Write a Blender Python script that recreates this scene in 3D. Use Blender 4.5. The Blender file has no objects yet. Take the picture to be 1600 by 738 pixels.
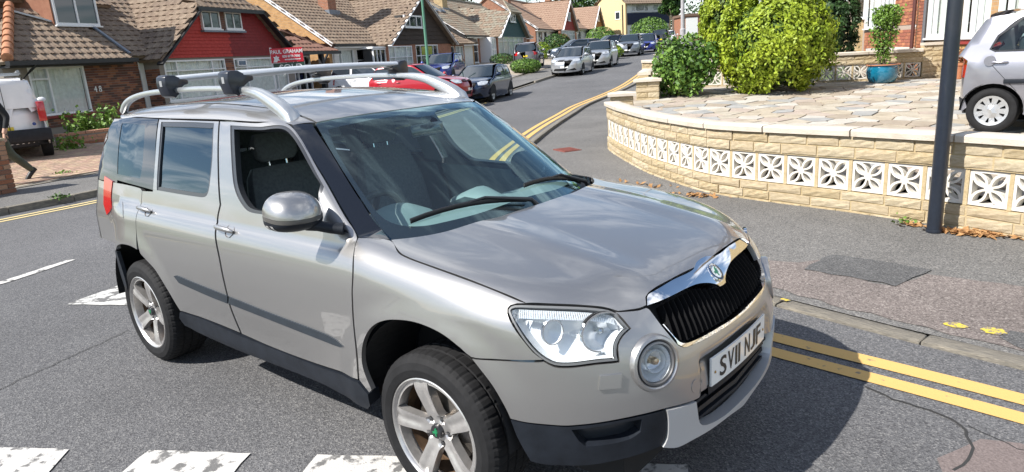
import bpy, bmesh, math, random
import numpy as np
from mathutils import Vector, Matrix
from mathutils.geometry import delaunay_2d_cdt
random.seed(7); RNG=np.random.default_rng(7)
S=bpy.context.scene; COL=S.collection
# ---------------------------------------------------------------- camera, sky, sun
cam_d=bpy.data.cameras.new('camera'); cam=bpy.data.objects.new('camera',cam_d); COL.objects.link(cam)
cam_d.sensor_width=36.0; cam_d.lens=36.0*1073.68/1600; cam_d.clip_start=.05; cam_d.clip_end=3000
_right=Vector((0.76685224,0.63859126,-0.06433395)); _down=Vector((0.11415651,-0.23434544,-0.96542763)); _fwd=Vector((-0.63159001,0.7329962,-0.25260767))
cam.matrix_world=Matrix(((_right.x,-_down.x,-_fwd.x,1.84311842),(_right.y,-_down.y,-_fwd.y,-2.45346343),(_right.z,-_down.z,-_fwd.z,1.73230676),(0,0,0,1)))
S.camera=cam
SUN=Vector((-.38,-.93,1.0)).normalized()      # towards the sun
sun_d=bpy.data.lights.new('sun','SUN'); sun_d.energy=5.0; sun_d.angle=math.radians(.5); sun_d.color=(1,.955,.89)
sun=bpy.data.objects.new('sun',sun_d); COL.objects.link(sun); sun.rotation_euler=(-SUN).to_track_quat('-Z','Y').to_euler()
w=bpy.data.worlds.new('World'); S.world=w; w.use_nodes=True
nt=w.node_tree; N=nt.nodes; Lk=nt.links; bg=N['Background']
sky=N.new('ShaderNodeTexSky'); sky.sky_type='NISHITA'; sky.sun_disc=False
sky.sun_elevation=math.asin(SUN.z); sky.sun_rotation=math.atan2(SUN.x,SUN.y); sky.air_density=1.0; sky.dust_density=.3; sky.ozone_density=1.6
tc=N.new('ShaderNodeTexCoord'); sep=N.new('ShaderNodeSeparateXYZ'); Lk.new(tc.outputs['Generated'],sep.inputs[0])
mx=N.new('ShaderNodeMath'); mx.operation='MAXIMUM'; mx.inputs[1].default_value=.05; Lk.new(sep.outputs['Z'],mx.inputs[0])
ad=N.new('ShaderNodeMath'); ad.operation='ADD'; ad.inputs[1].default_value=.12; Lk.new(mx.outputs[0],ad.inputs[0])
dv=N.new('ShaderNodeVectorMath'); dv.operation='DIVIDE'; cb=N.new('ShaderNodeCombineXYZ')
for k in range(3): Lk.new(ad.outputs[0],cb.inputs[k])
Lk.new(tc.outputs['Generated'],dv.inputs[0]); Lk.new(cb.outputs[0],dv.inputs[1])
mp=N.new('ShaderNodeMapping'); mp.inputs['Scale'].default_value=(.75,1.5,1); mp.inputs['Rotation'].default_value=(0,0,.9); mp.inputs['Location'].default_value=(.35,.1,.2); Lk.new(dv.outputs[0],mp.inputs[0])
nz=N.new('ShaderNodeTexNoise'); nz.inputs['Scale'].default_value=1.5; nz.inputs['Detail'].default_value=9; nz.inputs['Roughness'].default_value=.62; nz.inputs['Distortion'].default_value=.7; Lk.new(mp.outputs[0],nz.inputs['Vector'])
cr=N.new('ShaderNodeValToRGB'); cr.color_ramp.elements[0].position=.47; cr.color_ramp.elements[1].position=.66; Lk.new(nz.outputs['Fac'],cr.inputs[0])
mixc=N.new('ShaderNodeMix'); mixc.data_type='RGBA'; Lk.new(cr.outputs[0],mixc.inputs[0]); Lk.new(sky.outputs[0],mixc.inputs[6]); mixc.inputs[7].default_value=(12,12.2,12.6,1)
Lk.new(mixc.outputs[2],bg.inputs['Color']); bg.inputs['Strength'].default_value=.09
S.view_settings.view_transform='Standard'; S.view_settings.look='None'; S.view_settings.gamma=1; S.view_settings.exposure=.68
S.view_settings.use_curve_mapping=False
S.cycles.max_bounces=10; S.cycles.transparent_max_bounces=16; S.cycles.glossy_bounces=5; S.cycles.caustics_reflective=False; S.cycles.caustics_refractive=False
S.cycles.use_denoising=True
# ---------------------------------------------------------------- materials
MATS={}
def mat(name,col,rough=.6,metal=0,noise=0,nscale=8,col2=None,bump=0,bscale=40,coat=0,spec=.5,detail=5,emit=0,trans=0,voro=0,stretch=None,coat_rough=.03,ramp=None):
    """one procedural material: base colour varied by noise, optional relief"""
    if name in MATS: return MATS[name]
    m=bpy.data.materials.new(name); m.use_nodes=True; nt=m.node_tree; n=nt.nodes; L=nt.links; b=n['Principled BSDF']
    b.inputs['Base Color'].default_value=(*col,1); b.inputs['Roughness'].default_value=rough; b.inputs['Metallic'].default_value=metal
    b.inputs['Specular IOR Level'].default_value=spec
    if coat: b.inputs['Coat Weight'].default_value=min(coat,1); b.inputs['Coat IOR'].default_value=1.5 if coat<=1 else coat; b.inputs['Coat Roughness'].default_value=coat_rough
    if trans: b.inputs['Transmission Weight'].default_value=trans
    t=n.new('ShaderNodeTexCoord'); src=t.outputs['Object']
    if stretch:
        mp=n.new('ShaderNodeMapping'); mp.inputs['Scale'].default_value=stretch; L.new(src,mp.inputs[0]); src=mp.outputs[0]
    if noise or col2:
        z=n.new('ShaderNodeTexNoise'); z.inputs['Scale'].default_value=nscale; z.inputs['Detail'].default_value=detail; z.inputs['Roughness'].default_value=.62; L.new(src,z.inputs['Vector'])
        r=n.new('ShaderNodeValToRGB'); lo,hi=ramp or (.32,.68); r.color_ramp.elements[0].position=lo; r.color_ramp.elements[1].position=hi
        c2=col2 or tuple(min(1,c*(1+noise)) for c in col); c1=col if col2 else tuple(c*(1-noise) for c in col)
        r.color_ramp.elements[0].color=(*c1,1); r.color_ramp.elements[1].color=(*c2,1)
        L.new(z.outputs['Fac'],r.inputs[0]); L.new(r.outputs[0],b.inputs['Base Color'])
    if bump:
        if voro: z2=n.new('ShaderNodeTexVoronoi'); out='Distance'
        else: z2=n.new('ShaderNodeTexNoise'); z2.inputs['Detail'].default_value=4; out='Fac'
        z2.inputs['Scale'].default_value=bscale; L.new(src,z2.inputs['Vector'])
        bp=n.new('ShaderNodeBump'); bp.inputs['Strength'].default_value=bump; bp.inputs['Distance'].default_value=.01; L.new(z2.outputs[out],bp.inputs['Height']); L.new(bp.outputs[0],b.inputs['Normal'])
    MATS[name]=m; return m
def glass(name,tint,ior=1.5,rough=0,haze=0,gcol=None):
    if name in MATS: return MATS[name]
    m=bpy.data.materials.new(name); m.use_nodes=True; nt=m.node_tree; n=nt.nodes; L=nt.links
    n.remove(n['Principled BSDF']); out=n['Material Output']
    tr=n.new('ShaderNodeBsdfTransparent'); tr.inputs[0].default_value=(*tint,1)
    g=n.new('ShaderNodeBsdfGlossy'); g.inputs['Roughness'].default_value=rough
    if gcol: g.inputs[0].default_value=(*gcol,1)
    f0=((ior-1)/(ior+1))**2; ge=n.new('ShaderNodeNewGeometry'); dt=n.new('ShaderNodeVectorMath'); dt.operation='DOT_PRODUCT'; L.new(ge.outputs['Incoming'],dt.inputs[0]); L.new(ge.outputs['Normal'],dt.inputs[1])
    def mth(op,a,b=None,c=None):
        q=n.new('ShaderNodeMath'); q.operation=op
        for k,v in enumerate((a,b,c)):
            if v is None: continue
            if isinstance(v,(int,float)): q.inputs[k].default_value=v
            else: L.new(v,q.inputs[k])
        return q
    ab=mth('ABSOLUTE',dt.outputs['Value']); om=mth('SUBTRACT',1.0,ab.outputs[0]); pw5=mth('POWER',om.outputs[0],5.0); fr=mth('MULTIPLY_ADD',pw5.outputs[0],1-f0,f0)   # the same from both faces of the pane
    mi=n.new('ShaderNodeMixShader'); L.new(fr.outputs[0],mi.inputs[0]); L.new(tr.outputs[0],mi.inputs[1]); L.new(g.outputs[0],mi.inputs[2]); L.new(mi.outputs[0],out.inputs[0])
    if haze:  # pale diffuse mix: haze of reflected sky painted into the glass
        d=n.new('ShaderNodeBsdfDiffuse'); d.inputs[0].default_value=(.6,.62,.62,1); m2=n.new('ShaderNodeMixShader'); m2.inputs[0].default_value=haze
        L.new(mi.outputs[0],m2.inputs[1]); L.new(d.outputs[0],m2.inputs[2]); L.new(m2.outputs[0],out.inputs[0])
    MATS[name]=m; return m
# ---------------------------------------------------------------- objects
def mesh_of(name,V,Fc,m=None,smooth=False):
    me=bpy.data.meshes.new(name); me.from_pydata([tuple(v) for v in V],[],[tuple(f) for f in Fc]); me.update()
    if m:
        for q in (m if isinstance(m,(list,tuple)) else [m]): me.materials.append(q)
    if smooth: me.polygons.foreach_set('use_smooth',[True]*len(me.polygons))
    return me
def link(name,me,parent=None,loc=(0,0,0),rz=0):
    o=bpy.data.objects.new(name,me); COL.objects.link(o); o.location=loc; o.rotation_euler=(0,0,rz)
    if parent is not None: o.parent=parent
    return o
def thing(name,label,cat,loc=(0,0,0),rz=0,group=None):
    o=bpy.data.objects.new(name,None); o.empty_display_size=.1; COL.objects.link(o); o.location=loc; o.rotation_euler=(0,0,rz)
    o['label']=label; o['category']=cat
    if group: o['group']=group
    return o
def tag(o,label,cat,group=None):
    o['label']=label; o['category']=cat
    if group: o['group']=group
    return o
def kind(o,k): o['kind']=k; return o
class MB:
    """collects shapes into one mesh"""
    def __init__(s): s.V=[]; s.F=[]; s.M=[]; s.mi=0
    def add(s,V,Fc):
        b=len(s.V); s.V+= [tuple(v) for v in V]; s.F+=[tuple(i+b for i in f) for f in Fc]; s.M+=[s.mi]*len(Fc); return s
    def box(s,a,b,ang=0,piv=None):
        (x0,y0,z0),(x1,y1,z1)=a,b
        V=[(x,y,z) for z in (z0,z1) for x,y in ((x0,y0),(x1,y0),(x1,y1),(x0,y1))]
        if ang:
            px,py=piv or ((x0+x1)/2,(y0+y1)/2); c,q=math.cos(ang),math.sin(ang)
            V=[(px+(x-px)*c-(y-py)*q,py+(x-px)*q+(y-py)*c,z) for x,y,z in V]
        return s.add(V,[(3,2,1,0),(4,5,6,7),(0,1,5,4),(1,2,6,5),(2,3,7,6),(3,0,4,7)])
    def obox(s,c,ux,uy,uz):
        "oriented box: centre and three half-axis vectors"
        c,ux,uy,uz=map(Vector,(c,ux,uy,uz))
        V=[c+sx*ux+sy*uy+sz*uz for sz in (-1,1) for sx,sy in ((-1,-1),(1,-1),(1,1),(-1,1))]
        return s.add(V,[(3,2,1,0),(4,5,6,7),(0,1,5,4),(1,2,6,5),(2,3,7,6),(3,0,4,7)])
    def prism(s,poly,vec):
        "polygon (3d points, planar) extruded by vec"
        n=len(poly); V=[Vector(p) for p in poly]; v=Vector(vec); V2=[p+v for p in V]
        return s.add(V+V2,[tuple(range(n-1,-1,-1)),tuple(range(n,2*n))]+[(i,(i+1)%n,n+(i+1)%n,n+i) for i in range(n)])
    def tube(s,path,r,seg=8,cap=True,flat=1.0,up=(0,0,1)):
        P=[Vector(p) for p in path]; R=r if isinstance(r,(list,tuple)) else [r]*len(P); V=[];Fc=[]
        for i,p in enumerate(P):
            t=(P[min(i+1,len(P)-1)]-P[max(i-1,0)]).normalized(); u=Vector(up)
            if abs(t.dot(u))>.98: u=Vector((1,0,0))
            a=t.cross(u).normalized(); b=a.cross(t).normalized()
            for k in range(seg):
                th=2*math.pi*k/seg; V.append(p+a*math.cos(th)*R[i]+b*math.sin(th)*R[i]*flat)
        for i in range(len(P)-1):
            for k in range(seg):
                k2=(k+1)%seg; Fc.append((i*seg+k,i*seg+k2,(i+1)*seg+k2,(i+1)*seg+k))
        if cap: Fc+= [tuple(range(seg-1,-1,-1)),tuple((len(P)-1)*seg+k for k in range(seg))]
        return s.add(V,Fc)
    def lathe(s,prof,seg=32,axis='z',c=(0,0,0),a0=0,a1=2*math.pi,close=False):
        "profile of (radius, along-axis)"
        full=abs(a1-a0-2*math.pi)<1e-6; n=seg if full else seg+1; V=[];Fc=[]
        for r,h in prof:
            for k in range(n):
                th=a0+(a1-a0)*k/seg; u,v=r*math.cos(th),r*math.sin(th)
                V.append((c[0]+u,c[1]+v,c[2]+h) if axis=='z' else (c[0]+u,c[1]+h,c[2]+v) if axis=='y' else (c[0]+h,c[1]+u,c[2]+v))
        m=len(prof)
        for i in range(m if close else m-1):
            for k in range(seg):
                k2=(k+1)%n; i2=(i+1)%m; q=(i*n+k,i*n+k2,i2*n+k2,i2*n+k); Fc.append(q if axis!='y' else q[::-1])
        return s.add(V,Fc)
    def mesh(s,name,m,smooth=False,bevel=0,angle=.6):
        me=mesh_of(name,s.V,s.F,m)
        if any(s.M): me.polygons.foreach_set('material_index',s.M)
        if bevel or smooth:
            bm=bmesh.new(); bm.from_mesh(me)
            if bevel:
                bmesh.ops.remove_doubles(bm,verts=bm.verts,dist=1e-5)
                bm.normal_update()
                es=[e for e in bm.edges if len(e.link_faces)==2 and e.calc_face_angle(0)>angle]
                bmesh.ops.bevel(bm,geom=es,offset=bevel,segments=2,affect='EDGES',profile=.5)
            for f in bm.faces: f.smooth=True
            for e in bm.edges: e.smooth=not(len(e.link_faces)==2 and e.calc_face_angle(0)>angle*1.2)
            bm.to_mesh(me); bm.free()
        return me
    def build(s,name,m,parent=None,smooth=False,bevel=0,loc=(0,0,0),rz=0,angle=.6):
        return link(name,s.mesh(name,m,smooth,bevel,angle),parent,loc,rz)
def text_mesh(txt,size,m,depth=.001,xs=1.0,align='CENTER',bold=.0):
    cu=bpy.data.curves.new('lettering','FONT'); cu.body=txt; cu.size=size; cu.extrude=depth; cu.align_x=align; cu.align_y='CENTER'; cu.offset=bold; cu.resolution_u=3
    o=bpy.data.objects.new('lettering',cu); COL.objects.link(o); me=bpy.data.meshes.new_from_object(o); bpy.data.objects.remove(o); bpy.data.curves.remove(cu)
    me.materials.clear(); me.materials.append(m); me.transform(Matrix.Scale(xs,4,(1,0,0))); return me
def frame_to(me,o,ex,ey):
    "place a mesh made in the x,y plane at o with its x along ex and its y along ey"
    ex,ey=Vector(ex).normalized(),Vector(ey).normalized(); ez=ex.cross(ey).normalized(); ey=ez.cross(ex)
    me.transform(Matrix(((ex.x,ey.x,ez.x,o[0]),(ex.y,ey.y,ez.y,o[1]),(ex.z,ey.z,ez.z,o[2]),(0,0,0,1)))); return me
def copy_tree(o,parent=None):
    c=o.copy(); COL.objects.link(c)
    if parent is not None: c.parent=parent
    for ch in o.children: copy_tree(ch,c)
    return c
# ---------------------------------------------------------------- 2d polygons
def pip(P,poly):
    P=np.asarray(P); poly=np.asarray(poly); x,y=P[:,0],P[:,1]; ins=np.zeros(len(P),bool); n=len(poly)
    for i in range(n):
        x1,y1=poly[i]; x2,y2=poly[(i+1)%n]
        c=(y1>y)!=(y2>y)
        if c.any():
            xi=(x2-x1)*(y-y1)/(y2-y1+1e-300)+x1; ins^=c&(x<xi)
    return ins
def spline(poly,step=.02,corner=38,closed=True):
    "catmull-rom through the points, corners kept sharp, resampled"
    P=[np.array(p,float) for p in poly]; n=len(P); out=[]
    def sharp(i):
        if not closed and i in (0,n-1): return True
        a=P[i]-P[i-1]; b=P[(i+1)%n]-P[i]; c=a@b/(np.linalg.norm(a)*np.linalg.norm(b)+1e-12); return math.degrees(math.acos(max(-1,min(1,c))))>corner
    sh=[sharp(i) for i in range(n)]
    for i in range(n if closed else n-1):
        p1,p2=P[i],P[(i+1)%n]; L=np.linalg.norm(p2-p1)
        p0=P[i-1] if not sh[i] else p1-(p2-p1); p3=P[(i+2)%n] if not sh[(i+1)%n] else p2+(p2-p1)
        m1=(p2-p0)/(L+np.linalg.norm(p1-p0)+1e-12)*L; m2=(p3-p1)/(L+np.linalg.norm(p3-p2)+1e-12)*L
        k=max(1,int(round(L/step)))
        for j in range(k):
            t=j/k; t2=t*t; t3=t2*t; out.append((2*t3-3*t2+1)*p1+(t3-2*t2+t)*m1+(-2*t3+3*t2)*p2+(t3-t2)*m2)
    if not closed: out.append(P[-1])
    return np.array(out)
def offset_poly(P,d):
    "move a closed polyline inwards by d"
    P=np.asarray(P,float); a=.5*np.sum(P[:,0]*np.roll(P[:,1],-1)-np.roll(P[:,0],-1)*P[:,1]); s=1 if a>0 else -1
    t=np.roll(P,-1,0)-np.roll(P,1,0); t/=np.linalg.norm(t,axis=1)[:,None]+1e-12
    return P+s*d*np.c_[-t[:,1],t[:,0]]
def cdt(outer,holes=(),res=.03):
    "triangulate a region with interior points; returns 2d verts, tris, list of boundary loops (vertex ids)"
    loops=[np.asarray(outer,float)]+[np.asarray(h,float) for h in holes]
    P=[];E=[];ids=[]
    for l in loops:
        b=len(P); P+=[tuple(p) for p in l]; n=len(l); E+=[(b+i,b+(i+1)%n) for i in range(n)]; ids.append(list(range(b,b+n)))
    lo=loops[0].min(0); hi=loops[0].max(0)
    gx,gy=np.meshgrid(np.arange(lo[0]+res*.37,hi[0],res),np.arange(lo[1]+res*.41,hi[1],res)); gx[::2]+=res*.5
    G=np.c_[gx.ravel(),gy.ravel()]
    if len(G):
        k=pip(G,loops[0])
        for h in loops[1:]: k&=~pip(G,h)
        G=G[k]; B=np.array(P)
        if len(G):
            d=np.min(np.hypot(G[:,None,0]-B[None,:,0],G[:,None,1]-B[None,:,1]),1); P+= [tuple(g) for g in G[d>res*.55]]
    vs,es,fs,_,_,_=delaunay_2d_cdt([Vector(p) for p in P],E,[],0,1e-7)
    V=np.array([(v.x,v.y) for v in vs]); T=np.array([f[:] for f in fs if len(f)==3])
    c=V[T].mean(1); k=pip(c,loops[0])
    for h in loops[1:]: k&=~pip(c,h)
    T=T[k]
    # boundary edges of the kept triangles, oriented
    ed={}
    for t in T:
        for a,b in ((t[0],t[1]),(t[1],t[2]),(t[2],t[0])): ed[(a,b)]=1
    bd=[(a,b) for (a,b) in ed if (b,a) not in ed]
    return V,T,bd
TR={'hood':('xy',[(-0.284,-0.734),(-0.183,-0.781),(-0.125,-0.791),(0.003,-0.796),(0.128,-0.796),(0.291,-0.787),(0.432,-0.766),(0.434,-0.764),(0.509,-0.711),(0.581,-0.648),(0.633,-0.597),(0.661,-0.574),(0.671,-0.566),(0.694,-0.524),(0.711,-0.488),(0.719,-0.458),(0.704,-0.435),(0.701,-0.409),(0.708,-0.252),(0.717,-0.103),(0.711,-0.022),(0.709,0.055),(0.71,0.125)]),
'fender':('sx',[(-0.44,0.484),(-0.378,0.369),(-0.382,0.273),(-0.388,0.168),(-0.377,0.051),(-0.401,-0.084),(-0.349,-0.128),(-0.326,-0.11),(-0.356,-0.015),(-0.339,0.068),(-0.295,0.137),(-0.238,0.183),(-0.165,0.213),(-0.082,0.229),(-0.003,0.236),(0.082,0.232),(0.156,0.218),(0.227,0.19),(0.27,0.169),(0.347,0.176),(0.433,0.187),(0.506,0.2),(0.521,0.205),(0.491,0.225),(0.464,0.253),(0.419,0.3),(0.39,0.336),(0.384,0.352),(0.388,0.363),(0.406,0.374),(0.43,0.381),(0.293,0.403),(0.131,0.421),(0.006,0.433),(-0.121,0.446),(-0.183,0.459),(-0.282,0.503)]),
'fdoor':('sx',[(-1.643,0.818),(-1.509,0.51),(-1.531,0.449),(-1.516,0.401),(-1.492,0.34),(-1.469,0.274),(-1.449,0.086),(-1.439,-0.05),(-1.421,-0.115),(-1.168,-0.123),(-0.827,-0.114),(-0.41,-0.085),(-0.387,0.049),(-0.396,0.167),(-0.388,0.272),(-0.384,0.368),(-0.443,0.483),(-0.539,0.551),(-0.753,0.688),(-1.039,0.826),(-1.299,0.817),(-1.559,0.818)]),
'fdoorwin':('sx',[(-1.528,0.804),(-1.472,0.71),(-1.417,0.614),(-1.379,0.571),(-1.322,0.532),(-1.246,0.503),(-1.11,0.5),(-0.801,0.497),(-0.484,0.491),(-0.73,0.66),(-1.022,0.811),(-1.256,0.803)]),
'fdoorwin_in':('sx',[(-1.491,0.792),(-1.441,0.711),(-1.386,0.616),(-1.35,0.577),(-1.299,0.543),(-1.235,0.517),(-1.111,0.512),(-0.802,0.506),(-0.66,0.503),(-0.72,0.648),(-1.022,0.798),(-1.248,0.793)]),
'rdoor':('sx',[(-2.362,0.822),(-1.953,0.819),(-1.655,0.818),(-1.523,0.509),(-1.544,0.448),(-1.529,0.4),(-1.505,0.338),(-1.482,0.272),(-1.463,0.084),(-1.454,-0.053),(-1.436,-0.113),(-1.817,-0.103),(-2.006,-0.106),(-2.065,-0.104),(-2.144,0.015),(-2.236,0.108),(-2.341,0.163),(-2.429,0.18),(-2.445,0.311),(-2.448,0.388),(-2.454,0.516),(-2.276,0.514),(-2.283,0.605),(-2.313,0.714)]),
'rdoorwin':('sx',[(-2.324,0.811),(-1.946,0.812),(-1.7,0.81),(-1.655,0.693),(-1.644,0.581),(-1.65,0.555),(-1.664,0.538),(-1.7,0.529),(-1.752,0.527),(-1.973,0.526),(-2.253,0.527),(-2.272,0.62),(-2.295,0.727)]),
'rquarter':('sx',[(-2.744,0.545),(-2.459,0.391),(-2.454,0.31),(-2.438,0.181),(-2.532,0.195),(-2.682,0.201),(-2.764,0.184),(-2.828,0.154),(-2.833,0.191),(-2.85,0.246),(-2.833,0.321),(-2.832,0.379),(-2.897,0.441),(-2.949,0.545)]),
'qglass':('sx',[(-2.948,0.835),(-2.369,0.822),(-2.321,0.713),(-2.292,0.605),(-2.29,0.526),(-2.47,0.531),(-2.656,0.533),(-2.862,0.539),(-2.884,0.66),(-2.898,0.76)]),
'rooftop_edge':('sx',[(-2.998,0.841),(-2.888,0.838),(-1.956,0.823),(-1.303,0.821),(-1.03,0.835)]),
'tail':('sx',[(-2.969,0.533),(-2.866,0.534),(-2.901,0.447),(-2.879,0.376),(-2.944,0.388),(-3.0,0.413),(-2.984,0.478)]),
'flap':('sx',[(-2.721,0.355),(-2.757,0.399),(-2.788,0.436),(-2.777,0.449),(-2.726,0.436),(-2.666,0.399),(-2.631,0.352)]),
'strip':('sx',[(-2.029,0.106),(-1.994,0.114),(-1.826,0.106),(-1.447,0.091),(-1.464,0.05),(-1.638,0.055),(-1.982,0.075)]),
'strip2':('sx',[(-1.433,0.09),(-1.071,0.077),(-0.624,0.068),(-0.523,0.057),(-0.484,0.041),(-0.512,0.032),(-0.653,0.033),(-1.085,0.042),(-1.45,0.051)]),
'sill':('sx',[(-2.067,-0.11),(-2.018,-0.114),(-1.82,-0.109),(-1.428,-0.128),(-1.052,-0.126),(-0.724,-0.117),(-0.41,-0.094),(-0.356,-0.136),(-0.363,-0.194),(-0.405,-0.227),(-0.579,-0.224),(-0.714,-0.21),(-0.909,-0.212),(-1.485,-0.231),(-1.948,-0.216),(-2.06,-0.195),(-2.087,-0.149)]),
'bumper':('fz',[(-1.082,0.724),(-1.012,0.729),(-0.931,0.734),(-0.861,0.738),(-0.843,0.741),(-0.812,0.723),(-0.772,0.72),(-0.69,0.725),(-0.62,0.722),(-0.618,0.775),(-0.596,0.802),(-0.566,0.816),(-0.589,0.851),(-0.606,0.87),(-0.551,0.863),(-0.513,0.859),(-0.487,0.86),(-0.477,0.854),(-0.447,0.797),(-0.408,0.735),(-0.397,0.721),(-0.376,0.708),(-0.332,0.701),(-0.152,0.693),(-0.064,0.693)]),
'bumper_bot':('fz',[(-0.014,0.49),(-0.237,0.506),(-0.344,0.506),(-0.426,0.517),(-0.477,0.524),(-0.56,0.527),(-0.631,0.525),(-0.738,0.515),(-0.798,0.509),(-0.899,0.513),(-0.959,0.521),(-0.976,0.567),(-1.015,0.641),(-1.082,0.724)]),
'corner':('fz',[(-0.959,0.516),(-0.899,0.509),(-0.798,0.504),(-0.738,0.51),(-0.631,0.52),(-0.56,0.522),(-0.48,0.52),(-0.473,0.475),(-0.475,0.405),(-0.491,0.378),(-0.632,0.362),(-0.742,0.347),(-0.852,0.344),(-0.905,0.354),(-0.942,0.449)]),
'duct':('fz',[(-0.772,0.494),(-0.703,0.503),(-0.627,0.51),(-0.56,0.51),(-0.564,0.461),(-0.597,0.441),(-0.685,0.43),(-0.732,0.428),(-0.751,0.449)]),
'lip':('fz',[(-0.476,0.519),(-0.426,0.512),(-0.349,0.503),(-0.338,0.45),(-0.325,0.404),(-0.295,0.381),(-0.186,0.36),(-0.097,0.354),(-0.001,0.347)]),
'lip_bot':('fz',[(0.032,0.323),(-0.055,0.325),(-0.135,0.336),(-0.294,0.346),(-0.366,0.35),(-0.427,0.35),(-0.462,0.361),(-0.488,0.374),(-0.472,0.404),(-0.47,0.474)]),
'lower_open':('fz',[(-0.344,0.502),(-0.237,0.502),(-0.013,0.484),(-0.002,0.352),(-0.097,0.357),(-0.186,0.363),(-0.295,0.383),(-0.322,0.405),(-0.335,0.449)]),
'chrome':('fz',[(-0.484,0.862),(-0.469,0.884),(-0.449,0.891),(-0.295,0.896),(-0.128,0.895),(-0.033,0.9),(0.057,0.902),(0.146,0.9),(0.093,0.853),(0.013,0.824),(-0.04,0.823),(-0.098,0.843),(-0.185,0.857),(-0.352,0.861)]),
'grille':('fz',[(-0.475,0.858),(-0.353,0.86),(-0.188,0.856),(-0.1,0.842),(-0.042,0.822),(0.01,0.823),(-0.062,0.697),(-0.159,0.707),(-0.341,0.715),(-0.378,0.723),(-0.397,0.738),(-0.438,0.8)]),
'chrome_rim':('fz',[(-0.398,0.738),(-0.378,0.722),(-0.341,0.714),(-0.16,0.706),(-0.059,0.701),(-0.061,0.688),(-0.158,0.692),(-0.336,0.7),(-0.377,0.706),(-0.399,0.724)]),
'lamp':('fz',[(-0.955,0.895),(-0.956,0.904),(-0.949,0.912),(-0.936,0.916),(-0.896,0.916),(-0.805,0.91),(-0.714,0.899),(-0.645,0.885),(-0.609,0.871),(-0.592,0.85),(-0.57,0.818),(-0.598,0.804),(-0.619,0.779),(-0.625,0.746),(-0.623,0.727),(-0.69,0.73),(-0.772,0.725),(-0.812,0.728),(-0.84,0.742),(-0.869,0.766),(-0.898,0.802),(-0.931,0.854)]),
'washer':('fz',[(-0.69,0.684),(-0.642,0.688),(-0.633,0.682),(-0.626,0.64),(-0.668,0.635),(-0.677,0.641)]),
'ws':('xy',[(-0.966,-0.551),(-0.785,-0.603),(-0.544,-0.66),(-0.424,-0.682),(-0.342,-0.686),(-0.279,-0.604),(-0.237,-0.521),(-0.167,-0.323),(-0.133,-0.062),(-0.145,0.208),(-0.249,0.555)]),
'frit_in':('xy',[(-0.909,-0.55),(-0.765,-0.586),(-0.492,-0.653),(-0.402,-0.667),(-0.31,-0.571),(-0.267,-0.488),(-0.205,-0.278),(-0.183,0.004),(-0.219,0.312),(-0.359,0.655),(-0.873,0.682),(-0.973,0.588)]),
'apillar':('sx',[(-1.039,0.83),(-0.975,0.875),(-0.783,0.784),(-0.543,0.641),(-0.422,0.564),(-0.29,0.506),(-0.354,0.492),(-0.439,0.485),(-0.529,0.549),(-0.747,0.687)]),
'rail_foot':('sx',[(-1.183,0.91)]),
'hood_rear':('xy',[(-0.284,-0.734),(-0.217,-0.658),(-0.179,-0.576),(-0.097,-0.398),(-0.086,-0.119),(-0.088,0.131)])}
def pw(x,xs,ys):
    "C1 monotone cubic (pchip) interpolation"
    xs=np.asarray(xs,float); ys=np.asarray(ys,float); h=np.diff(xs); dl=np.diff(ys)/h
    m=np.zeros_like(xs)
    for i in range(1,len(xs)-1):
        if dl[i-1]*dl[i]>0:
            w1=2*h[i]+h[i-1]; w2=h[i]+2*h[i-1]; m[i]=(w1+w2)/(w1/dl[i-1]+w2/dl[i])
    m[0]=dl[0]; m[-1]=dl[-1]
    x=np.clip(x,xs[0],xs[-1]); i=np.clip(np.searchsorted(xs,x)-1,0,len(xs)-2)
    t=(x-xs[i])/h[i]; t2=t*t; t3=t2*t
    return (2*t3-3*t2+1)*ys[i]+(t3-2*t2+t)*h[i]*m[i]+(-2*t3+3*t2)*ys[i+1]+(t3-t2)*h[i]*m[i+1]
def smax(a,b,k):
    h=np.maximum(k-np.abs(a-b),0)/k
    return np.maximum(a,b)+h*h*k*.25
def bump(d,r): # smooth 1 at 0 -> 0 at r
    t=np.clip(1-np.abs(d)/r,0,1); return t*t*(3-2*t)
RW=.328; WB=-2.578
def W(x,z):
    w=pw(z,[.15,.28,.36,.5,.62,.74,.84,.92,1.0,1.1],[.80,.835,.862,.878,.884,.886,.882,.872,.856,.825])
    # waist crease under belt, hollow along lower door
    mid=bump(x+1.28,1.0)
    w=w-.012*mid*bump(z-.46,.16)-.006*mid
    # wheel-arch flares
    for cx in (0.,WB):
        d=np.hypot(x-cx,(z-.335)*1.0)
        fl=np.where(d<.45,1.0,bump(d-.45,.13))
        w=w+.016*fl*pw(z,[0,.75,.95],[1,1,0])
    w=w-.05*np.clip((-2.9-x)/.5,0,1)**2
    return w
def fL(x,y,z):
    A=pw(z,[.15,.24,.30,.38,.5,.58,.66,.74,.80,.86,.92,1.0],[.80,.865,.885,.885,.89,.885,.868,.842,.815,.785,.74,.68])
    w=W(x,z); n=2.9
    ay=np.abs(y)
    def st(t): t=np.clip(t,0,1); return t*t*(3-2*t)
    A=A-.020*st((.335+.10*(.64-z)-ay)/.035)*st((.652-z)/.03)*st((z-.40)/.06)   # number plate recess
    xp=np.maximum(x,0)/A; xm=np.maximum(-2.6-x,0)/.775
    q=(xp**n+xm**2.4+(ay/w)**n)**(1/n)
    side=.87*(q-1)
    zc=pw(x,[-3.5,-.45,-.2,.1,.4,.6,.72,.80,.9],[1.10,1.10,1.075,1.045,.998,.955,.918,.875,.80])
    t=np.clip(ay/.8,0,1.2)
    # bonnet: flat centre, raised edges of the power dome
    top=z-(zc-.045*t**2.2+.010*bump(ay-.40-.0*x,.16))
    return smax(side,top,.13)
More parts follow.
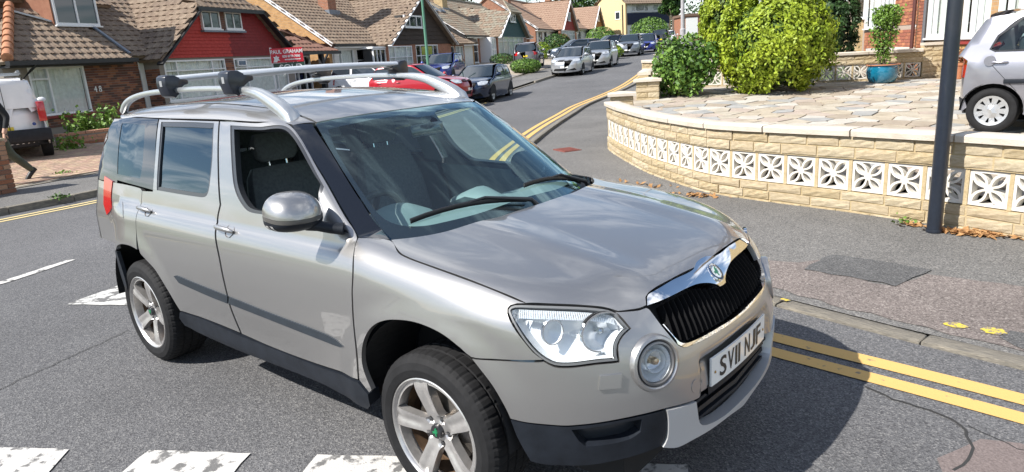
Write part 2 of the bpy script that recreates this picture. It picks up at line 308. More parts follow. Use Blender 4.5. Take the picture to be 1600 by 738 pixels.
def fG(x,y,z):
    ay=np.abs(y)
    wg=pw(z,[.9,1.05,1.15,1.3,1.42,1.5,1.56,1.64],[.845,.815,.79,.742,.70,.668,.64,.60])
    wg=wg-.02*np.clip((x+.7)/.5,0,1)-.035*np.clip((-2.6-x)/.8,0,1)**1.5
    side=(ay-wg)*.96
    # windscreen
    ws=((x+.13)*.50+(z-1.05)*.78)/np.hypot(.5,.78)+.135*(ay/.7)**2.2
    zr=pw(x,[-3.5,-3.2,-2.6,-1.9,-1.3,-.94,-.7],[1.52,1.555,1.60,1.618,1.585,1.515,1.44])
    top=z-(zr-.03*(ay/.6)**2)
    rear=-(x+3.30)*.98-(1.2-z)*.2+.05*(ay/.7)**2
    f=smax(side,top,.09); f=smax(f,ws,.03); f=smax(f,rear,.06)
    return f
def f(P):
    x,y,z=P[...,0],P[...,1],P[...,2]
    return np.minimum(fL(x,y,z),fG(x,y,z))
def grad(P,fn=f,h=1e-4):
    g=np.stack([fn(P+np.eye(3)[i]*h)-fn(P-np.eye(3)[i]*h) for i in range(3)],-1)
    return g/np.linalg.norm(g,axis=-1,keepdims=True)
# ---------------------------------------------------------------- the silver car: body surface
def fL3(P): return fL(P[...,0],P[...,1],P[...,2])
def fG3(P): return fG(P[...,0],P[...,1],P[...,2])
def chart_ray(c,q):
    a,b=q[:,0],q[:,1]; z=np.zeros_like(a)
    if c=='xy': return np.c_[a,b,z+.45],np.c_[z,z,z+1],.0,1.6
    if c=='sx': p=b/.85; return np.c_[a,z,z+.55],np.c_[z,-np.cos(p),np.sin(p)],.1,1.7
    if c=='fz': p=a/.85; return np.c_[z,z,b],np.c_[np.cos(p),np.sin(p),z],.1,1.5
    if c=='rz': p=a/.85; return np.c_[z-2.4,z,b],np.c_[-np.cos(p),np.sin(p),z],.1,1.6
def lift(c,q,fn):
    o,d,t0,t1=chart_ray(c,q); lo=np.full(len(q),t0); hi=np.full(len(q),t1)
    for _ in range(26):
        m=(lo+hi)/2; v=fn(o+d*m[:,None])>0; hi=np.where(v,m,hi); lo=np.where(v,lo,m)
    P=o+d*hi[:,None]; return P,grad(P,fn)
def set_normals(me,nrm):
    me.polygons.foreach_set('use_smooth',[True]*len(me.polygons)); me.normals_split_custom_set([tuple(n) for n in nrm])
def panel(name,m,parent,c,outer,holes=(),fn=f,off=0.0,flange=.022,inset=.0016,res=.035,step=.02,mirror=False,sym=False,corner=38,fm=None,smooth_out=True,label2=None,dome=0):
    """a sheet-metal (or glass, or trim) panel: 2d outline in a chart, lifted on the body surface, edges folded inwards"""
    if sym:
        o=[tuple(p) for p in outer]; mi=[(a,-b) if c=='xy' else (-a,b) for a,b in o[::-1]]
        ax=1 if c=='xy' else 0
        outer=o+[p for p in mi if abs(p[ax])>1e-4]
    po=spline(outer,step,corner) if smooth_out else np.asarray(outer,float)
    if inset: po=offset_poly(po,inset)
    ho=[spline(h,step,corner) for h in holes]
    V2,T,bd=cdt(po,ho,res)
    P,n=lift(c,V2,fn)
    if dome:
        dd=np.min(np.hypot(V2[:,None,0]-po[None,:,0],V2[:,None,1]-po[None,:,1]),1); P=P+n*(dome*np.clip(dd/.02,0,1)**.5)[:,None]
    if off: P=P+n*off
    # orient triangles with the normals
    fn_=np.cross(P[T[:,1]]-P[T[:,0]],P[T[:,2]]-P[T[:,0]]); fl=(fn_*n[T[:,0]]).sum(1)<0; T[fl]=T[fl][:,::-1]
    flip=fl.mean()>.5
    V=[tuple(p) for p in P]; F_=[tuple(int(i) for i in t) for t in T]; nr=[n[i] for t in T for i in t]
    if flange:
        idx={}
        for a,b in bd:
            for k in (a,b):
                if k not in idx: idx[k]=len(V); V.append(tuple(P[k]-n[k]*flange))
        for a,b in bd:
            if flip: a,b=b,a
            q=(a,idx[a],idx[b],b); F_.append(q)
            e=P[b]-P[a]; fnv=np.cross(e,n[a]); fnv/=np.linalg.norm(fnv)+1e-12; nr+= [fnv]*4
    def mk(nm,VV,FF,NN):
        me=mesh_of(nm,VV,FF,[m] if fm is None else [m,fm])
        if fm is not None: me.polygons.foreach_set('material_index',[0]*len(T)+[1]*(len(FF)-len(T)))
        set_normals(me,NN); return link(nm,me,parent)
    o1=mk(name,V,F_,nr)
    if not mirror: return o1
    VV=[(x,-y,z) for x,y,z in V]; FF=[fc[::-1] for fc in F_]; NN=[];k=0
    for fc in F_:
        NN+= [nr[k+j]*np.array([1,-1,1]) for j in range(len(fc)-1,-1,-1)]; k+=len(fc)
    return o1,mk(name,VV,FF,NN)
def tr(n,a=0,b=None): return [tuple(p) for p in TR[n][1][a:b]]
def mirror_obj(o,parent=None):
    "mirrored copy across the car's centre plane (own mesh)"
    me=o.data.copy(); me.transform(Matrix.Scale(-1,4,(0,1,0))); me.flip_normals(); return link(o.name.split('.')[0],me,parent if parent is not None else o.parent)
paint=mat('champagne_silver_paint',(.395,.388,.382),.36,.84,coat=1.66,coat_rough=.02,noise=.05,nscale=900,bump=.004,bscale=500)
blackp=mat('gloss_black',(.010,.011,.014),.08,0,coat=.6,spec=.6)
trim=mat('weathered_black_plastic',(.012,.015,.021),.5,noise=.25,nscale=14,bump=.06,bscale=260,spec=.28)
rubber=mat('rubber',(.014,.014,.015),.75,noise=.25,nscale=14,bump=.1,bscale=160,spec=.25)
dark=mat('dark_inside',(.008,.008,.009),.8)
chrome=mat('chrome',(.86,.87,.88),.04,1)
satin=mat('satin_silver_metal',(.62,.63,.64),.28,.85,noise=.04,nscale=60)
alloy=mat('alloy_silver',(.60,.58,.56),.33,.75,noise=.10,nscale=30,coat=.4)
brown=mat('brake_dust',(.16,.10,.06),.6,.3,noise=.3,nscale=30)
lipm=mat('silver_bumper_lip_paint',(.60,.61,.62),.38,.5,coat=.3)
gl_clear=glass('windscreen_glass',(.80,.97,.97),1.85,0,.018,(.62,.92,1.0))
gl_side=glass('side_glass',(.72,.86,.83),1.5)
gl_priv=glass('privacy_glass',(.05,.07,.08),2.3,0,0,(.75,.9,1))
gl_lens=glass('lens_glass',(.95,.97,.98),1.45)
def sxp(x,y,z): return (x,math.atan2(z-.55,-y)*.85)
def build_car():
    t=thing('parked_car','champagne silver estate car with roof bars and open driver window standing in the junction','car',(0,0,0))
    A='sx'
    # --- bonnet
    hr=tr('hood_rear'); rear=[(-.088,0.0),(-.095,-.2),(-.105,-.38),(-.165,-.56),(-.215,-.65)]
    bon=tr('hood',0,20); bon=[p for p in bon if p[1]<-.06]
    o=panel('bonnet',paint,t,'xy',rear+bon+[(.722,-.05),(.722,0.0)],fn=fL3,sym=True,res=.035)
    panel('front_wing',paint,t,A,tr('fender'),fn=fL3,mirror=True,res=.03)
    # --- doors
    fd=tr('fdoor'); fw=tr('fdoorwin'); fwi=tr('fdoorwin_in')
    d1,d2=panel('front_door',paint,t,A,fd,[fw],mirror=True,res=.035)
    rd=tr('rdoor'); rw=tr('rdoorwin')
    rd_out=rd[:16]+[(-2.30,sxp(0,-.9,.70)[1]),(-2.40,sxp(0,-.9,.745)[1]),(-2.447,sxp(0,-.88,.86)[1]),(-2.452,sxp(0,-.86,.97)[1]),(-2.447,sxp(0,-.805,1.104)[1]),sxp(-2.303,-.80,1.109)]+[sxp(-2.31,-.77,1.22),sxp(-2.335,-.72,1.36)]
    d3,d4=panel('rear_door',paint,t,A,rd_out,[rw],mirror=True,res=.035)
    for d,w_,nm in ((d1,fw,0),(d2,fw,1)):
        pass
    gm=mat('window_frame_grey',(.045,.048,.055),.35,.2,coat=.3)
    # window surrounds
    for (w_,wi,dd) in ((fw,fwi,(d1,d2)),(rw,[tuple(p) for p in offset_poly(spline(rw,.03),.017)],(d3,d4))):
        a,b=panel('window_surround',gm,t,A,w_,[wi],mirror=True,off=-.004,flange=.03,inset=0,res=.06)
        a.parent,b.parent=dd
    # glass: driver's window is wound down
    _,g2=panel('window_glass',gl_side,t,A,[tuple(p) for p in offset_poly(spline(fwi,.03),-.006)],mirror=True,off=-.02,flange=0,inset=0,res=.08)
    bpy.data.objects.remove(_); g2.parent=d2; g2.name='window_glass'
    a,b=panel('window_glass',gl_priv,t,A,[tuple(p) for p in offset_poly(spline(rw,.03),.012)],mirror=True,off=-.012,flange=0,inset=0,res=.08); a.parent,b.parent=d3,d4
    # sail panel of the front door
    sail=[sxp(-.70,-.75,1.26),sxp(-.49,-.80,1.085),sxp(-.70,-.80,1.09)]
    a,b=panel('sail_panel',mat('sail_grey',(.22,.225,.235),.4,.4),t,A,sail,mirror=True,off=.002,inset=0,flange=.03,res=.05,smooth_out=False); a.parent,b.parent=d1,d2
    # quarter glass and black pillar cladding
    qg=[sxp(-2.985,-.635,1.505),sxp(-2.375,-.66,1.512),sxp(-2.34,-.72,1.36),sxp(-2.305,-.77,1.22),sxp(-2.30,-.80,1.115),sxp(-2.47,-.80,1.125),sxp(-2.66,-.80,1.135),sxp(-2.90,-.785,1.14),sxp(-2.965,-.73,1.28),sxp(-2.99,-.68,1.41)]
    qi=[sxp(-2.90,-.66,1.47),sxp(-2.53,-.68,1.475),sxp(-2.50,-.72,1.36),sxp(-2.48,-.76,1.24),sxp(-2.49,-.785,1.17),sxp(-2.84,-.775,1.175),sxp(-2.88,-.72,1.30)]
    panel('pillar_cladding',blackp,t,A,qg,[qi],mirror=True,res=.05,corner=25)
    panel('quarter_glass',gl_priv,t,A,qi,mirror=True,off=-.002,flange=.01,inset=0,res=.06,corner=25)
    # rear quarter
    rq=[sxp(-2.450,-.805,1.105),sxp(-2.455,-.86,.97),sxp(-2.450,-.88,.86),sxp(-2.437,-.90,.765),sxp(-2.53,-.90,.775),sxp(-2.66,-.90,.77),sxp(-2.76,-.90,.745),sxp(-2.84,-.89,.70),sxp(-2.93,-.88,.71),sxp(-3.0,-.85,.78),sxp(-2.99,-.85,.90),sxp(-2.90,-.85,.96),sxp(-2.915,-.81,1.03),sxp(-2.90,-.80,1.13),sxp(-2.66,-.80,1.125),sxp(-2.47,-.80,1.115)]
    q1,q2=panel('rear_quarter',paint,t,A,rq,mirror=True,res=.035)
    a=panel('fuel_flap',paint,t,A,tr('flap'),fn=fL3,off=.002,flange=.004,inset=0,res=.03); a.parent=q1
    panel('tail_light',mat('red_lens',(.45,.012,.015),.1,coat=1),t,A,[sxp(-3.06,-.76,1.14),sxp(-2.905,-.79,1.13),sxp(-2.92,-.81,1.03),sxp(-2.90,-.85,.965),sxp(-3.0,-.84,.91),sxp(-3.06,-.82,.97)],mirror=True,off=.004,res=.04)
    # rear skin: tailgate, rear window, bumper
    panel('pillar_cladding',blackp,t,'rz',[(-.50,1.51),(-.66,1.12),(-.90,1.12),(-.80,1.51)],mirror=True,off=-.004,res=.06,smooth_out=False)
    tg=[(-.66,.72),(-.66,1.12),(-.52,1.50),(0,1.56),(.52,1.50),(.66,1.12),(.66,.72),(0,.70)]
    rwn=[(-.52,1.13),(-.44,1.43),(0,1.47),(.44,1.43),(.52,1.13),(0,1.11)]
    tgo=panel('tailgate',paint,t,'rz',tg,[rwn],res=.06,corner=50)
    panel('rear_window',gl_priv,t,'rz',rwn,res=.08,off=-.003,inset=0,corner=50).parent=tgo
    panel('rear_corner',paint,t,'rz',[(-.66,.72),(-.66,1.12),(-.80,1.10),(-.92,.98),(-.99,.72)],res=.06,mirror=True,corner=50,off=-.003)
    rb=[(-.97,.70),(0,.69),(.97,.70),(1.0,.52),(.93,.36),(0,.30),(-.93,.36),(-1.0,.52)]
    panel('rear_bumper',trim,t,'rz',rb,fn=fL3,res=.06,corner=50)
    # roof
    roof=[(-.905,0),(-.915,-.2),(-.94,-.4),(-.972,-.54),(-1.3,-.56),(-2.2,-.56),(-2.95,-.545),(-3.17,-.5),(-3.2,-.25),(-3.21,0)]
    panel('roof',paint,t,'xy',roof,fn=fG3,sym=True,res=.06,step=.04)
    side=[sxp(-.975,-.548,1.497),sxp(-1.03,-.635,1.494),sxp(-1.3,-.662,1.507),sxp(-1.64,-.663,1.513),sxp(-1.96,-.665,1.517),sxp(-2.37,-.662,1.519),sxp(-2.70,-.65,1.518),sxp(-2.985,-.635,1.510),sxp(-3.15,-.52,1.53)]
    qx=lambda x,y:lift('xy',np.array([[x,y]]),fG3)[0][0]
    top_=[sxp(*qx(x,y)) for x,y in ((-3.12,-.512),(-2.9,-.553),(-2.2,-.567),(-1.3,-.567),(-1.0,-.552))]
    panel('roof_side',paint,t,A,side+top_,fn=fG3,mirror=True,res=.05)
    panel('a_pillar',blackp,t,A,tr('apillar'),mirror=True,res=.04,flange=.05)
    # windscreen with its black border
    ws=[(-.10,0),(-.11,-.25),(-.15,-.45),(-.24,-.62),(-.335,-.695),(-.42,-.682),(-.54,-.66),(-.79,-.604),(-.968,-.553),(-.935,-.4),(-.908,-.2),(-.90,0)]
    fi=[(-.185,0),(-.20,-.28),(-.27,-.50),(-.34,-.60),(-.42,-.645),(-.52,-.64),(-.78,-.582),(-.905,-.53),(-.875,-.4),(-.85,-.2),(-.842,-.12),(-.80,-.06),(-.80,0)]
    full=[p for p in fi]+[(a,-b) for a,b in fi[::-1] if abs(b)>1e-4]
    wso=panel('windscreen',gl_clear,t,'xy',ws,fn=fG3,sym=True,res=.06,flange=.0,step=.04)
    a=panel('windscreen_border',blackp,t,'xy',ws,[full],fn=fG3,sym=True,res=.05,off=-.004,flange=0,step=.03); a.parent=wso
    # cowl
    cw=[(-.085,0),(-.1,-.38),(-.16,-.56),(-.275,-.725),(-.37,-.70),(-.28,-.60),(-.2,-.4),(-.17,0)]
    panel('scuttle',trim,t,'xy',cw,fn=fL3,sym=True,res=.05,off=-.035)
    # --- front
    bum=tr('bumper'); bb=tr('bumper_bot')
    cen=[p for p in bum if p[0]<-.09]; bot=[p for p in bb if p[0]<-.02]
    outer=[(0,.498)]+bot[:-1]+cen+[(-.05,.690),(0,.690)]
    fh=[(-.497+.083*math.cos(a),.688+.086*math.sin(a)) for a in np.linspace(0,2*math.pi,33)[:-1]]
    bo=panel('front_bumper',paint,t,'fz',outer,[fh,[(-a,b) for a,b in fh[::-1]]],fn=fL3,sym=True,res=.02,step=.015)
    panel('bumper_corner',trim,t,'fz',tr('corner'),[tr('duct')],fn=fL3,mirror=True,res=.03,flange=.05)
    a,b=panel('bumper_duct',mat('duct_plastic',(.02,.024,.03),.25,coat=.3),t,'fz',[tuple(p) for p in offset_poly(np.array(tr('duct')),-.01)],fn=fL3,mirror=True,off=-.045,flange=0,inset=0)
    lip=tr('lip')[:8]+[(0,.352)]; lb=[p for p in tr('lip_bot') if p[0]<-.05]
    panel('bumper_lip',lipm,t,'fz',[(0,.318)]+lb+lip,fn=fL3,sym=True,res=.03,off=.006,flange=.05)
    # lower air intake: dark back, slats, plate carrier
    lo=[p for p in tr('lower_open') if p[0]<-.02]
    lo=[(0,.50)]+lo[:1][::-1]+[(-.33,.505)] if False else [(0,.495),(-.2,.50)]+[tuple(p) for p in tr('lower_open')[:1]]+[tuple(p) for p in tr('lower_open')[::-1] if p[0]<-.05][:-2]+[(0,.35)]
    lg=panel('lower_grille',dark,t,'fz',lo,fn=fL3,sym=True,res=.05,off=-.05,flange=0,inset=-.015)
    for k in range(3):
        z=.385+.036*k; zz=.014
        hw=.30+.012*k
        panel('slat',trim,t,'fz',[(0,z),(-hw,z+.004),(-hw,z+zz+.004),(0,z+zz)],fn=fL3,sym=True,res=.05,off=-.022,flange=.03,inset=0,smooth_out=False).parent=lg
    # --- grille
    gp_=tr('grille'); gh=[p for p in gp_ if p[0]<-.09]+[(-.045,.822),(0,.820)]
    go=[(0,.703),gp_[7],gp_[8],gp_[9],gp_[10],gp_[11],gp_[0],gp_[1],gp_[2],gp_[3],gp_[4],(0,.818)]
    gr=panel('grille',dark,t,'fz',go,fn=fL3,sym=True,res=.05,off=-.055,flange=0,inset=-.012)
    go_full=np.array([p for p in go]+[(-a,b) for a,b in go[::-1] if abs(a)>1e-4]); sp=spline(go_full,.01)
    slm=mat('grille_slat_black',(.006,.006,.007),.7,spec=.15)
    for k in range(-12,13):
        a0=k*.0325
        zs=sp[np.abs(sp[:,0]-a0)<.012][:,1]
        if len(zs)<2: continue
        z0,z1=zs.min()+.004,zs.max()-.004
        if z1-z0<.02: continue
        q=np.array([(a0,z) for z in np.linspace(z0,z1,7)]); P,n=lift('fz',q,fL3)
        mb=MB(); V=[]
        for p,nn in zip(P,n):
            tt=np.cross(nn,[0,0,1]); tt/=np.linalg.norm(tt)
            V+= [p-nn*.020+tt*.0012,p-nn*.020-tt*.0012,p-nn*.05-tt*.007,p-nn*.05+tt*.007]
        F_=[]
        for i in range(6):
            for j in range(4): F_.append((i*4+j,i*4+(j+1)%4,i*4+4+(j+1)%4,i*4+4+j))
        mb.add(V,F_).build('slat',slm,gr)
    ch=tr('chrome'); cho=[p for p in ch if p[0]<-.03 and p not in (ch[6],ch[7])]
    chl=[(0,.812),(-.03,.814)]+[p for p in ch[10:]]+[ch[0],ch[1],ch[2],ch[3],ch[4],(-.055,.906),(0,.908)]
    co=panel('grille_trim',chrome,t,'fz',chl,fn=fL3,sym=True,res=.025,off=.004,flange=.05,step=.01,dome=.004)
    cr_=tr('chrome_rim'); crl=[(0,.687),cr_[6],cr_[7],cr_[8],(cr_[9][0]-.004,cr_[9][1]),(gp_[10][0]-.009,gp_[10][1]),(gp_[11][0]-.008,gp_[11][1]),gp_[11],gp_[10],gp_[9],gp_[8],gp_[7],(0,.700)]
    panel('grille_rim',chrome,t,'fz',crl,fn=fL3,sym=True,res=.02,off=.003,flange=.05,step=.01,dome=.004)
    # badge
    P,n=lift('fz',np.array([(0.,.858)]),fL3); c=Vector(P[0])+Vector(n[0])*.006; nz=Vector(n[0]).normalized(); ex=Vector((0,1,0)); ey=nz.cross(ex).normalized()
    def disc(r0,r1,h0,h1,seg=32):
        V=[];Fc=[]
        for k in range(seg):
            th=2*math.pi*k/seg
            for r,h in ((r0,h0),(r1,h1)): V.append(c+(ex*math.cos(th)+ey*math.sin(th))*r+nz*h)
        for k in range(seg):
            k2=(k+1)%seg; Fc.append((2*k,2*k+1,2*k2+1,2*k2))
        return V,Fc
    ring=MB(); ring.add(*disc(.041,.045,.004,-.02)); ring.add(*disc(.037,.041,.007,.004)); ring.add(*disc(.026,.0285,.0075,.0068))
    bd=ring.build('badge',chrome,t)
    MB().add(*disc(.0285,.037,.0066,.0064)).build('badge_ring',mat('badge_black',(.01,.01,.01),.2,coat=1),bd)
    MB().add(*disc(.0005,.026,.006,.006)).build('badge_field',mat('badge_white',(.75,.78,.76),.25,coat=1),bd)
    grn=mat('badge_green',(.01,.16,.06),.25,coat=1)
    def winged(s,h):
        mb=MB()
        pol=[(-.9,.15),(-.2,.25),(.05,.75),(.65,.95),(.35,.55),(.75,.5),(.4,.25),(.7,.1),(.3,-.05),(.55,-.25),(.15,-.25),(.2,-.8),(-.15,-.8),(-.2,-.2),(-.9,-.2),(-.65,-.02)]
        return [c+ex*(a*s)+ey*(b*s)+nz*h for a,b in pol]
    mb=MB(); mb.prism(winged(.022,.0062),nz*.0012); mb.build('badge_mark',grn,bd)
    lm=mat('badge_letter',(.8,.8,.8),.3)
    for k,chx in enumerate('SKODA'):
        th=math.radians(128-19*k); me=text_mesh(chx,.0095,lm,.0003,1.1,bold=.0002); u=ex*math.cos(th)+ey*math.sin(th)
        frame_to(me,c+u*.0327+nz*.0068,u.cross(nz)*-1 if (u.cross(nz)).dot(ex)*math.sin(th)<0 else u.cross(nz),u); link('badge_letter',me,bd)
    # number plate
    pc=Vector((.884,0,.565)); tilt=math.radians(-3)
    # plate sits flat on the bumper, curved a little back at its ends
    pm=mat('plate_white',(.90,.90,.87),.35,coat=.5); seg=12; mb=MB(); V=[]
    def plate_pt(u,v,h=0):  # u along y -.26...26, v up
        return (pc.x-.012*(u/.26)**2+h,u,pc.z+v+0.0)
    for k in range(seg+1):
        u=-.26+.52*k/seg
        V+= [plate_pt(u,-.0555),plate_pt(u,.0555),plate_pt(u,.0555,-.008),plate_pt(u,-.0555,-.008)]
    F_=[]
    for i in range(seg):
        for j in range(4): F_.append((i*4+j,i*4+4+j,i*4+4+(j+1)%4,i*4+(j+1)%4))
    F_+= [(0,1,2,3),(seg*4+3,seg*4+2,seg*4+1,seg*4)]
    po=mb.add(V,F_).build('number_plate',pm,t)
    ink=mat('plate_ink',(.01,.01,.012),.4)
    def on_plate(me,du):
        for v in me.vertices: a_,vv,h=v.co; v.co=plate_pt(a_+du,vv,h+.0012)
        return me
    xs=.60
    u=-.2
    for chx in 'SV11 NJF':
        wd_=.016 if chx=='1' else .052
        if chx==' ': u+=.036; continue
        if chx=='1': me=MB(); me.box((-.008,-.0395,0),(.008,.0395,.0008)); me=me.mesh('plate_lettering',ink)
        else:
            me=text_mesh(chx,.1,ink,.0006,1,bold=.0012); xs_=[v.co.x for v in me.vertices]; ys_=[v.co.y for v in me.vertices]
            for v in me.vertices: v.co.x=((v.co.x-min(xs_))/(max(xs_)-min(xs_))-.5)*wd_; v.co.y=((v.co.y-min(ys_))/(max(ys_)-min(ys_))-.5)*.079
        link('plate_lettering',on_plate(me,u+wd_/2),po); u+=wd_+.012
    for u in (-.235,.235):
        b_=MB(); b_.lathe([(.0001,.004),(.004,.0035),(.006,.0)],12,'x',plate_pt(u,-.005,.0)); b_.build('plate_screw',mat('brass',(.45,.28,.10),.35,.8),po)
    pb=MB()
    for k in range(seg):
        u0=-.27+.54*k/seg; u1=-.27+.54*(k+1)/seg
        a=plate_pt(u0,-.085,-.006); b=plate_pt(u1,-.085,-.006); cdn=plate_pt(u1,-.050,-.009); d=plate_pt(u0,-.050,-.009)
        V=[a,b,cdn,d]+[(x-.05,y,z) for x,y,z in (a,b,cdn,d)]
        pb.add(V,[(0,1,2,3),(7,6,5,4),(0,4,5,1),(3,2,6,7)])
    pb.build('plate_carrier',trim,t)
    # --- headlights
    lampo=tr('lamp'); core=mat('headlamp_reflector',(.88,.90,.92),.22,.45); rib=mat('headlamp_silver',(.86,.88,.90),.35,.15)
    def headlight():
        L_=panel('headlight',gl_lens,t,'fz',lampo,fn=fL3,off=-.002,flange=.0,inset=.007,res=.03)
        panel('headlight_seal',mat('lamp_seal',(.15,.155,.16),.4),t,'fz',lampo,[[tuple(p) for p in offset_poly(spline(lampo,.02),.0065)]],fn=fL3,off=-.004,flange=.012,inset=.0005,res=.05).parent=L_
        # housing: side wall of a bowl, silver, with ribs
        po=offset_poly(spline(lampo,.015),.010); P,n=lift('fz',po,fL3); n0=n.mean(0); n0/=np.linalg.norm(n0)
        Pb=P-n*.012; cen_=Pb.mean(0); Pi=cen_+(Pb-cen_)*.80-n0*.045
        k=len(P); V=list(Pb)+list(Pi)+[Pi.mean(0)]
        mb=MB(); mb.add(V,[(i,k+i,k+(i+1)%k,(i+1)%k) for i in range(k)]+[(k+i,2*k,k+(i+1)%k) for i in range(k)])
        mb.build('lamp_housing',rib,L_)
        # fluted strip along the top edge
        top=[p for p in po if p[1]>.86]; mb=MB()
        P2,n2=lift('fz',np.array(sorted([tuple(p) for p in top])),fL3)
        for i in range(0,len(P2)-1):
            a,b=Vector(P2[i]),Vector(P2[i+1]); nn=Vector(n2[i]); dn=Vector((0,0,-1)); dn=(dn-nn*dn.dot(nn)).normalized()
            for j in range(2):
                s0=a.lerp(b,j*.5); s1=a.lerp(b,j*.5+.42)
                mb.add([s0-nn*.014,s1-nn*.014,s1-nn*.018+dn*.03,s0-nn*.018+dn*.03,(s0+s1)/2-nn*.009+dn*.012],[(0,1,4),(1,2,4),(2,3,4),(3,0,4)])
        mb.build('fluted_strip',core,L_)
        # main reflector bowl with dark rim and bulb
        c0,nn=lift('fz',np.array([(-.645,.815)]),fL3); c0=Vector(c0[0]); ax=Vector((.90,-.40,.10)).normalized(); c0=c0-ax*.030
        u=ax.cross(Vector((0,0,1))).normalized(); v=u.cross(ax).normalized()
        def bowl(cc,r,dep,m_,nm,seg=28,sx=1.0):
            V=[];Fc=[]
            rr=[1,.93,.75,.5,.25,.08]; hh=[0,-.18,-.55,-.8,-.94,-1]
            for q,h in zip(rr,hh):
                for k in range(seg):
                    th=2*math.pi*k/seg; V.append(cc+(u*math.cos(th)*sx+v*math.sin(th))*r*q+ax*h*dep)
            for i in range(5):
                for k in range(seg): Fc.append((i*seg+k,i*seg+(k+1)%seg,(i+1)*seg+(k+1)%seg,(i+1)*seg+k))
            me=MB().add(V,Fc).mesh(nm,m_,True); return link(nm,me,L_)
        def rim(cc,r0,r1,h,m_,nm,sx=1.0,a0=0,a1=2*math.pi,seg=28):
            V=[];Fc=[]
            for k in range(seg+1):
                th=a0+(a1-a0)*k/seg
                for r,hh in ((r0,h),(r1,h),(r1,h-.012)): V.append(cc+(u*math.cos(th)*sx+v*math.sin(th))*r+ax*hh)
            for k in range(seg): Fc+= [(3*k,3*k+1,3*k+4,3*k+3),(3*k+1,3*k+2,3*k+5,3*k+4)]
            link(nm,MB().add(V,Fc).mesh(nm,m_,True),L_)
        bowl(c0,.066,.045,core,'reflector',sx=1.25); rim(c0,.065,.070,.002,chrome,'reflector_rim',1.25)
        rim(c0,.069,.0725,.0,MATS['lock_grey'] if 'lock_grey' in MATS else dark,'reflector_shadow_line',1.25,.7,1.3)
        bl=MB(); bl.tube([c0-ax*.04,c0-ax*.012,c0-ax*.004],[.009,.011,.004],12); bl.build('bulb',mat('bulb_glass',(.55,.58,.6),.08,.8),L_,True)
        c1=lift('fz',np.array([(-.80,.83)]),fL3)[0][0]; c1=Vector(c1)-ax*.03
        bowl(c1,.042,.03,rib,'indicator_bowl',sx=.9); rim(c1,.041,.045,.001,chrome,'indicator_rim',.9)
        # vertical ribs towards the grille
        mb=MB()
        for k in range(6):
            q=lift('fz',np.array([(-.600+.011*k,.79),(-.598+.011*k,.835)]),fL3); a,b=[Vector(p)-Vector(m)*.02 for p,m in zip(*q)]
            mb.tube([a,b],.0028,6)
        mb.build('lamp_rib',mat('rib_grey',(.25,.26,.28),.3,.5),L_,True)
        return L_
    L1=headlight()
    L2=mirror_obj(L1,t)
    for ch_ in list(L1.children): mirror_obj(ch_,L2)
    # --- round fog / daylight lamps
    def foglamp():
        P,n=lift('fz',np.array([(-.50,.690)]),fL3); c=Vector(P[0]); ax=(Vector(n[0])*.6+Vector((.92,-.38,0))*.4).normalized(); u=ax.cross(Vector((0,0,1))).normalized(); v=u.cross(ax)
        def ringm(prof,seg=40,shift=(0,0)):
            V=[];Fc=[]
            for (r,h) in prof:
                for k in range(seg):
                    th=2*math.pi*k/seg; V.append(c+u*(math.cos(th)*r+shift[0])*1.16+v*(math.sin(th)*r+shift[1])*1.16+ax*h)
            for i in range(len(prof)-1):
                for k in range(seg): Fc.append((i*seg+k,(i+1)*seg+k,(i+1)*seg+(k+1)%seg,i*seg+(k+1)%seg))
            return V,Fc
        root=link('fog_light',MB().add(*ringm([(.088,-.03),(.086,.000),(.082,.009),(.074,.012),(.066,.004),(.062,-.02)])).mesh('fog_light',paint,True),t)
        link('lamp_ring',MB().add(*ringm([(.067,-.012),(.066,.009),(.060,.011),(.057,.0),(.055,-.03)])).mesh('lamp_ring',mat('fog_ring_grey',(.20,.20,.205),.35,.6),True),root)
        link('reflector',MB().add(*ringm([(.056,-.002),(.05,-.022),(.036,-.04),(.018,-.05),(.001,-.052)])).mesh('reflector',core,True),root)
        link('inner_ring',MB().add(*ringm([(.036,-.022),(.034,-.014),(.031,-.02),(.029,-.04)],shift=(-.012,0))).mesh('inner_ring',rib,True),root)
        link('bulb',MB().add(*ringm([(.012,-.045),(.012,-.02),(.009,-.012),(.0005,-.01)],20,shift=(-.012,0))).mesh('bulb',mat('bulb_amber',(.55,.42,.30),.1,.7),True),root)
        link('lens',MB().add(*ringm([(.058,.002),(.04,.008),(.02,.011),(.0005,.012)])).mesh('lens',gl_lens,True),root)
        return root
    f1=foglamp(); f2=mirror_obj(f1,t)
    for ch_ in list(f1.children): mirror_obj(ch_,f2)
    panel('washer_cap',paint,t,'fz',[(-.69,.642),(-.625,.640),(-.618,.685),(-.683,.688)],fn=fL3,mirror=True,off=.012,flange=.016,inset=0,res=.02,step=.02,smooth_out=False)
    th=np.linspace(0,2*math.pi,24)[:-1]
    e1=panel('tow_eye_cover',paint,t,'fz',[(-.345+.021*math.cos(a),.558+.026*math.sin(a)) for a in th],fn=fL3,off=.002,flange=.004,inset=0,res=.02,smooth_out=False)
    # --- side trim
    s1=tr('strip'); s2=tr('strip2')
    for s_,dd in ((s1,(d3,d4)),(s2,(d1,d2))):
        a,b=panel('rubbing_strip',mat('strip_grey_blue',(.020,.027,.036),.45,noise=.15,nscale=20),t,A,s_,fn=fL3,mirror=True,off=.006,flange=.012,inset=0,res=.02,dome=.006,corner=30); a.parent,b.parent=dd
    panel('sill_trim',trim,t,A,tr('sill'),fn=fL3,mirror=True,off=.004,flange=.06,res=.03,corner=30)
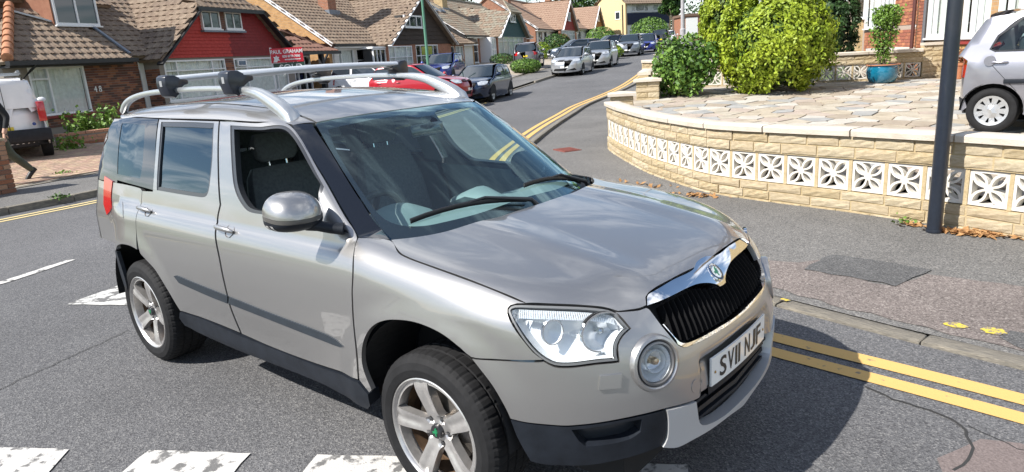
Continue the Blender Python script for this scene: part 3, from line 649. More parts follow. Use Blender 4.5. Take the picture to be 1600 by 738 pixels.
    # --- door handles
    for (hx,hz,dd,dm) in ((-1.405,.985,d1,d2),(-2.335,1.00,d3,d4)):
        hp=lift(A,np.array([sxp(hx-.03,-.84,hz)]),fL3); c=Vector(hp[0][0]); n=Vector(hp[1][0]); ex=Vector((1,0,-.03)).normalized(); up=ex.cross(n)*-1; up=n.cross(ex).normalized()
        if up.z<0: up=-up
        V=[];Fc=[];seg=24
        for r,h in ((.036,.0015),(.032,-.004),(.022,-.016),(.001,-.021)):
            for k in range(seg):
                a=2*math.pi*k/seg; V.append(c+ex*(.048)+ex*math.cos(a)*r*1.05+up*(math.sin(a)*r*.95)+n*(h+.001))
        for i in range(3):
            for k in range(seg): Fc.append((i*seg+k,i*seg+(k+1)%seg,(i+1)*seg+(k+1)%seg,(i+1)*seg+k))
        cup=link('handle_cup',MB().add(V,Fc).mesh('handle_cup',mat('handle_cup_paint',(.30,.27,.245),.35,.6,coat=.5),True),dd); mirror_obj(cup,dm)
        mb=MB(); mb.tube([c-ex*.075+n*.004,c-ex*.066+n*.018,c-ex*.03+n*.028,c+ex*.03+n*.029,c+ex*.078+n*.024,c+ex*.094+n*.010],[.008,.011,.0135,.0135,.012,.007],14,True,1.0)
        h=mb.build('door_handle',paint,dd,True); mirror_obj(h,dm)
    # --- door mirror
    def grid_shell(fn,nu,nv,closeu=True):
        V=[];Fc=[]
        for i in range(nv+1):
            for k in range(nu): V.append(fn(2*math.pi*k/nu,i/nv))
        for i in range(nv):
            for k in range(nu): Fc.append((i*nu+k,i*nu+(k+1)%nu,(i+1)*nu+(k+1)%nu,(i+1)*nu+k))
        return V,Fc
    mc=Vector((-.630,-.935,1.155)); out=Vector((-.30,-.95,.06)).normalized(); back=Vector((-.95,.30,0)).normalized(); mup=Vector((0,0,1))
    def shell(a,v,rb=1.0):
        # a around, v from the glass edge (0) forward to the nose (1)
        ca,sa=math.cos(a),math.sin(a); sx=.120*(abs(ca)**.80)*(1 if ca>0 else -1); sz=(.100 if sa>0 else .066)*(abs(sa)**(.85 if sa>0 else .55))*(1 if sa>0 else -1)
        if sa<0: sz*=1-.2*max(0,-ca)
        k=math.cos(min(1,v)*math.pi/2)**.62 if v<1 else 0.0
        return mc+out*(sx*k+.01*(1-k))+mup*(sz*k-.008*(1-k))-back*(.095*math.sin(v*math.pi/2))+back*.045*(1-v)
    V,Fc=grid_shell(shell,40,12)
    # painted cap above, dark band, black base below: cut at two heights
    def cut(nm,m_,z0,z1,par):
        me=mesh_of(nm,V,Fc,m_); bm=bmesh.new(); bm.from_mesh(me)
        for z_,inner in ((z0,False),(z1,True)):
            if z_ is None: continue
            bmesh.ops.bisect_plane(bm,geom=bm.verts[:]+bm.edges[:]+bm.faces[:],plane_co=(mc.x,mc.y,mc.z+z_),plane_no=(.10,.0,1),clear_inner=not inner,clear_outer=inner)
        for f_ in bm.faces: f_.smooth=True
        bm.to_mesh(me); bm.free(); return link(nm,me,par)
    root=cut('wing_mirror',paint,.010,None,t)
    cut('mirror_band',mat('mirror_band_grey',(.11,.105,.10),.4,.3),-.008,.009,root); cut('mirror_base',trim,None,-.009,root)
    # glass, indicator, arm
    Vg=[shell(2*math.pi*k/40,0)*1.0 for k in range(40)]; cg=sum(Vg,Vector())/40
    link('mirror_glass',MB().add([cg+(v-cg)*.93-back*.006 for v in Vg]+[cg-back*.006],[(k,40,(k+1)%40) for k in range(40)]).mesh('mirror_glass',mat('mirror_silver',(.9,.9,.9),.01,1)),root)
    V=[]
    for i in range(8):
        a=-.22-.42*i/7
        for v in (.10,.42): V.append(mc+(shell(a,v)-mc)*1.012-back*.002)
    link('indicator_lens',MB().add(V,[(2*i,2*i+1,2*i+3,2*i+2) for i in range(7)]).mesh('indicator_lens',mat('clear_indicator',(.62,.60,.58),.15,.2,coat=1),True),root)
    arm=MB(); arm.tube([(-.50,-.80,1.085),(-.535,-.835,1.092),(-.57,-.875,1.108),(-.60,-.91,1.115)],[.034,.030,.030,.03],14,True,.75); arm.build('mirror_arm',trim,root,True)
    m2=mirror_obj(root,t)
    for ch_ in list(root.children): mirror_obj(ch_,m2)
    pv=Vector((-.52,.825,0)); m2.matrix_local=Matrix.Translation((-.02,-.055,-.06))@Matrix.Translation(pv)@Matrix.Rotation(math.radians(80),4,'Z')@Matrix.Translation(-pv)
    # --- roof rails and load bars
    rm=mat('rail_silver',(.58,.60,.61),.30,.75,noise=.03,nscale=40)
    def rail():
        path=[(-3.05,-.585,1.545),(-3.0,-.585,1.585),(-2.92,-.583,1.617),(-2.78,-.58,1.643),(-2.55,-.578,1.660),(-2.1,-.575,1.667),(-1.75,-.575,1.664),(-1.50,-.575,1.650),(-1.38,-.575,1.632),(-1.26,-.578,1.590),(-1.16,-.582,1.548),(-1.11,-.585,1.520),(-1.085,-.587,1.470)]
        P=spline(path,.05,80,False); mb=MB(); n=len(P); R=[]
        # flat section: taller than wide, widening at the front foot
        V=[];Fc=[]; seg=12
        for i,p in enumerate(P):
            tt=P[min(i+1,n-1)]-P[max(i-1,0)]; tt/=np.linalg.norm(tt); a=np.array([0,1.,0]); b=np.cross(tt,a); b*=-1 if b[2]<0 else 1
            u=i/(n-1); h=.016+.020*np.clip((u-.72)/.2,0,1)+.004*np.clip((.12-u)/.12,0,1); wd=.022+.019*np.clip((u-.72)/.25,0,1)
            for k in range(seg):
                th=2*math.pi*k/seg; c_,s_=math.cos(th),math.sin(th); c_=np.sign(c_)*abs(c_)**.7; s_=np.sign(s_)*abs(s_)**.7
                V.append(p+a*c_*wd+b*s_*h)
        for i in range(n-1):
            for k in range(seg): Fc.append((i*seg+k,i*seg+(k+1)%seg,(i+1)*seg+(k+1)%seg,(i+1)*seg+k))
        Fc+= [tuple(range(seg)),tuple((n-1)*seg+k for k in range(seg))]
        o=MB().add(V,Fc).build('roof_rail',rm,t,True); return o
    r1=rail(); mirror_obj(r1,t)
    whitebar=mat('bar_white_alu',(.72,.74,.76),.32,.45); foot=mat('bar_foot_black',(.016,.02,.032),.32,coat=.2)
    for (xa,xb,zz) in ((-1.585,-1.70,1.728),(-2.30,-2.54,1.728)):
        a=Vector((xa+.02,-.60,zz)); b=Vector((xb-.02,.60,zz)); d=(b-a).normalized(); a-=d*.01; b+=d*.06
        V=[];Fc=[];seg=16
        px=d.cross(Vector((0,0,1))).normalized()
        for i in range(9):
            q=a.lerp(b,i/8)+Vector((0,0,.012*math.sin(math.pi*i/8)))
            for k in range(seg):
                th=2*math.pi*k/seg; V.append(q+px*math.cos(th)*.042+Vector((0,0,1))*math.sin(th)*.019)
        for i in range(8):
            for k in range(seg): Fc.append((i*seg+k,i*seg+(k+1)%seg,(i+1)*seg+(k+1)%seg,(i+1)*seg+k))
        Fc+= [tuple(range(seg)),tuple(8*seg+k for k in range(seg))]
        bar=MB().add(V,Fc).build('load_bar',whitebar,t,True)
        for q,sgn in ((a,1),(b,-1)):
            # clamp foot: wedge that runs in under the bar
            q0=q+d*sgn*.0
            prof=[(-.045,.018),(-.025,.027),(.02,.024),(.055,.006),(.105,-.006),(.105,-.030),(.075,-.036),(.045,-.055),(.03,-.085),(.0,-.105),(-.03,-.09),(-.05,-.03)]
            mb=MB(); hw=.042
            dd_=d*sgn
            mb.prism([q0+dd_*u+Vector((0,0,v))-px*hw for u,v in prof],px*2*hw)
            fo=mb.build('bar_foot',foot,bar,False,.008)
            lk=MB(); lc=q0-dd_*.047+Vector((0,0,-.02)); lk.obox(lc,px*.010,-dd_*.003,Vector((0,0,.016))); lk.build('bar_lock',mat('lock_grey',(.4,.4,.42),.4,.5),bar)
    # --- wipers
    wm=mat('wiper_black',(.02,.021,.024),.42,spec=.5)
    def on_ws(x,y,h): 
        P,n=lift('xy',np.array([(x,y)]),fG3); return Vector(P[0])+Vector(n[0])*h
    for y0,y1,x0,x1 in ((-.02,-.58,-.16,-.335),(.60,.06,-.285,-.235)):
        mb=MB(); q=[on_ws(x0+(x1-x0)*k/8-.05*math.sin(math.pi*k/8)*0,y0+(y1-y0)*k/8,.018) for k in range(9)]
        mb.tube(q,[.006]*9,8,True,1.6); wr=mb.build('wiper',wm,t,True)
        mb=MB(); piv=on_ws(x0+.05,y0+.03,.012); mb.tube([piv,on_ws(x0+.02,y0+.0,.035),q[3]+Vector((0,0,.016)),q[4]+Vector((0,0,.006))],[.014,.011,.007,.006],8); mb.build('wiper_arm',wm,wr,True)
        mb=MB(); mb.tube([p-Vector((0,0,.010)) for p in q],[.004]*9,6); mb.build('wiper_rubber',rubber,wr)
    # --- underside, arch liners
    ub=MB(); ub.box((-3.15,-.60,.22),(.70,.60,.46)); ub.box((-2.05,-.80,.30),(-.48,.80,.42)); ub.build('underbody',dark,t)
    fr=MB(); fr.box((.35,-.55,.34),(.72,.55,.80)); fr.build('engine_bay',dark,t)
    for cx in (0.,-2.56):
        for sg in (-1,1):
            mb=MB(); R0=.405
            mb.lathe([(R0,.0),(R0,.30)] ,28,'y',(cx,-.875 if sg<0 else .575,.40),math.radians(-2),math.radians(182))
            mb.lathe([(R0,0.),(.01,0)],28,'y',(cx,-.56 if sg<0 else .56,.40),math.radians(-2),math.radians(182))
            mb.build('arch_liner',dark,t)
    # --- wheels
    build_wheels(t)
    build_cabin(t,(d1,d2,d3,d4))
    return t
def build_wheels(t):
    # tyre (axis y, outer face towards -y, hub plane at y=0)
    prof=[(.222,.012),(.226,-.002),(.240,-.010),(.268,-.016),(.296,-.010),(.314,.004),(.3235,.018),(.3265,.030),(.3275,.060),(.3205,.062),(.3205,.070),(.328,.072),(.3282,.108),(.3205,.110),(.3205,.118),(.3282,.120),(.328,.156),(.3205,.158),(.3205,.166),(.3275,.168),(.3265,.196),(.3235,.210),(.314,.222),(.27,.236),(.222,.215)]
    seg=216; V=[];Fc=[]
    for i,(r,h) in enumerate(prof):
        for k in range(seg):
            rr=r
            if .313<r and (i in (5,6,7,8) or i in (19,20,21,22)) and k%4==0: rr=r-.0032
            if i in (11,12) and k%6==2: rr=r-.004
            if i in (15,16) and k%6==4: rr=r-.004
            a=2*math.pi*(k+ (.5 if i>13 else 0))/seg; V.append((rr*math.cos(a),h,rr*math.sin(a)))
    for i in range(len(prof)-1):
        for k in range(seg): Fc.append((i*seg+k,(i+1)*seg+k,(i+1)*seg+(k+1)%seg,i*seg+(k+1)%seg))
    me_t=mesh_of('tyre',V,[f[::-1] for f in Fc],rubber,True)
    bm=bmesh.new(); bm.from_mesh(me_t)
    bmesh.ops.recalc_face_normals(bm,faces=bm.faces)
    for e in bm.edges: e.smooth=not(len(e.link_faces)==2 and e.calc_face_angle(0)>.24)
    bm.to_mesh(me_t); bm.free()
    # raised lettering-like ribs on the sidewall
    rimp=[(.232,-.004),(.2335,-.0075),(.229,-.010),(.223,-.006),(.219,.006),(.213,.03),(.205,.07),(.205,.19),(.21,.2)]
    me_r=MB().lathe(rimp,72,'y').mesh('rim',alloy,True)
    # spoked face: disc with five holes
    th=np.linspace(0,2*math.pi,91)[:-1]; outer=np.c_[.2205*np.cos(th),.2205*np.sin(th)]
    holes=[]
    for k in range(5):
        a0=math.radians(90+36+72*k); ca,sa=math.cos(a0),math.sin(a0)
        def pt(r,w): return (r*ca-w*sa,r*sa+w*ca)
        h=[]
        r0,r1=.068,.207
        def hw(r): return max(.002,r*math.tan(math.radians(36))-(.031+.012*((r-.07)/.14)**1.5)/math.cos(math.radians(36)))
        for r in np.linspace(r0,r1-.012,9): h.append((r,hw(r)))
        pts=[pt(r,w) for r,w in h]
        aw=math.atan2(h[-1][1],h[-1][0])
        arc=[(r1*math.cos(a0+b),r1*math.sin(a0+b)) for b in np.linspace(aw*.92,-aw*.92,9)]
        pts+=arc+[pt(r,-w) for r,w in h[::-1]]
        holes.append(spline(pts,.008,60))
    V2,T,bd=cdt(outer,holes,.009)
    r=np.hypot(V2[:,0],V2[:,1]); a=np.arctan2(V2[:,1],V2[:,0])
    dep=pw(r,[0,.03,.055,.085,.14,.19,.2205],[.030,.030,.028,.020,.008,.001,.004])
    da=np.abs(((a-math.radians(90)+math.pi/5)%(2*math.pi/5))-math.pi/5)*r   # distance from the spoke's centre line
    dep=dep+np.where(r>.07,.006*np.clip((r-.07)/.03,0,1)*bump(da-0,.022),0)*1.0
    # bolt wells
    for k in range(5):
        b=math.radians(90+36+72*k); bx,by=.056*math.cos(b),.056*math.sin(b); d_=np.hypot(V2[:,0]-bx,V2[:,1]-by); dep+= .020*bump(np.maximum(d_-.010,0),.008)
    V=[(p[0],d_,p[1]) for p,d_ in zip(V2,dep)]; F_=[tuple(int(i) for i in t_) for t_ in T]
    def up(fc):
        A_,B_,C_=[np.array(V[i]) for i in fc]; return np.cross(B_-A_,C_-A_)[1]<0
    F_=[fc if up(fc) else fc[::-1] for fc in F_]
    idx={}
    for a_,b_ in bd:
        for k in (a_,b_):
            if k not in idx: idx[k]=len(V); x,y,z=V[k]; rr=math.hypot(x,z); s=1.0 if rr>.215 else .985; V.append((x*s,y+.038,z*s))
    nb=len(F_)
    for a_,b_ in bd: F_.append((a_,b_,idx[b_],idx[a_]))
    me_f=mesh_of('wheel_spokes',V,F_,[alloy,brown],True)
    me_f.polygons.foreach_set('material_index',[0]*nb+[0]*(len(F_)-nb))
    bm=bmesh.new(); bm.from_mesh(me_f)
    for e in bm.edges: e.smooth=not(len(e.link_faces)==2 and e.calc_face_angle(0)>.7)
    bm.to_mesh(me_f); bm.free()
    me_c=MB().lathe([(.031,.03),(.030,.016),(.027,.012),(.001,.011)],28,'y').mesh('wheel_cap',mat('cap_dark',(.03,.03,.032),.3,.3,coat=.5),True)
    gm=mat('cap_green',(.01,.20,.075),.3,coat=.5)
    pol=[(-.9,.15),(-.2,.25),(.05,.75),(.65,.95),(.35,.55),(.75,.5),(.4,.25),(.7,.1),(.3,-.05),(.55,-.25),(.15,-.25),(.2,-.8),(-.15,-.8),(-.2,-.2),(-.9,-.2),(-.65,-.02)]
    me_g=MB().prism([(a_*.021,.0105,b_*.021) for a_,b_ in pol],(0,-.0015,0)).mesh('cap_mark',gm)
    me_d=MB().lathe([(.15,.085),(.15,.075),(.07,.072),(.07,.05),(.001,.05)],40,'y').mesh('brake_disc',mat('disc_metal',(.20,.18,.16),.4,.8,noise=.2),True)
    me_b=MB().lathe([(.204,.12),(.001,.12)],40,'y').mesh('wheel_back',dark)
    ml=MB().lathe([(.2045,.05),(.2045,.12)],40,'y').mesh('rim_barrel',brown,True)
    me_n=[]
    for k in range(5):
        b=math.radians(90+36+72*k); me_n.append(MB().lathe([(.0095,.036),(.0095,.030),(.001,.028)],10,'y',(.056*math.cos(b),0,.056*math.sin(b))).mesh('wheel_bolt',mat('bolt_metal',(.12,.12,.125),.4,.8)))
    for cx in (0.,WB):
        for sg in (-1,1):
            wroot=link('wheel',me_t,t,(cx,sg*.862,RW),0 if sg<0 else math.pi)
            for nm,me in (('rim',me_r),('wheel_spokes',me_f),('wheel_cap',me_c),('cap_mark',me_g),('brake_disc',me_d),('wheel_back',me_b),('rim_barrel',ml))+tuple(('wheel_bolt',q) for q in me_n):
                o=link(nm,me,wroot)
            for ch_ in wroot.children: ch_.rotation_euler=(0,math.radians(-14 if cx==0 else 20)*1,0)
def build_cabin(t,doors):
    fab=mat('seat_cloth',(.11,.12,.125),.85,noise=.2,nscale=60,bump=.1,bscale=300); pl=mat('dash_plastic',(.21,.245,.245),.6,bump=.06,bscale=300); lining=mat('head_lining',(.34,.33,.31),.9)
    # door cards and roof lining
    A='sx'
    for pts,dd in (([sxp(-1.45,-.87,.45),sxp(-1.50,-.87,.92),sxp(-1.50,-.80,1.08),sxp(-.47,-.80,1.05),sxp(-.42,-.87,.9),sxp(-.42,-.87,.48)],doors[:2]),([sxp(-2.04,-.87,.45),sxp(-2.38,-.88,.80),sxp(-2.40,-.80,1.10),sxp(-1.55,-.80,1.08),sxp(-1.53,-.87,.92),sxp(-1.47,-.87,.46)],doors[2:])):
        a,b=panel('door_card',pl,t,A,pts,mirror=True,off=-.06,flange=0,res=.1,inset=0); a.parent,b.parent=dd
    panel('head_lining',lining,t,'xy',[(-.97,0),(-1.0,-.5),(-1.4,-.58),(-2.9,-.56),(-3.0,-.3),(-3.0,0)],fn=fG3,sym=True,off=-.045,flange=0,res=.12)
    # inner side of the pillars
    for pts in ([sxp(-1.50,-.80,1.09),sxp(-1.66,-.80,1.10),sxp(-1.70,-.66,1.50),sxp(-1.58,-.66,1.50)],[sxp(-2.28,-.80,1.10),sxp(-2.48,-.80,1.12),sxp(-2.52,-.66,1.49),sxp(-2.35,-.66,1.50)],[sxp(-2.86,-.79,1.13),sxp(-3.0,-.76,1.12),sxp(-3.0,-.62,1.50),sxp(-2.90,-.64,1.50)]):
        panel('pillar_lining',pl,t,A,pts,mirror=True,off=-.05,flange=0,res=.1,inset=0,smooth_out=False)
    MB().box((-3.0,-.74,.43),(-.25,.74,.47)).build('cabin_floor',dark,t)
    # dashboard
    prof=[(-.22,1.00),(-.34,1.012),(-.50,1.015),(-.66,.995),(-.74,.95),(-.76,.86),(-.70,.86),(-.50,.88),(-.24,.90)]
    mb=MB(); mb.prism([(x,-.76,z) for x,z in prof],(0,1.52,0)); ds=mb.build('dashboard',pl,t,True,.02)
    hood=[]
    mb=MB(); V=[];Fc=[]
    for i in range(9):
        y=-.37-.20+.40*i/8; h=math.sin(math.pi*i/8)**.6
        V+= [(-.50,y,1.0),(-.60,y,1.01+.055*h),(-.70,y,1.01+.075*h),(-.78,y,.99+.055*h),(-.78,y,.90)]
    for i in range(8):
        for k in range(4): Fc.append((i*5+k,i*5+k+1,(i+1)*5+k+1,(i+1)*5+k))
    mb.add(V,Fc).build('instrument_hood',pl,ds,True)
    mb=MB(); mb.tube([(-.45,.15,1.02),(-.62,.15,1.045),(-.75,.15,1.0)],[.05,.10,.08],12,True,.35); mb.build('dash_binnacle',pl,ds,True)
    # steering wheel
    c=Vector((-.87,-.37,.965)); ax=Vector((-.90,0,.42)).normalized(); u=Vector((0,1,0)); v=ax.cross(u)
    V=[];Fc=[]
    for i in range(36):
        a=2*math.pi*i/36; d=u*math.cos(a)+v*math.sin(a)
        for k in range(8):
            b=2*math.pi*k/8; V.append(c+d*(.182+.016*math.cos(b))+ax*.016*math.sin(b))
    for i in range(36):
        for k in range(8): Fc.append((i*8+k,i*8+(k+1)%8,((i+1)%36)*8+(k+1)%8,((i+1)%36)*8+k))
    mb=MB().add(V,Fc); mb.tube([c-ax*.05,c+ax*.01],[.055,.07],16)
    for a in (0,math.pi,-math.pi/2):
        d=u*math.cos(a)+v*math.sin(a); mb.tube([c,c+d*.175],.016,8)
    mb.build('steering_wheel',mat('wheel_leather',(.02,.02,.021),.45),t,True)
    # seats
    def seat(y,x0,wd,nm='seat'):
        V=[];Fc=[]
        def slab(path,w_,th,seg=14):
            VV=[];FF=[];n=len(path)
            for i,(x,z,ww,tt) in enumerate(path):
                x2,z2=path[min(i+1,n-1)][:2]; x1,z1=path[max(i-1,0)][:2]; dx,dz=x2-x1,z2-z1; l=math.hypot(dx,dz) or 1; nx,nzz=-dz/l,dx/l
                for k in range(seg):
                    a=2*math.pi*k/seg; c_,s_=math.cos(a),math.sin(a); c_=math.copysign(abs(c_)**.55,c_); s_=math.copysign(abs(s_)**.55,s_)
                    VV.append((x+nx*s_*tt,y+c_*ww,z+nzz*s_*tt))
            for i in range(n-1):
                for k in range(seg): FF.append((i*seg+k,i*seg+(k+1)%seg,(i+1)*seg+(k+1)%seg,(i+1)*seg+k))
            FF+= [tuple(range(seg)),tuple((n-1)*seg+k for k in range(seg))]
            return VV,FF
        s=thing_part=MB().add(*slab([(x0+.42,.66,wd*.9,.05),(x0+.38,.69,wd,.075),(x0+.1,.67,wd,.08),(x0-.08,.66,wd*.95,.07)],0,0)).build(nm,fab,t,True)
        MB().add(*slab([(x0-.06,.66,wd*.92,.06),(x0-.10,.80,wd,.075),(x0-.16,1.0,wd,.07),(x0-.215,1.18,wd*.82,.055),(x0-.23,1.225,wd*.70,.03)],0,0)).build('backrest',fab,s,True)
        MB().add(*slab([(x0-.225,1.255,.10,.03),(x0-.232,1.285,.13,.045),(x0-.25,1.36,.135,.045),(x0-.26,1.405,.11,.03)],0,0)).build('headrest',fab,s,True)
        mb=MB(); 
        for dy in (-.055,.055): mb.tube([(x0-.222,y+dy,1.20),(x0-.232,y+dy,1.275)],.0065,8)
        mb.build('headrest_post',chrome,s,True)
    for y in (-.37,.37): seat(y,-1.42,.245,'front_seat')
    for y in (-.45,0,.45): seat(y,-2.30,.20,'rear_seat')
    # rear-view mirror
    mb=MB(); mb.obox((-.80,0,1.395),(.010,-.004,.004),(0,.115,0),(-.004,0,.033)); m=mb.build('rear_view_mirror',blackp,t,False,.01)
    MB().tube([(-.74,0,1.44),(-.785,0,1.41)],[.022,.014],10).build('mirror_stalk',blackp,m,True)
# ================================================================ ground, road, pavements
DV=np.array([-.42,.907])
def zroad(v): return pw(v,[-200,0,17,22,26,33,49,74,117,300],[0,0,0.0,.06,.18,.52,1.08,1.75,2.8,4.5])
LK=np.array([(-8.2,-14),(-9.7,-2.5),(-9.98,.13),(-10.3,2.),(-12.2,7.),(-14.6,12.5),(-17.0,18.),(-19.9,26.5),(-21.3,30.5),(-28,46),(-38,70),(-50,98),(-75,150)],float)
RK=np.array([(12,1.2),(4,1.42),(1.71,1.66),(.36,1.93),(-1.0,2.25),(-2.3,2.85),(-4.2,4.55),(-5.55,6.2),(-6.95,8.6),(-8.1,10.75),(-9.47,13.5),(-10.9,16.5),(-13.3,23.6),(-16.5,32),(-21.5,44),(-31,67),(-43,96),(-66,146)],float)
def sdist(P,L):
    P=np.atleast_2d(P); best=np.full(len(P),1e9); sg=np.ones(len(P))
    for a,b in zip(L[:-1],L[1:]):
        d=b-a; t=np.clip(((P-a)@d)/(d@d),0,1); q=a+t[:,None]*d; r=P-q; dist=np.hypot(r[:,0],r[:,1]); m=dist<best
        best=np.where(m,dist,best); sg=np.where(m,np.sign(d[0]*r[:,1]-d[1]*r[:,0]),sg)
    return best*sg
def zleft(P):
    P=np.atleast_2d(P); s=sdist(P,LK); return zroad(P@DV)+np.where(s>-.3,.10+.040*np.clip(s-2.0,0,30),0)
def zpav(P):
    P=np.atleast_2d(P); return .33+.045*((P-np.array([1.843,-2.453]))@np.array([-.653,.757])-6)
def zr(P): return zroad(np.atleast_2d(P)@DV)
def sheet(name,outline,zf,off,m,res=1.5,parent=None,holes=()):
    V,T,bd=cdt(outline,holes,res); z=zf(V)+off
    c=(V[T[:,1]]-V[T[:,0]]); d=(V[T[:,2]]-V[T[:,0]]); T[(c[:,0]*d[:,1]-c[:,1]*d[:,0])<0]=T[(c[:,0]*d[:,1]-c[:,1]*d[:,0])<0][:,::-1]
    return link(name,mesh_of(name,np.c_[V,z],T.tolist(),m,True),parent)
def smooth_line(L,step=.5): return spline([tuple(p) for p in L],step,120,False)
def offs(L,d):
    "offset an open polyline to its left by d"
    t=np.gradient(L,axis=0); t/=np.linalg.norm(t,axis=1)[:,None]; return L+d*np.c_[-t[:,1],t[:,0]]
def ribbon(name,L,d0,d1,zf,off,m,parent=None,thick=0):
    a,b=offs(L,d0),offs(L,d1); n=len(L); za,zb=zf(a)+off,zf(b)+off
    V=np.r_[np.c_[a,za],np.c_[b,zb]].tolist(); F_=[(i,n+i,n+i+1,i+1) if d0>d1 else (i,i+1,n+i+1,n+i) for i in range(n-1)]
    return link(name,mesh_of(name,V,F_,m,True),parent)
def tonal(m,scale,amount):
    "large soft variation of tone on top of a material's own colour: polish, old repairs, grime"
    nt=m.node_tree; n=nt.nodes; L=nt.links; b=n['Principled BSDF']; src=b.inputs['Base Color'].links[0].from_socket
    t=n.new('ShaderNodeTexCoord'); z=n.new('ShaderNodeTexNoise'); z.inputs['Scale'].default_value=scale; z.inputs['Detail'].default_value=7; z.inputs['Roughness'].default_value=.65; L.new(t.outputs['Object'],z.inputs['Vector'])
    r=n.new('ShaderNodeValToRGB'); r.color_ramp.elements[0].position=.35; r.color_ramp.elements[1].position=.65; r.color_ramp.elements[0].color=(1-amount*.55,)*3+(1,); r.color_ramp.elements[1].color=(1,)*4; L.new(z.outputs['Fac'],r.inputs[0])
    x=n.new('ShaderNodeMix'); x.data_type='RGBA'; x.blend_type='MULTIPLY'; x.inputs[0].default_value=1; L.new(src,x.inputs[6]); L.new(r.outputs[0],x.inputs[7]); L.new(x.outputs[2],b.inputs['Base Color'])
def aggregate(name,lo,mid,hi,scale,ts,ta,bump=.5):
    "tarmac: bitumen with light and dark stone chips (one tone per chip), fine relief, broad wear"
    m=mat(name,mid,.88); nt=m.node_tree; n=nt.nodes; L=nt.links; b=n['Principled BSDF']; t=n.new('ShaderNodeTexCoord')
    v=n.new('ShaderNodeTexVoronoi'); v.inputs['Scale'].default_value=scale; L.new(t.outputs['Object'],v.inputs['Vector']); sp=n.new('ShaderNodeSeparateColor'); L.new(v.outputs['Color'],sp.inputs[0])
    r=n.new('ShaderNodeValToRGB'); e=r.color_ramp.elements; e[0].position=.0; e[0].color=(*lo,1); e[1].position=1; e[1].color=(*hi,1); q=e.new(.45); q.color=(*mid,1); q=e.new(.8); q.color=(*[x*1.25 for x in mid],1); L.new(sp.outputs[0],r.inputs[0]); L.new(r.outputs[0],b.inputs['Base Color'])
    bp=n.new('ShaderNodeBump'); bp.inputs['Strength'].default_value=bump; bp.inputs['Distance'].default_value=.006; L.new(v.outputs['Distance'],bp.inputs['Height']); L.new(bp.outputs[0],b.inputs['Normal']); tonal(m,ts,ta); return m
asphalt=aggregate('asphalt',(.062,.062,.067),(.124,.124,.128),(.25,.245,.24),135,.35,.50)
asph2=aggregate('pavement_tarmac',(.075,.074,.072),(.16,.155,.148),(.31,.295,.275),130,.5,.55)
redtar=aggregate('reddish_tarmac',(.10,.083,.077),(.195,.165,.152),(.37,.33,.30),120,.7,.55)
darkpatch=aggregate('dark_tarmac_patch',(.05,.05,.052),(.098,.098,.098),(.20,.195,.19),125,.9,.4)
grassm=mat('grass_ground',(.05,.085,.022),.95,col2=(.10,.12,.04),nscale=3,bump=.6,bscale=40)
kerbm=mat('kerb_concrete',(.12,.113,.10),.92,col2=(.29,.26,.21),nscale=9,detail=9,bump=.9,bscale=45)
def worn(name,col,under,cover,scale=9):
    m=mat(name,col,.8,col2=under,nscale=scale,detail=9,ramp=(cover,cover+.06),bump=.35,bscale=130); return m
white=worn('road_paint_white',(.56,.545,.52),(.15,.148,.145),.535,10); white2=worn('road_paint_white_worn',(.55,.545,.52),(.14,.138,.135),.50,8)
yellow=worn('road_paint_yellow',(.62,.39,.13),(.22,.18,.12),.62,14); yellow2=worn('road_paint_yellow_pale',(.62,.50,.24),(.22,.20,.16),.62,12); yellow3=worn('utility_paint_yellow',(.58,.45,.06),(.2,.17,.15),.50,40)
# far terrain
g=MB(); xs=np.r_[np.linspace(-420,-90,12),np.linspace(-84,30,58),np.linspace(36,300,12)]; ys=np.r_[np.linspace(-200,-22,9),np.linspace(-18,110,64),np.linspace(116,520,16)]
X_,Y_=np.meshgrid(xs,ys); Pg=np.c_[X_.ravel(),Y_.ravel()]; sL=sdist(Pg,LK); sR=-sdist(Pg,RK)
Zg=np.where(sL>0,zleft(Pg),np.where(sR>.5,zr(Pg)+np.where(Pg[:,1]>1.9,.03*np.clip(sR-3,0,25),0),zr(Pg)))-.16-.25*np.clip((2.5-np.abs(sL))/2.5,0,1)-.2*((sL<0)&(sR<0))
nx_=len(xs); V=np.c_[Pg,Zg].tolist(); F_=[(j*nx_+i,j*nx_+i+1,(j+1)*nx_+i+1,(j+1)*nx_+i) for j in range(len(ys)-1) for i in range(nx_-1)]
kind(link('ground',mesh_of('ground',V,F_,grassm,True)),'structure')
# road: main road and the side road the car stands in, one sheet
lk=smooth_line(LK,1.5); rk=smooth_line(RK,.5)
outline=np.r_[lk,rk[::-1],[(12,-5.2),(0,-5.4),(-3.2,-6.5),(-5.0,-9.5),(-5.2,-14)]]
kind(sheet('road',outline,zr,0,asphalt,1.3),'structure')
lkf=smooth_line(LK,.45); rkf=smooth_line(RK,.22)
# pavements
def clipv(L,a,b): v=L@DV; return L[(v>=a)&(v<=b)]
pl_=clipv(lkf,-9,120)
kind(ribbon('pavement',pl_,.14,2.0,zleft,.0,asph2),'structure')
kind(ribbon('pavement_edging',clipv(lkf,-9,60),2.0,2.1,zleft,.012,kerbm),'structure')
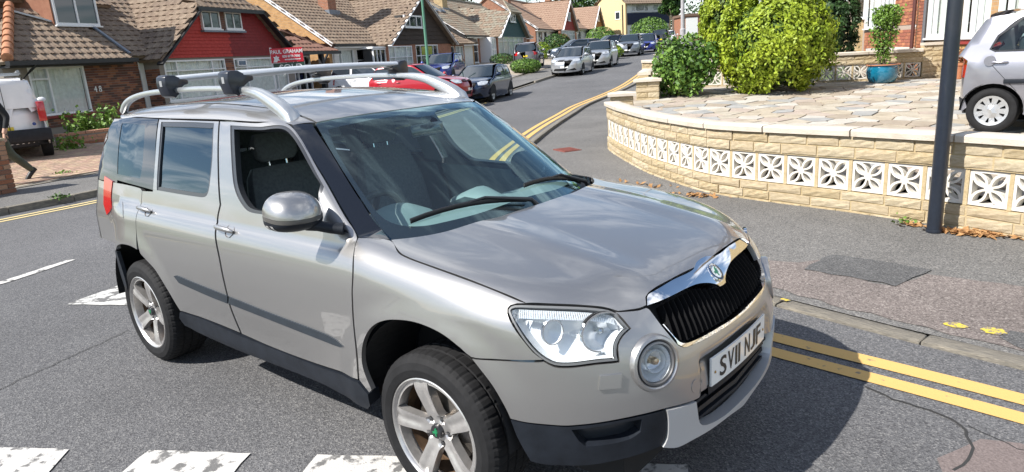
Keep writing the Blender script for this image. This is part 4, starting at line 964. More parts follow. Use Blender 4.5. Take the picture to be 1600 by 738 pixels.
# left kerb, stone by stone
def kerb(L,side,top,length,n0,name='kerb',wid=.125):
    root=thing(name,'','') if False else bpy.data.objects.new(name,None); COL.objects.link(root); root['kind']='structure'
    d=np.r_[0,np.cumsum(np.hypot(*np.diff(L,axis=0).T))]; ms=[]
    for q in range(4):
        mb=MB(); mb.box((-.5,-.5,-1),(.5,.5,0)); me=mb.mesh('kerb_stone',kerbm,False,.03); ms.append(me)
    s=0; k=0
    while s+length<d[-1] and k<n0:
        a=np.array([np.interp(s,d,L[:,0]),np.interp(s,d,L[:,1])]); b=np.array([np.interp(s+length,d,L[:,0]),np.interp(s+length,d,L[:,1])]); c=(a+b)/2; t=(b-a)/np.linalg.norm(b-a); nrm=np.array([-t[1],t[0]])*side
        c=c+nrm*wid*.5; za,zb=zr(np.array([a,b])); h=top(c)
        o=link('kerb_stone',ms[k%4],root,(c[0],c[1],(za+zb)/2+h+RNG.uniform(-.004,.004)),0); o.rotation_euler=(0,-math.atan2(zb-za,length),math.atan2(t[1],t[0])+RNG.uniform(-.004,.004)); o.scale=(length-.012,wid,.22)
        s+=length; k+=1
    return root
def ltop(c):
    v=c@DV; return .105 if not(8.2<v<11.6 or 19<v<30) else .03
kerb(clipv(lkf,-6,95),1,ltop,.90,105)
kerb(clipv(rkf,-16,90),-1,lambda c:.022 if c@DV<6 else .09,.90,105)
# right pavement: between kerb and the garden walls
WB0=[(6.5,2.6),(3.2,3.55),(1.52,4.16),(1.08,4.32),(.63,4.43),(.14,4.56),(-.36,4.66),(-1.0,4.80),(-1.5,4.97),(-2.15,5.4),(-2.85,5.95),(-3.6,6.68),(-4.2,7.3),(-4.72,7.9)]
wallc=spline(WB0,.06,120,False)
rin=np.array([(-4.9,8.2),(-5.6,9.4),(-6.7,11.9),(-9.3,17.4),(-11.6,24.2),(-14.6,33),(-19.6,45),(-29,68),(-41,97)])
rko=offs(rkf,-.125); rko=rko[(rko[:,0]<8)&(rko@DV<100)]
def zrp(P): P=np.atleast_2d(P); s=-sdist(P,RK); return zr(P)+.022+.016*np.clip(s,0,4)
pvo=np.r_[rko[::3],rin[::-1],np.array(WB0)[::-1][1:]]
kind(sheet('pavement',pvo,zrp,.0,asph2,.6),'structure')
# reddish strip along the kerb and dark patches
def patch(name,pts,zf,off,m,res=.5,step=.12,wob=.012):
    P=spline(pts,step,35); P=P+RNG.normal(0,wob,P.shape); return kind(sheet(name,P,zf,off,m,res),'structure')
patch('pavement_patch',[(5,1.62),(2.4,1.78),(1.7,1.86),(.9,2.02),(.2,2.22),(-.6,2.40),(-.5,2.7),(.2,2.85),(.35,3.0),(.6,3.05),(.75,2.62),(.93,2.6),(1.05,2.95),(1.6,2.95),(2.4,2.75),(5,2.4)],zrp,.004,redtar)
patch('pavement_patch',[(.27,2.70),(.36,3.15),(1.06,3.07),(.93,2.60)],zrp,.008,darkpatch)
patch('pavement_patch',[(2.2,2.05),(1.62,2.12),(1.58,1.98),(1.72,1.86),(2.4,1.78)],zrp,.008,darkpatch)
patch('paint_mark',[(1.28,2.05),(1.33,2.02),(1.39,2.03),(1.42,2.07),(1.37,2.10),(1.31,2.09)],zrp,.009,yellow3,.1,.02,.004)
patch('paint_mark',[(1.47,2.05),(1.50,2.02),(1.57,2.02),(1.60,2.06),(1.57,2.11),(1.50,2.11)],zrp,.009,yellow3,.1,.02,.004)
patch('paint_mark',[(.35,2.00),(.40,1.99),(.41,2.02),(.36,2.04)],zrp,.009,yellow3,.1,.02,.003)
patch('road_patch',[(1.5,.55),(1.62,.80),(1.75,.86),(3,.7),(3,.2),(1.6,.2)],zr,.004,mat('reddish_road',(.12,.095,.09),.9,col2=(.21,.17,.16),nscale=120,detail=3,bump=.5,bscale=130))
# yellow lines and white marks
yr=smooth_line(np.array([(6,1.02),(3,1.12),(1.74,1.30),(1.1,1.37),(.5,1.43),(-.6,1.60),(-2.0,2.15),(-3.7,3.7),(-5.9,6.4),(-7.35,8.8),(-8.5,10.9),(-9.87,13.65),(-11.25,16.6),(-13.65,23.6),(-16.8,31.5),(-21.8,43.5)]),.2)
kind(ribbon('yellow_line',yr,-.062,.058,zr,.006,yellow),'structure'); kind(ribbon('yellow_line',yr,.138,.252,zr,.006,yellow),'structure')
yl=smooth_line(np.array([(-8.0,-10),(-9.35,-2.5),(-9.62,.13),(-9.93,2.),(-11.8,7.1),(-14.2,12.7),(-16.3,17.4)]),.4)
kind(ribbon('yellow_line',yl,-.04,.04,zr,.006,yellow2),'structure'); kind(ribbon('yellow_line',yl,-.22,-.14,zr,.006,yellow2),'structure')
def mark(pts,m=white): return kind(sheet('road_marking',spline([tuple(p) for p in pts],.08,30)+RNG.normal(0,.004,(len(spline([tuple(p) for p in pts],.08,30)),2)),zr,.006,m,.3),'structure')
mark([(-2.35,-1.93),(-1.85,-1.61),(-1.66,-1.78),(-2.1,-2.1)]); mark([(-1.49,-1.38),(-1.03,-1.11),(-.94,-1.25),(-1.36,-1.6)]); mark([(-.75,-.93),(-.30,-.66),(-.22,-.80),(-.66,-1.08)]); mark([(.36,-.26),(.68,-.06),(.76,-.20),(.44,-.40)])
mark([(-4.44,-.79),(-4.60,-.30),(-4.40,-.02),(-3.7,.1),(-3.72,-.40)],white2); mark([(-5.62,-1.9),(-5.72,-.93),(-6.02,-.2),(-6.10,-.23),(-5.84,-.95),(-5.74,-1.9)],white)
mark([(-6.9,2.6),(-7.25,3.6),(-7.35,3.57),(-7.0,2.57)],white)
def crack(pts,w=.008,m=None):
    P=spline(pts,.05,80,False); P=P+RNG.normal(0,.006,P.shape); kind(ribbon('road_crack',P,-w/2,w/2,zr,.005,m or mat('crack_black',(.03,.03,.03),.9)),'structure')
crack([(-2.9,-1.9),(-3.05,-1.5),(-3.18,-1.15),(-3.33,-.75)],.007); crack([(1.1,1.05),(1.3,.98),(1.5,.93),(1.56,.85),(1.6,.72),(1.58,.5)],.012); crack([(1.56,.9),(1.8,.80),(2.2,.74)],.006)
# drain cover in the pavement
dc=thing('drain_cover','rust red drain cover in the pavement near the end of the curved wall','drain cover',(-5.39,7.62,zrp([(-5.39,7.62)])[0]+.002),-.5)
MB().box((-.24,-.17,-.01),(.24,.17,.012)).build('cover_frame',mat('rust_iron',(.20,.06,.045),.8,noise=.3,nscale=30),dc)
for k in range(5): MB().box((-.20+.085*k,-.14,.012),(-.145+.085*k,.14,.018)).build('rib',mat('rust_iron',(.2,.06,.045)),dc)
# ================================================================ curved garden wall with pierced blocks
sandA=mat('walling_stone',(.42,.33,.20),.9,col2=(.58,.48,.33),nscale=6,bump=.9,bscale=38)
sandB=mat('walling_stone_b',(.46,.37,.23),.9,col2=(.62,.53,.38),nscale=7,bump=.9,bscale=44)
sandC=mat('walling_stone_c',(.38,.29,.16),.9,col2=(.54,.44,.28),nscale=6,bump=.9,bscale=36)
mortar=mat('sandy_mortar',(.40,.31,.17),.95,col2=(.50,.40,.25),nscale=12,bump=.6,bscale=70)
blockm=mat('white_concrete_block',(.68,.65,.59),.88,col2=(.50,.45,.37),nscale=6,detail=9,bump=.35,bscale=90,ramp=(.48,.80))
copem=mat('pale_coping_stone',(.58,.52,.44),.85,col2=(.44,.37,.29),nscale=5,bump=.4,bscale=60,ramp=(.45,.85))
class Curve:
    def __init__(s,P): s.P=np.asarray(P,float); s.d=np.r_[0,np.cumsum(np.hypot(*np.diff(s.P,axis=0).T))]; s.L=s.d[-1]
    def at(s,t):
        p=np.array([np.interp(t,s.d,s.P[:,0]),np.interp(t,s.d,s.P[:,1])]); e=.05; q=np.array([np.interp(min(t+e,s.L),s.d,s.P[:,0]),np.interp(min(t+e,s.L),s.d,s.P[:,1])])-np.array([np.interp(max(t-e,0),s.d,s.P[:,0]),np.interp(max(t-e,0),s.d,s.P[:,1])]); q/=np.linalg.norm(q); return p,q
def stone_mesh(seed,m):
    "one rough-faced stone, unit size: x length, y depth (front at -y), z height"
    r=np.random.default_rng(seed); nx,nz=6,4; V=[];F_=[]
    for j in range(nz):
        for i in range(nx):
            x=i/(nx-1)-.5; z=j/(nz-1)-.5; ed=min(i,nx-1-i,j,nz-1-j)==0
            V.append((x*(1 if not ed else .985),-.5+(.03 if ed else r.uniform(-.10,.03)),z*(1 if not ed else .97)))
    for j in range(nz-1):
        for i in range(nx-1): a=j*nx+i; F_.append((a,a+1,a+nx+1,a+nx))
    b=len(V); V+= [(-.5,.5,-.5),(.5,.5,-.5),(.5,.5,.5),(-.5,.5,.5)]
    bot=list(range(nx)); top=[(nz-1)*nx+i for i in range(nx)]; lf=[j*nx for j in range(nz)]; rt=[j*nx+nx-1 for j in range(nz)]
    F_+= [tuple(bot[::-1])+(b,b+1),tuple(top)+(b+2,b+3),tuple(lf)+(b+3,b),tuple(rt[::-1])+(b+1,b+2),(b+1,b,b+3,b+2)]
    me=mesh_of('stone',V,F_,m); return me
STONES=[stone_mesh(k,(sandA,sandB,sandC)[k%3]) for k in range(12)]
def lay_stones(root,cv,s0,s1,z0,h,zf,depth=.10,lens=(.30,.46),gap=.012,name='stone',side=-1,shift=0,meshes=None):
    s=s0-shift
    while s<s1:
        L=RNG.uniform(*lens); a=max(s,s0); b=min(s+L,s1); s+=L
        if b-a<.05: continue
        p,t=cv.at((a+b)/2); n=np.array([-t[1],t[0]])*side        # n = outwards
        c=p-n*depth*.5; g=zf([(p[0],p[1])])[0]
        ms=meshes or STONES
        o=link(name,ms[RNG.integers(len(ms))],root,(c[0],c[1],g+z0+h/2)); o.rotation_euler=(0,0,math.atan2(n[1],n[0])+math.pi/2); o.scale=(b-a-gap,depth,h-gap)
def sweep(cv,s0,s1,prof,zf,step=.12):
    "closed profile of (outward offset, height) swept along the curve"
    n=max(2,int((s1-s0)/step)+1); V=[];F_=[];k=len(prof)
    for i in range(n):
        p,t=cv.at(s0+(s1-s0)*i/(n-1)); nn=np.array([t[1],-t[0]]); g=zf([(p[0],p[1])])[0]
        for o,z in prof: V.append((p[0]+nn[0]*o,p[1]+nn[1]*o,g+z))
    for i in range(n-1):
        for j in range(k): F_.append((i*k+j,i*k+(j+1)%k,(i+1)*k+(j+1)%k,(i+1)*k+j))
    F_+= [tuple(range(k)),tuple((n-1)*k+j for j in range(k))[::-1]]
    return V,F_
def block_mesh(w=.30,dep=.09):
    h=w/2; outer=[(-h,-h),(h,-h),(h,h),(-h,h)]; fr=.022; holes=[]; q=h-fr
    def leaf(t,k): return k*math.sin(math.pi*min(1,max(0,t)))**.8
    D=q*math.sqrt(2)
    for a in range(4):
        th=math.pi/4+a*math.pi/2; c,s=math.cos(th),math.sin(th); A=[];B=[]
        for i in range(9):
            t=i/8; r=.030+(D-.030-.012)*t; wv=.026*math.sin(math.pi*t)**.85; A.append((r*c-wv*s,r*s+wv*c)); B.append((r*c+wv*s,r*s-wv*c))
        holes.append(A+B[::-1][1:-1])
        # side opening between this leaf and the next
        T=[];U=[]
        for i in range(9):
            t=i/8; r=.030+(D-.030-.012)*t; wv=.026*math.sin(math.pi*t)**.85+.020+.004*t; T.append((r*c-wv*s,r*s+wv*c))
        th2=th+math.pi/2; c2,s2=math.cos(th2),math.sin(th2)
        for i in range(9):
            t=i/8; r=.030+(D-.030-.012)*t; wv=.026*math.sin(math.pi*t)**.85+.020+.004*t; U.append((r*c2+wv*s2,r*s2-wv*c2))
        tm=th+math.pi/4; cm,sm=math.cos(tm),math.sin(tm)
        # keep only points on this side's wedge and inside the frame
        def ok(p): 
            u=p[0]*cm+p[1]*sm; v=-p[0]*sm+p[1]*cm; return (u,v)
        side=[]
        for pts,sg in ((T,-1),(U,1)):
            cur=[]
            for p in pts:
                u,v=ok(p); 
                if v*sg>.003 and u<q: cur.append((u,v))
            side.append(cur)
        if not side[0] or not side[1]: continue
        l=[p for p in side[0]]; r_=[p for p in side[1]]
        poly=[l[0] if False else (min(l[0][0],r_[0][0]),0.0)]+l+[(q,l[-1][1])]+[(q,r_[-1][1])]+r_[::-1]
        holes.append([(u*cm-v*sm,u*sm+v*cm) for u,v in poly])
    V2,T_,bd=cdt(outer,holes,.05)
    V=[(x,-dep/2,z) for x,z in V2]+[(x,dep/2,z) for x,z in V2]; n=len(V2); F_=[]
    for t in T_:
        t=[int(i) for i in t]; a=V2[t]; cr=(a[1][0]-a[0][0])*(a[2][1]-a[0][1])-(a[1][1]-a[0][1])*(a[2][0]-a[0][0])
        if cr<0: t=t[::-1]
        F_+= [tuple(t),tuple(n+i for i in t[::-1])]
    F_+= [(a,b,n+b,n+a) for a,b in bd]
    me=mesh_of('pierced_block',V,F_,blockm)
    bm=bmesh.new(); bm.from_mesh(me); bmesh.ops.recalc_face_normals(bm,faces=bm.faces); bm.to_mesh(me); bm.free(); return me
BLOCK=block_mesh()
cvw=Curve(wallc[::-1])
def pierced_wall(name,label,cv,s0,s1,zf,zb,courses_low,courses_up,n_first=None,back=True,pitch=.332,cope=True,group=None,loc=None):
    p0,_=cv.at((s0+s1)/2); root=thing(name,label,'garden wall',(0,0,0))
    hb=.30; z=0; lows=courses_low; nl=sum(lows); zbk=zb+nl
    ups=courses_up; zt=zbk+hb+.02
    lo=MB().add(*sweep(cv,s0,s1,[(-.012,zb-.3),(-.012,zbk-.004),(-.20,zbk-.004),(-.20,zb-.3)],zf)); lo.build('mortar_bed',mortar,root)
    MB().add(*sweep(cv,s0,s1,[(-.012,zt-.008),(-.012,zt+sum(ups)),(-.20,zt+sum(ups)),(-.20,zt-.008)],zf)).build('mortar_bed',mortar,root)
    zz=zb
    for k,h in enumerate(lows): lay_stones(root,cv,s0,s1,zz,h,zf,shift=.2*(k%2)+.07*k); zz+=h
    zz=zt
    for k,h in enumerate(ups): lay_stones(root,cv,s0,s1,zz,h,zf,shift=.21*(k%2)); zz+=h
    n=int((s1-s0)/pitch)
    pit=(s1-s0)/n
    for k in range(n):
        s=s0+pit*(k+.5); p,t=cv.at(s); nn=np.array([t[1],-t[0]]); g=zf([(p[0],p[1])])[0]; c=p-nn*.075
        o=link('pierced_block',BLOCK,root,(c[0],c[1],g+zbk+hb/2+.006)); o.rotation_euler=(0,0,math.atan2(nn[1],nn[0])+math.pi/2)
        for q,wd in ((s0+pit*k,pit-.30),):
            p,t=cv.at(q+1e-3); nn=np.array([t[1],-t[0]]); a=math.atan2(t[1],t[0]); c=p-nn*.075
            mb=MB(); mb.box((-wd/2+.001,-.052,0),(wd/2-.001,.052,hb+.012)); ob=mb.build('mortar_joint',mortar,root); ob.location=(c[0],c[1],g+zbk); ob.rotation_euler=(0,0,a)
    # copings
    if cope:
        s=s0; ztp=zt+sum(ups)
        while s<s1-.05:
            L=RNG.uniform(.80,.92); b=min(s+L,s1)
            if s1-b<.3: b=s1
            V,F_=sweep(cv,s+.008,b-.008,[(.035,ztp+.004),(.04,ztp+.055),(.02,ztp+.068),(-.22,ztp+.068),(-.24,ztp+.055),(-.235,ztp+.004)],lambda P:zf(P)+RNG.uniform(-.0005,.0005),.15)
            MB().add(V,F_).build('coping_stone',copem,root,True,angle=.5); s=b
    return root
zflat=lambda P:np.zeros(len(np.atleast_2d(P)))+.055
wall=pierced_wall('garden_wall','curved low sandstone garden wall with a band of white pierced flower blocks and pale copings',cvw,0,cvw.L-.02,zflat,-.06,[.085,.095,.09],[.105,.105])
# end pier of the curved wall
def stone_pier(label,c,ang,w,h,g,cap=True,lens=(.18,.30),capov=.05,courses=None):
    root=thing('stone_pier',label,'pier',(c[0],c[1],g),ang); n=courses or int(h/.1); hh=h/n
    MB().box((-w/2+.012,-w/2+.012,-.2),(w/2-.012,w/2-.012,h)).build('mortar_bed',mortar,root)
    for k in range(n):
        for sd in range(4):
            a=sd*math.pi/2; m=2 if (k+sd)%2 else 1; xs=np.linspace(-w/2,w/2,m+1)
            for x0,x1 in zip(xs[:-1],xs[1:]):
                o=link('stone',STONES[RNG.integers(12)],root); u=(x0+x1)/2; d=.06
                o.location=(u*math.cos(a)+(w/2-d/2)*math.sin(a),u*math.sin(a)-(w/2-d/2)*math.cos(a),hh*(k+.5)); o.rotation_euler=(0,0,a); o.scale=(x1-x0-.012-(.10 if m==1 and sd%2 else 0),d,hh-.012)
    if cap:
        mb=MB(); q=w/2+capov; mb.box((-q,-q,h+.003),(q,q,h+.05)); b=len(mb.V); mb.add([(-q+.01,-q+.01,h+.05),(q-.01,-q+.01,h+.05),(q-.01,q-.01,h+.05),(-q+.01,q-.01,h+.05),(0,0,h+.085)],[(0,1,4),(1,2,4),(2,3,4),(3,0,4)]); mb.build('cap_stone',copem,root,False)
    return root
stone_pier('short stone pier with pale cap closing the far end of the curved garden wall',(-4.74,8.46),.55,.40,.90,0.02)
stone_pier('taller square stone pier with pale cap where the straight road wall begins',(-5.25,10.35),.44,.46,1.04,.02)
# straight wall on the main road side, with upright white blocks
cvr=Curve(spline([(-5.38,10.62),(-5.95,11.75),(-6.4,12.65)],.1,120,False)[::-1])
pierced_wall('garden_wall','short straight stone wall with white blocks running from the taller pier along the main road',Curve(cvr.P[::-1]),0,cvr.L,zr,.55,[.10,.10],[.10])
MB().add(*sweep(Curve(cvr.P[::-1]),0,cvr.L,[(-.01,-.1),(-.01,.56),(-.22,.56),(-.22,-.1)],zr)).build('wall_base',mortar,[o for o in bpy.data.objects if o.name.startswith('garden_wall')][-1])
# wall between the two front gardens
zpf=lambda P:zpav(P)
cvb=Curve(spline([(-6.75,12.75),(-4.9,12.75),(-3.6,13.35),(-2.4,13.95),(-1.1,14.62)],.1,120,False))
pierced_wall('garden_wall','low stone boundary wall with white pierced blocks behind the blue pot and the golden conifers',cvb,0,cvb.L,zpf,-.05,[.07],[.10,.10])
cvc=Curve(spline([(-1.1,14.62),(.2,15.3)],.1,120,False)); rw=thing('garden_wall','plain stretch of low stone wall stepping up to the brick house right of the blue pot','garden wall')
MB().add(*sweep(cvc,0,cvc.L,[(-.012,-.3),(-.012,.66),(-.2,.66),(-.2,-.3)],zpf)).build('mortar_bed',mortar,rw)
for k in range(6): lay_stones(rw,cvc,0,cvc.L,.0+.11*k,.11,zpf,shift=.15*(k%2))
MB().add(*sweep(cvc,0,cvc.L,[(.03,.664),(.03,.72),(-.23,.72),(-.23,.664)],zpf)).build('coping_stone',copem,rw)
# crazy paving, stone by stone
inn=offs(wallc,-.24)   # garden side of the curved wall
inn=inn[(inn[:,0]<6.2)]
outl=np.r_[inn[::6],[(-5.0,8.4),(-5.75,10.1),(-6.6,12.5),(-5.0,12.6),(-3.6,13.2),(-2.4,13.8),(-1.1,14.45),(.2,15.1),(6.5,15),(6.5,2.9)]]
grout=mat('paving_mortar',(.36,.31,.25),.95,noise=.2,nscale=9)
kind(sheet('paving_bed',outl,zpav,-.004,grout,1.2),'structure')
def cells(pts,outl_c):
    "voronoi cells by half-plane clipping"
    out=[]
    for i,p in enumerate(pts):
        d=np.hypot(*(pts-p).T); nb=np.argsort(d)[1:16]; poly=[(p[0]-1.2,p[1]-1.2),(p[0]+1.2,p[1]-1.2),(p[0]+1.2,p[1]+1.2),(p[0]-1.2,p[1]+1.2)]
        for j in nb:
            m=(p+pts[j])/2; nn=pts[j]-p; q=[]
            for k in range(len(poly)):
                a,b=np.array(poly[k]),np.array(poly[(k+1)%len(poly)]); da,db=(a-m)@nn,(b-m)@nn
                if da<=0: q.append(tuple(a))
                if da*db<0: q.append(tuple(a+(b-a)*(da/(da-db))))
            poly=q
            if len(poly)<3: break
        if len(poly)>=3: out.append((p,np.array(poly)))
    return out
pav=bpy.data.objects.new('crazy_paving',None); COL.objects.link(pav); pav['kind']='structure'
pm=[mat('paving_'+n,c,.85,col2=c2,nscale=5,bump=.5,bscale=30) for n,c,c2 in (('buff',(.33,.28,.21),(.46,.40,.31)),('pink',(.34,.28,.23),(.44,.37,.31)),('grey',(.26,.26,.25),(.36,.355,.34)),('sand',(.34,.30,.235),(.47,.42,.34)),('pale',(.40,.37,.32),(.52,.49,.44)),('brown',(.27,.225,.175),(.38,.32,.25)))]
lo_,hi_=outl.min(0),outl.max(0); pts=[]; tries=0
R2=np.random.default_rng(11)
while tries<16000 and len(pts)<760:
    tries+=1; p=R2.uniform(lo_,hi_)
    if p[0]>3.3 and p[1]<14: continue
    if not pip(p[None],outl)[0]: continue
    if all((p[0]-q[0])**2+(p[1]-q[1])**2>(.25 if (p[0]+p[1])%1.7<.9 else .33)**2 for q in pts): pts.append(p)
pts=np.array(pts)
dcam=np.hypot(pts[:,0]-1.84,pts[:,1]+2.45)
far=MB(); nst=0
order=np.argsort(dcam)
cl=cells(pts,outl); cl=sorted(cl,key=lambda t:math.hypot(t[0][0]-1.84,t[0][1]+2.45))
for p,poly in cl:
    c=poly.mean(0); q=c+(poly-c)*.955-(poly-c)/np.maximum(np.linalg.norm(poly-c,axis=1)[:,None],1e-6)*.006
    if not pip(q,outl).all(): continue
    h=R2.uniform(.006,.018); z=zpav(q); n=len(q)
    V=[(x,y,zz-.03) for (x,y),zz in zip(q,z)]+[(x,y,zz+h) for (x,y),zz in zip(q,z)]
    F_=[tuple(range(n,2*n))]+[(i,(i+1)%n,n+(i+1)%n,n+i) for i in range(n)]
    me=mesh_of('paving_stone',V,F_,pm[R2.integers(6)]); nst+=1
    if nst<=300: link('paving_stone',me,pav)
    else: far.add(V,F_); far.M[-len(F_):]=[R2.integers(6)]*len(F_); bpy.data.meshes.remove(me)
o=far.build('paving_stones',pm,pav); kind(o,'stuff')
# lamp column in front of the wall
lc=thing('lamp_column','dark navy lamp column standing on the pavement in front of the curved wall','lamp post',(.90,4.13,zrp([(.9,4.13)])[0]))
navy=mat('navy_column_paint',(.012,.017,.028),.38,noise=.15,nscale=30,coat=.3)
MB().tube([(0,0,-.2),(0,0,1.2),(.0,0,5.6)],[.058,.057,.048],24).build('shaft',navy,lc,True)
MB().tube([(0,0,5.6),(-.1,-.1,5.75),(-.5,-.6,5.8)],[.04,.035,.03],12).build('arm',navy,lc,True)
mb=MB(); mb.box((-.85,-.95,5.74),(-.45,-.55,5.84)); mb.build('lantern',mat('lantern_grey',(.3,.3,.31),.4),lc,False,.02)
MB().lathe([(.062,.0),(.066,.01),(.062,.03)],24).build('base_collar',navy,lc,True)
# ================================================================ houses
def brick_mat(name,c1,c2,mort,scale=1.0,bump=.5,noise=.35):
    if name in MATS: return MATS[name]
    m=mat(name,c1,.9); nt=m.node_tree; n=nt.nodes; L=nt.links; b=n['Principled BSDF']
    t=n.new('ShaderNodeTexCoord'); s=n.new('ShaderNodeSeparateXYZ'); L.new(t.outputs['Object'],s.inputs[0]); a=n.new('ShaderNodeMath'); L.new(s.outputs['X'],a.inputs[0]); L.new(s.outputs['Y'],a.inputs[1])
    c=n.new('ShaderNodeCombineXYZ'); L.new(a.outputs[0],c.inputs['X']); L.new(s.outputs['Z'],c.inputs['Y'])
    br=n.new('ShaderNodeTexBrick'); br.inputs['Color1'].default_value=(*c1,1); br.inputs['Color2'].default_value=(*c2,1); br.inputs['Mortar'].default_value=(*mort,1); br.inputs['Scale'].default_value=1; br.inputs['Mortar Size'].default_value=.006*scale; br.inputs['Brick Width'].default_value=.225*scale; br.inputs['Row Height'].default_value=.075*scale; br.inputs['Bias'].default_value=-.2
    L.new(c.outputs[0],br.inputs['Vector'])
    z=n.new('ShaderNodeTexNoise'); z.inputs['Scale'].default_value=5; z.inputs['Detail'].default_value=6; L.new(c.outputs[0],z.inputs['Vector'])
    mx=n.new('ShaderNodeMix'); mx.data_type='RGBA'; mx.blend_type='MULTIPLY'; mx.inputs[0].default_value=noise; L.new(br.outputs['Color'],mx.inputs[6]); cr=n.new('ShaderNodeValToRGB'); cr.color_ramp.elements[0].position=.3; cr.color_ramp.elements[0].color=(.35,.33,.32,1); cr.color_ramp.elements[1].position=.65; L.new(z.outputs['Fac'],cr.inputs[0]); L.new(cr.outputs[0],mx.inputs[7]); L.new(mx.outputs[2],b.inputs['Base Color'])
    bp=n.new('ShaderNodeBump'); bp.inputs['Strength'].default_value=bump; bp.inputs['Distance'].default_value=.012; bp.invert=True; L.new(br.outputs['Fac'],bp.inputs['Height']); L.new(bp.outputs[0],b.inputs['Normal']); return m
bk_dark=brick_mat('brick_dark_red_wall',(.17,.075,.05),(.10,.05,.04),(.20,.17,.14)); bk_yel=brick_mat('brick_yellow_wall',(.58,.33,.13),(.42,.22,.08),(.45,.36,.25)); bk_or=brick_mat('brick_orange_wall',(.40,.16,.085),(.30,.12,.07),(.36,.30,.24)); bk_buff=brick_mat('brick_buff_wall',(.55,.40,.20),(.46,.33,.16),(.5,.42,.3))
upvc=mat('white_upvc',(.80,.80,.80),.35,spec=.4); timberblk=mat('black_timber',(.018,.018,.02),.55,noise=.2,nscale=20); gutterb=mat('black_gutter',(.015,.015,.017),.4); lead=mat('lead_flashing',(.20,.23,.27),.5,.3,noise=.2,nscale=15)
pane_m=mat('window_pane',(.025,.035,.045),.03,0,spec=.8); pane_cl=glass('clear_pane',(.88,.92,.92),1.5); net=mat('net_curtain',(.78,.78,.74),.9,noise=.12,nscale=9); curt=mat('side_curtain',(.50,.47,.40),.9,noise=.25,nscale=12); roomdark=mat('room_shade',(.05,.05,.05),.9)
def tilemat(n,a,b): return mat('roof_tile_'+n,a,.9,col2=b,nscale=5.5,detail=8,bump=.4,bscale=60,ramp=(.3,.7))
t_brown=[tilemat('brown',(.155,.105,.074),(.28,.215,.155)),tilemat('tan',(.175,.122,.086),(.30,.235,.172)),tilemat('dark',(.14,.095,.07),(.255,.195,.142))]
t_redb=tilemat('red_brown',(.17,.085,.06),(.27,.15,.11)); t_grey=tilemat('grey',(.19,.165,.125),(.30,.27,.21)); t_red=tilemat('weathered_red',(.24,.145,.10),(.37,.26,.19))
TILE={}
def unit_tile(m,wd=.30,g=.30,roll=.028,th=.02):
    "one interlocking tile: local x along the eaves, y up the slope, z out of the roof"
    k=(m.name,wd,g,roll)
    if k in TILE: return TILE[k]
    xs=[-.5,-.34,-.22,.0,.12,.24,.36,.5]; hs=[.3,1,.55,0,0,.55,.95,.3]
    V=[];n=len(xs)
    for y,b in ((-.02,.034),(g*1.04,.006)):
        for x,h in zip(xs,hs): V.append((x*wd,y,b+roll*h))
    for x,h in zip(xs,hs): V.append((x*wd,-.02,.034+roll*h-th))
    F_=[(i,i+1,n+i+1,n+i) for i in range(n-1)]+[(2*n+i,2*n+i+1,i+1,i) for i in range(n-1)]
    TILE[k]=mesh_of('roof_tile',V,F_,m); return TILE[k]
def slope(root,O,ea,eb,poly,mats,mode='joined',g=.30,wd=.30,roll=.028,thick=.09,name='roof_slope',jit=.003):
    """roof plane through O; ea along the eaves, eb up the slope; poly in (a,b) metres. tiles laid course by course"""
    O,ea,eb=Vector(O),Vector(ea).normalized(),Vector(eb).normalized(); nn=ea.cross(eb).normalized()
    if nn.z<0: nn=-nn
    P=[O+ea*a+eb*b for a,b in poly]
    base=MB(); base.prism([p-nn*thick for p in P],nn*thick); bo=base.build(name,mats[0],root)
    A=np.array(poly); lo,hi=A.min(0),A.max(0); rows=int((hi[1]-lo[1])/g)+1; cen=[];
    for r in range(rows):
        b=lo[1]+r*g; nA=int((hi[0]-lo[0])/wd)+1
        for k in range(nA+1):
            a=lo[0]+(k+(.5 if r%2 else 0))*wd
            cen.append((a,b))
    cen=np.array(cen); ok=pip(cen+np.array([0,g*.5]),A); cen=cen[ok]
    R=Matrix(((ea.x,eb.x,nn.x),(ea.y,eb.y,nn.y),(ea.z,eb.z,nn.z)))
    if mode=='parts':
        for i,(a,b) in enumerate(cen):
            p=O+ea*a+eb*b; o=link('roof_tile',unit_tile(mats[RNG.integers(len(mats))],wd,g,roll),bo); M=R.to_4x4(); M.translation=p+nn*RNG.uniform(0,jit); o.matrix_local=M
    else:
        groups=[MB() for _ in mats]
        for (a,b) in cen:
            q=RNG.integers(len(mats)); me=unit_tile(mats[q],wd,g,roll)
            p=O+ea*a+eb*b+nn*RNG.uniform(0,jit)
            groups[q].add([p+ea*v.co.x+eb*v.co.y+nn*v.co.z for v in me.vertices],[f.vertices[:] for f in me.polygons])
        for q,mb in enumerate(groups):
            if mb.V: kind(mb.build('roof_tiles',mats[q],bo),'stuff')
    return bo
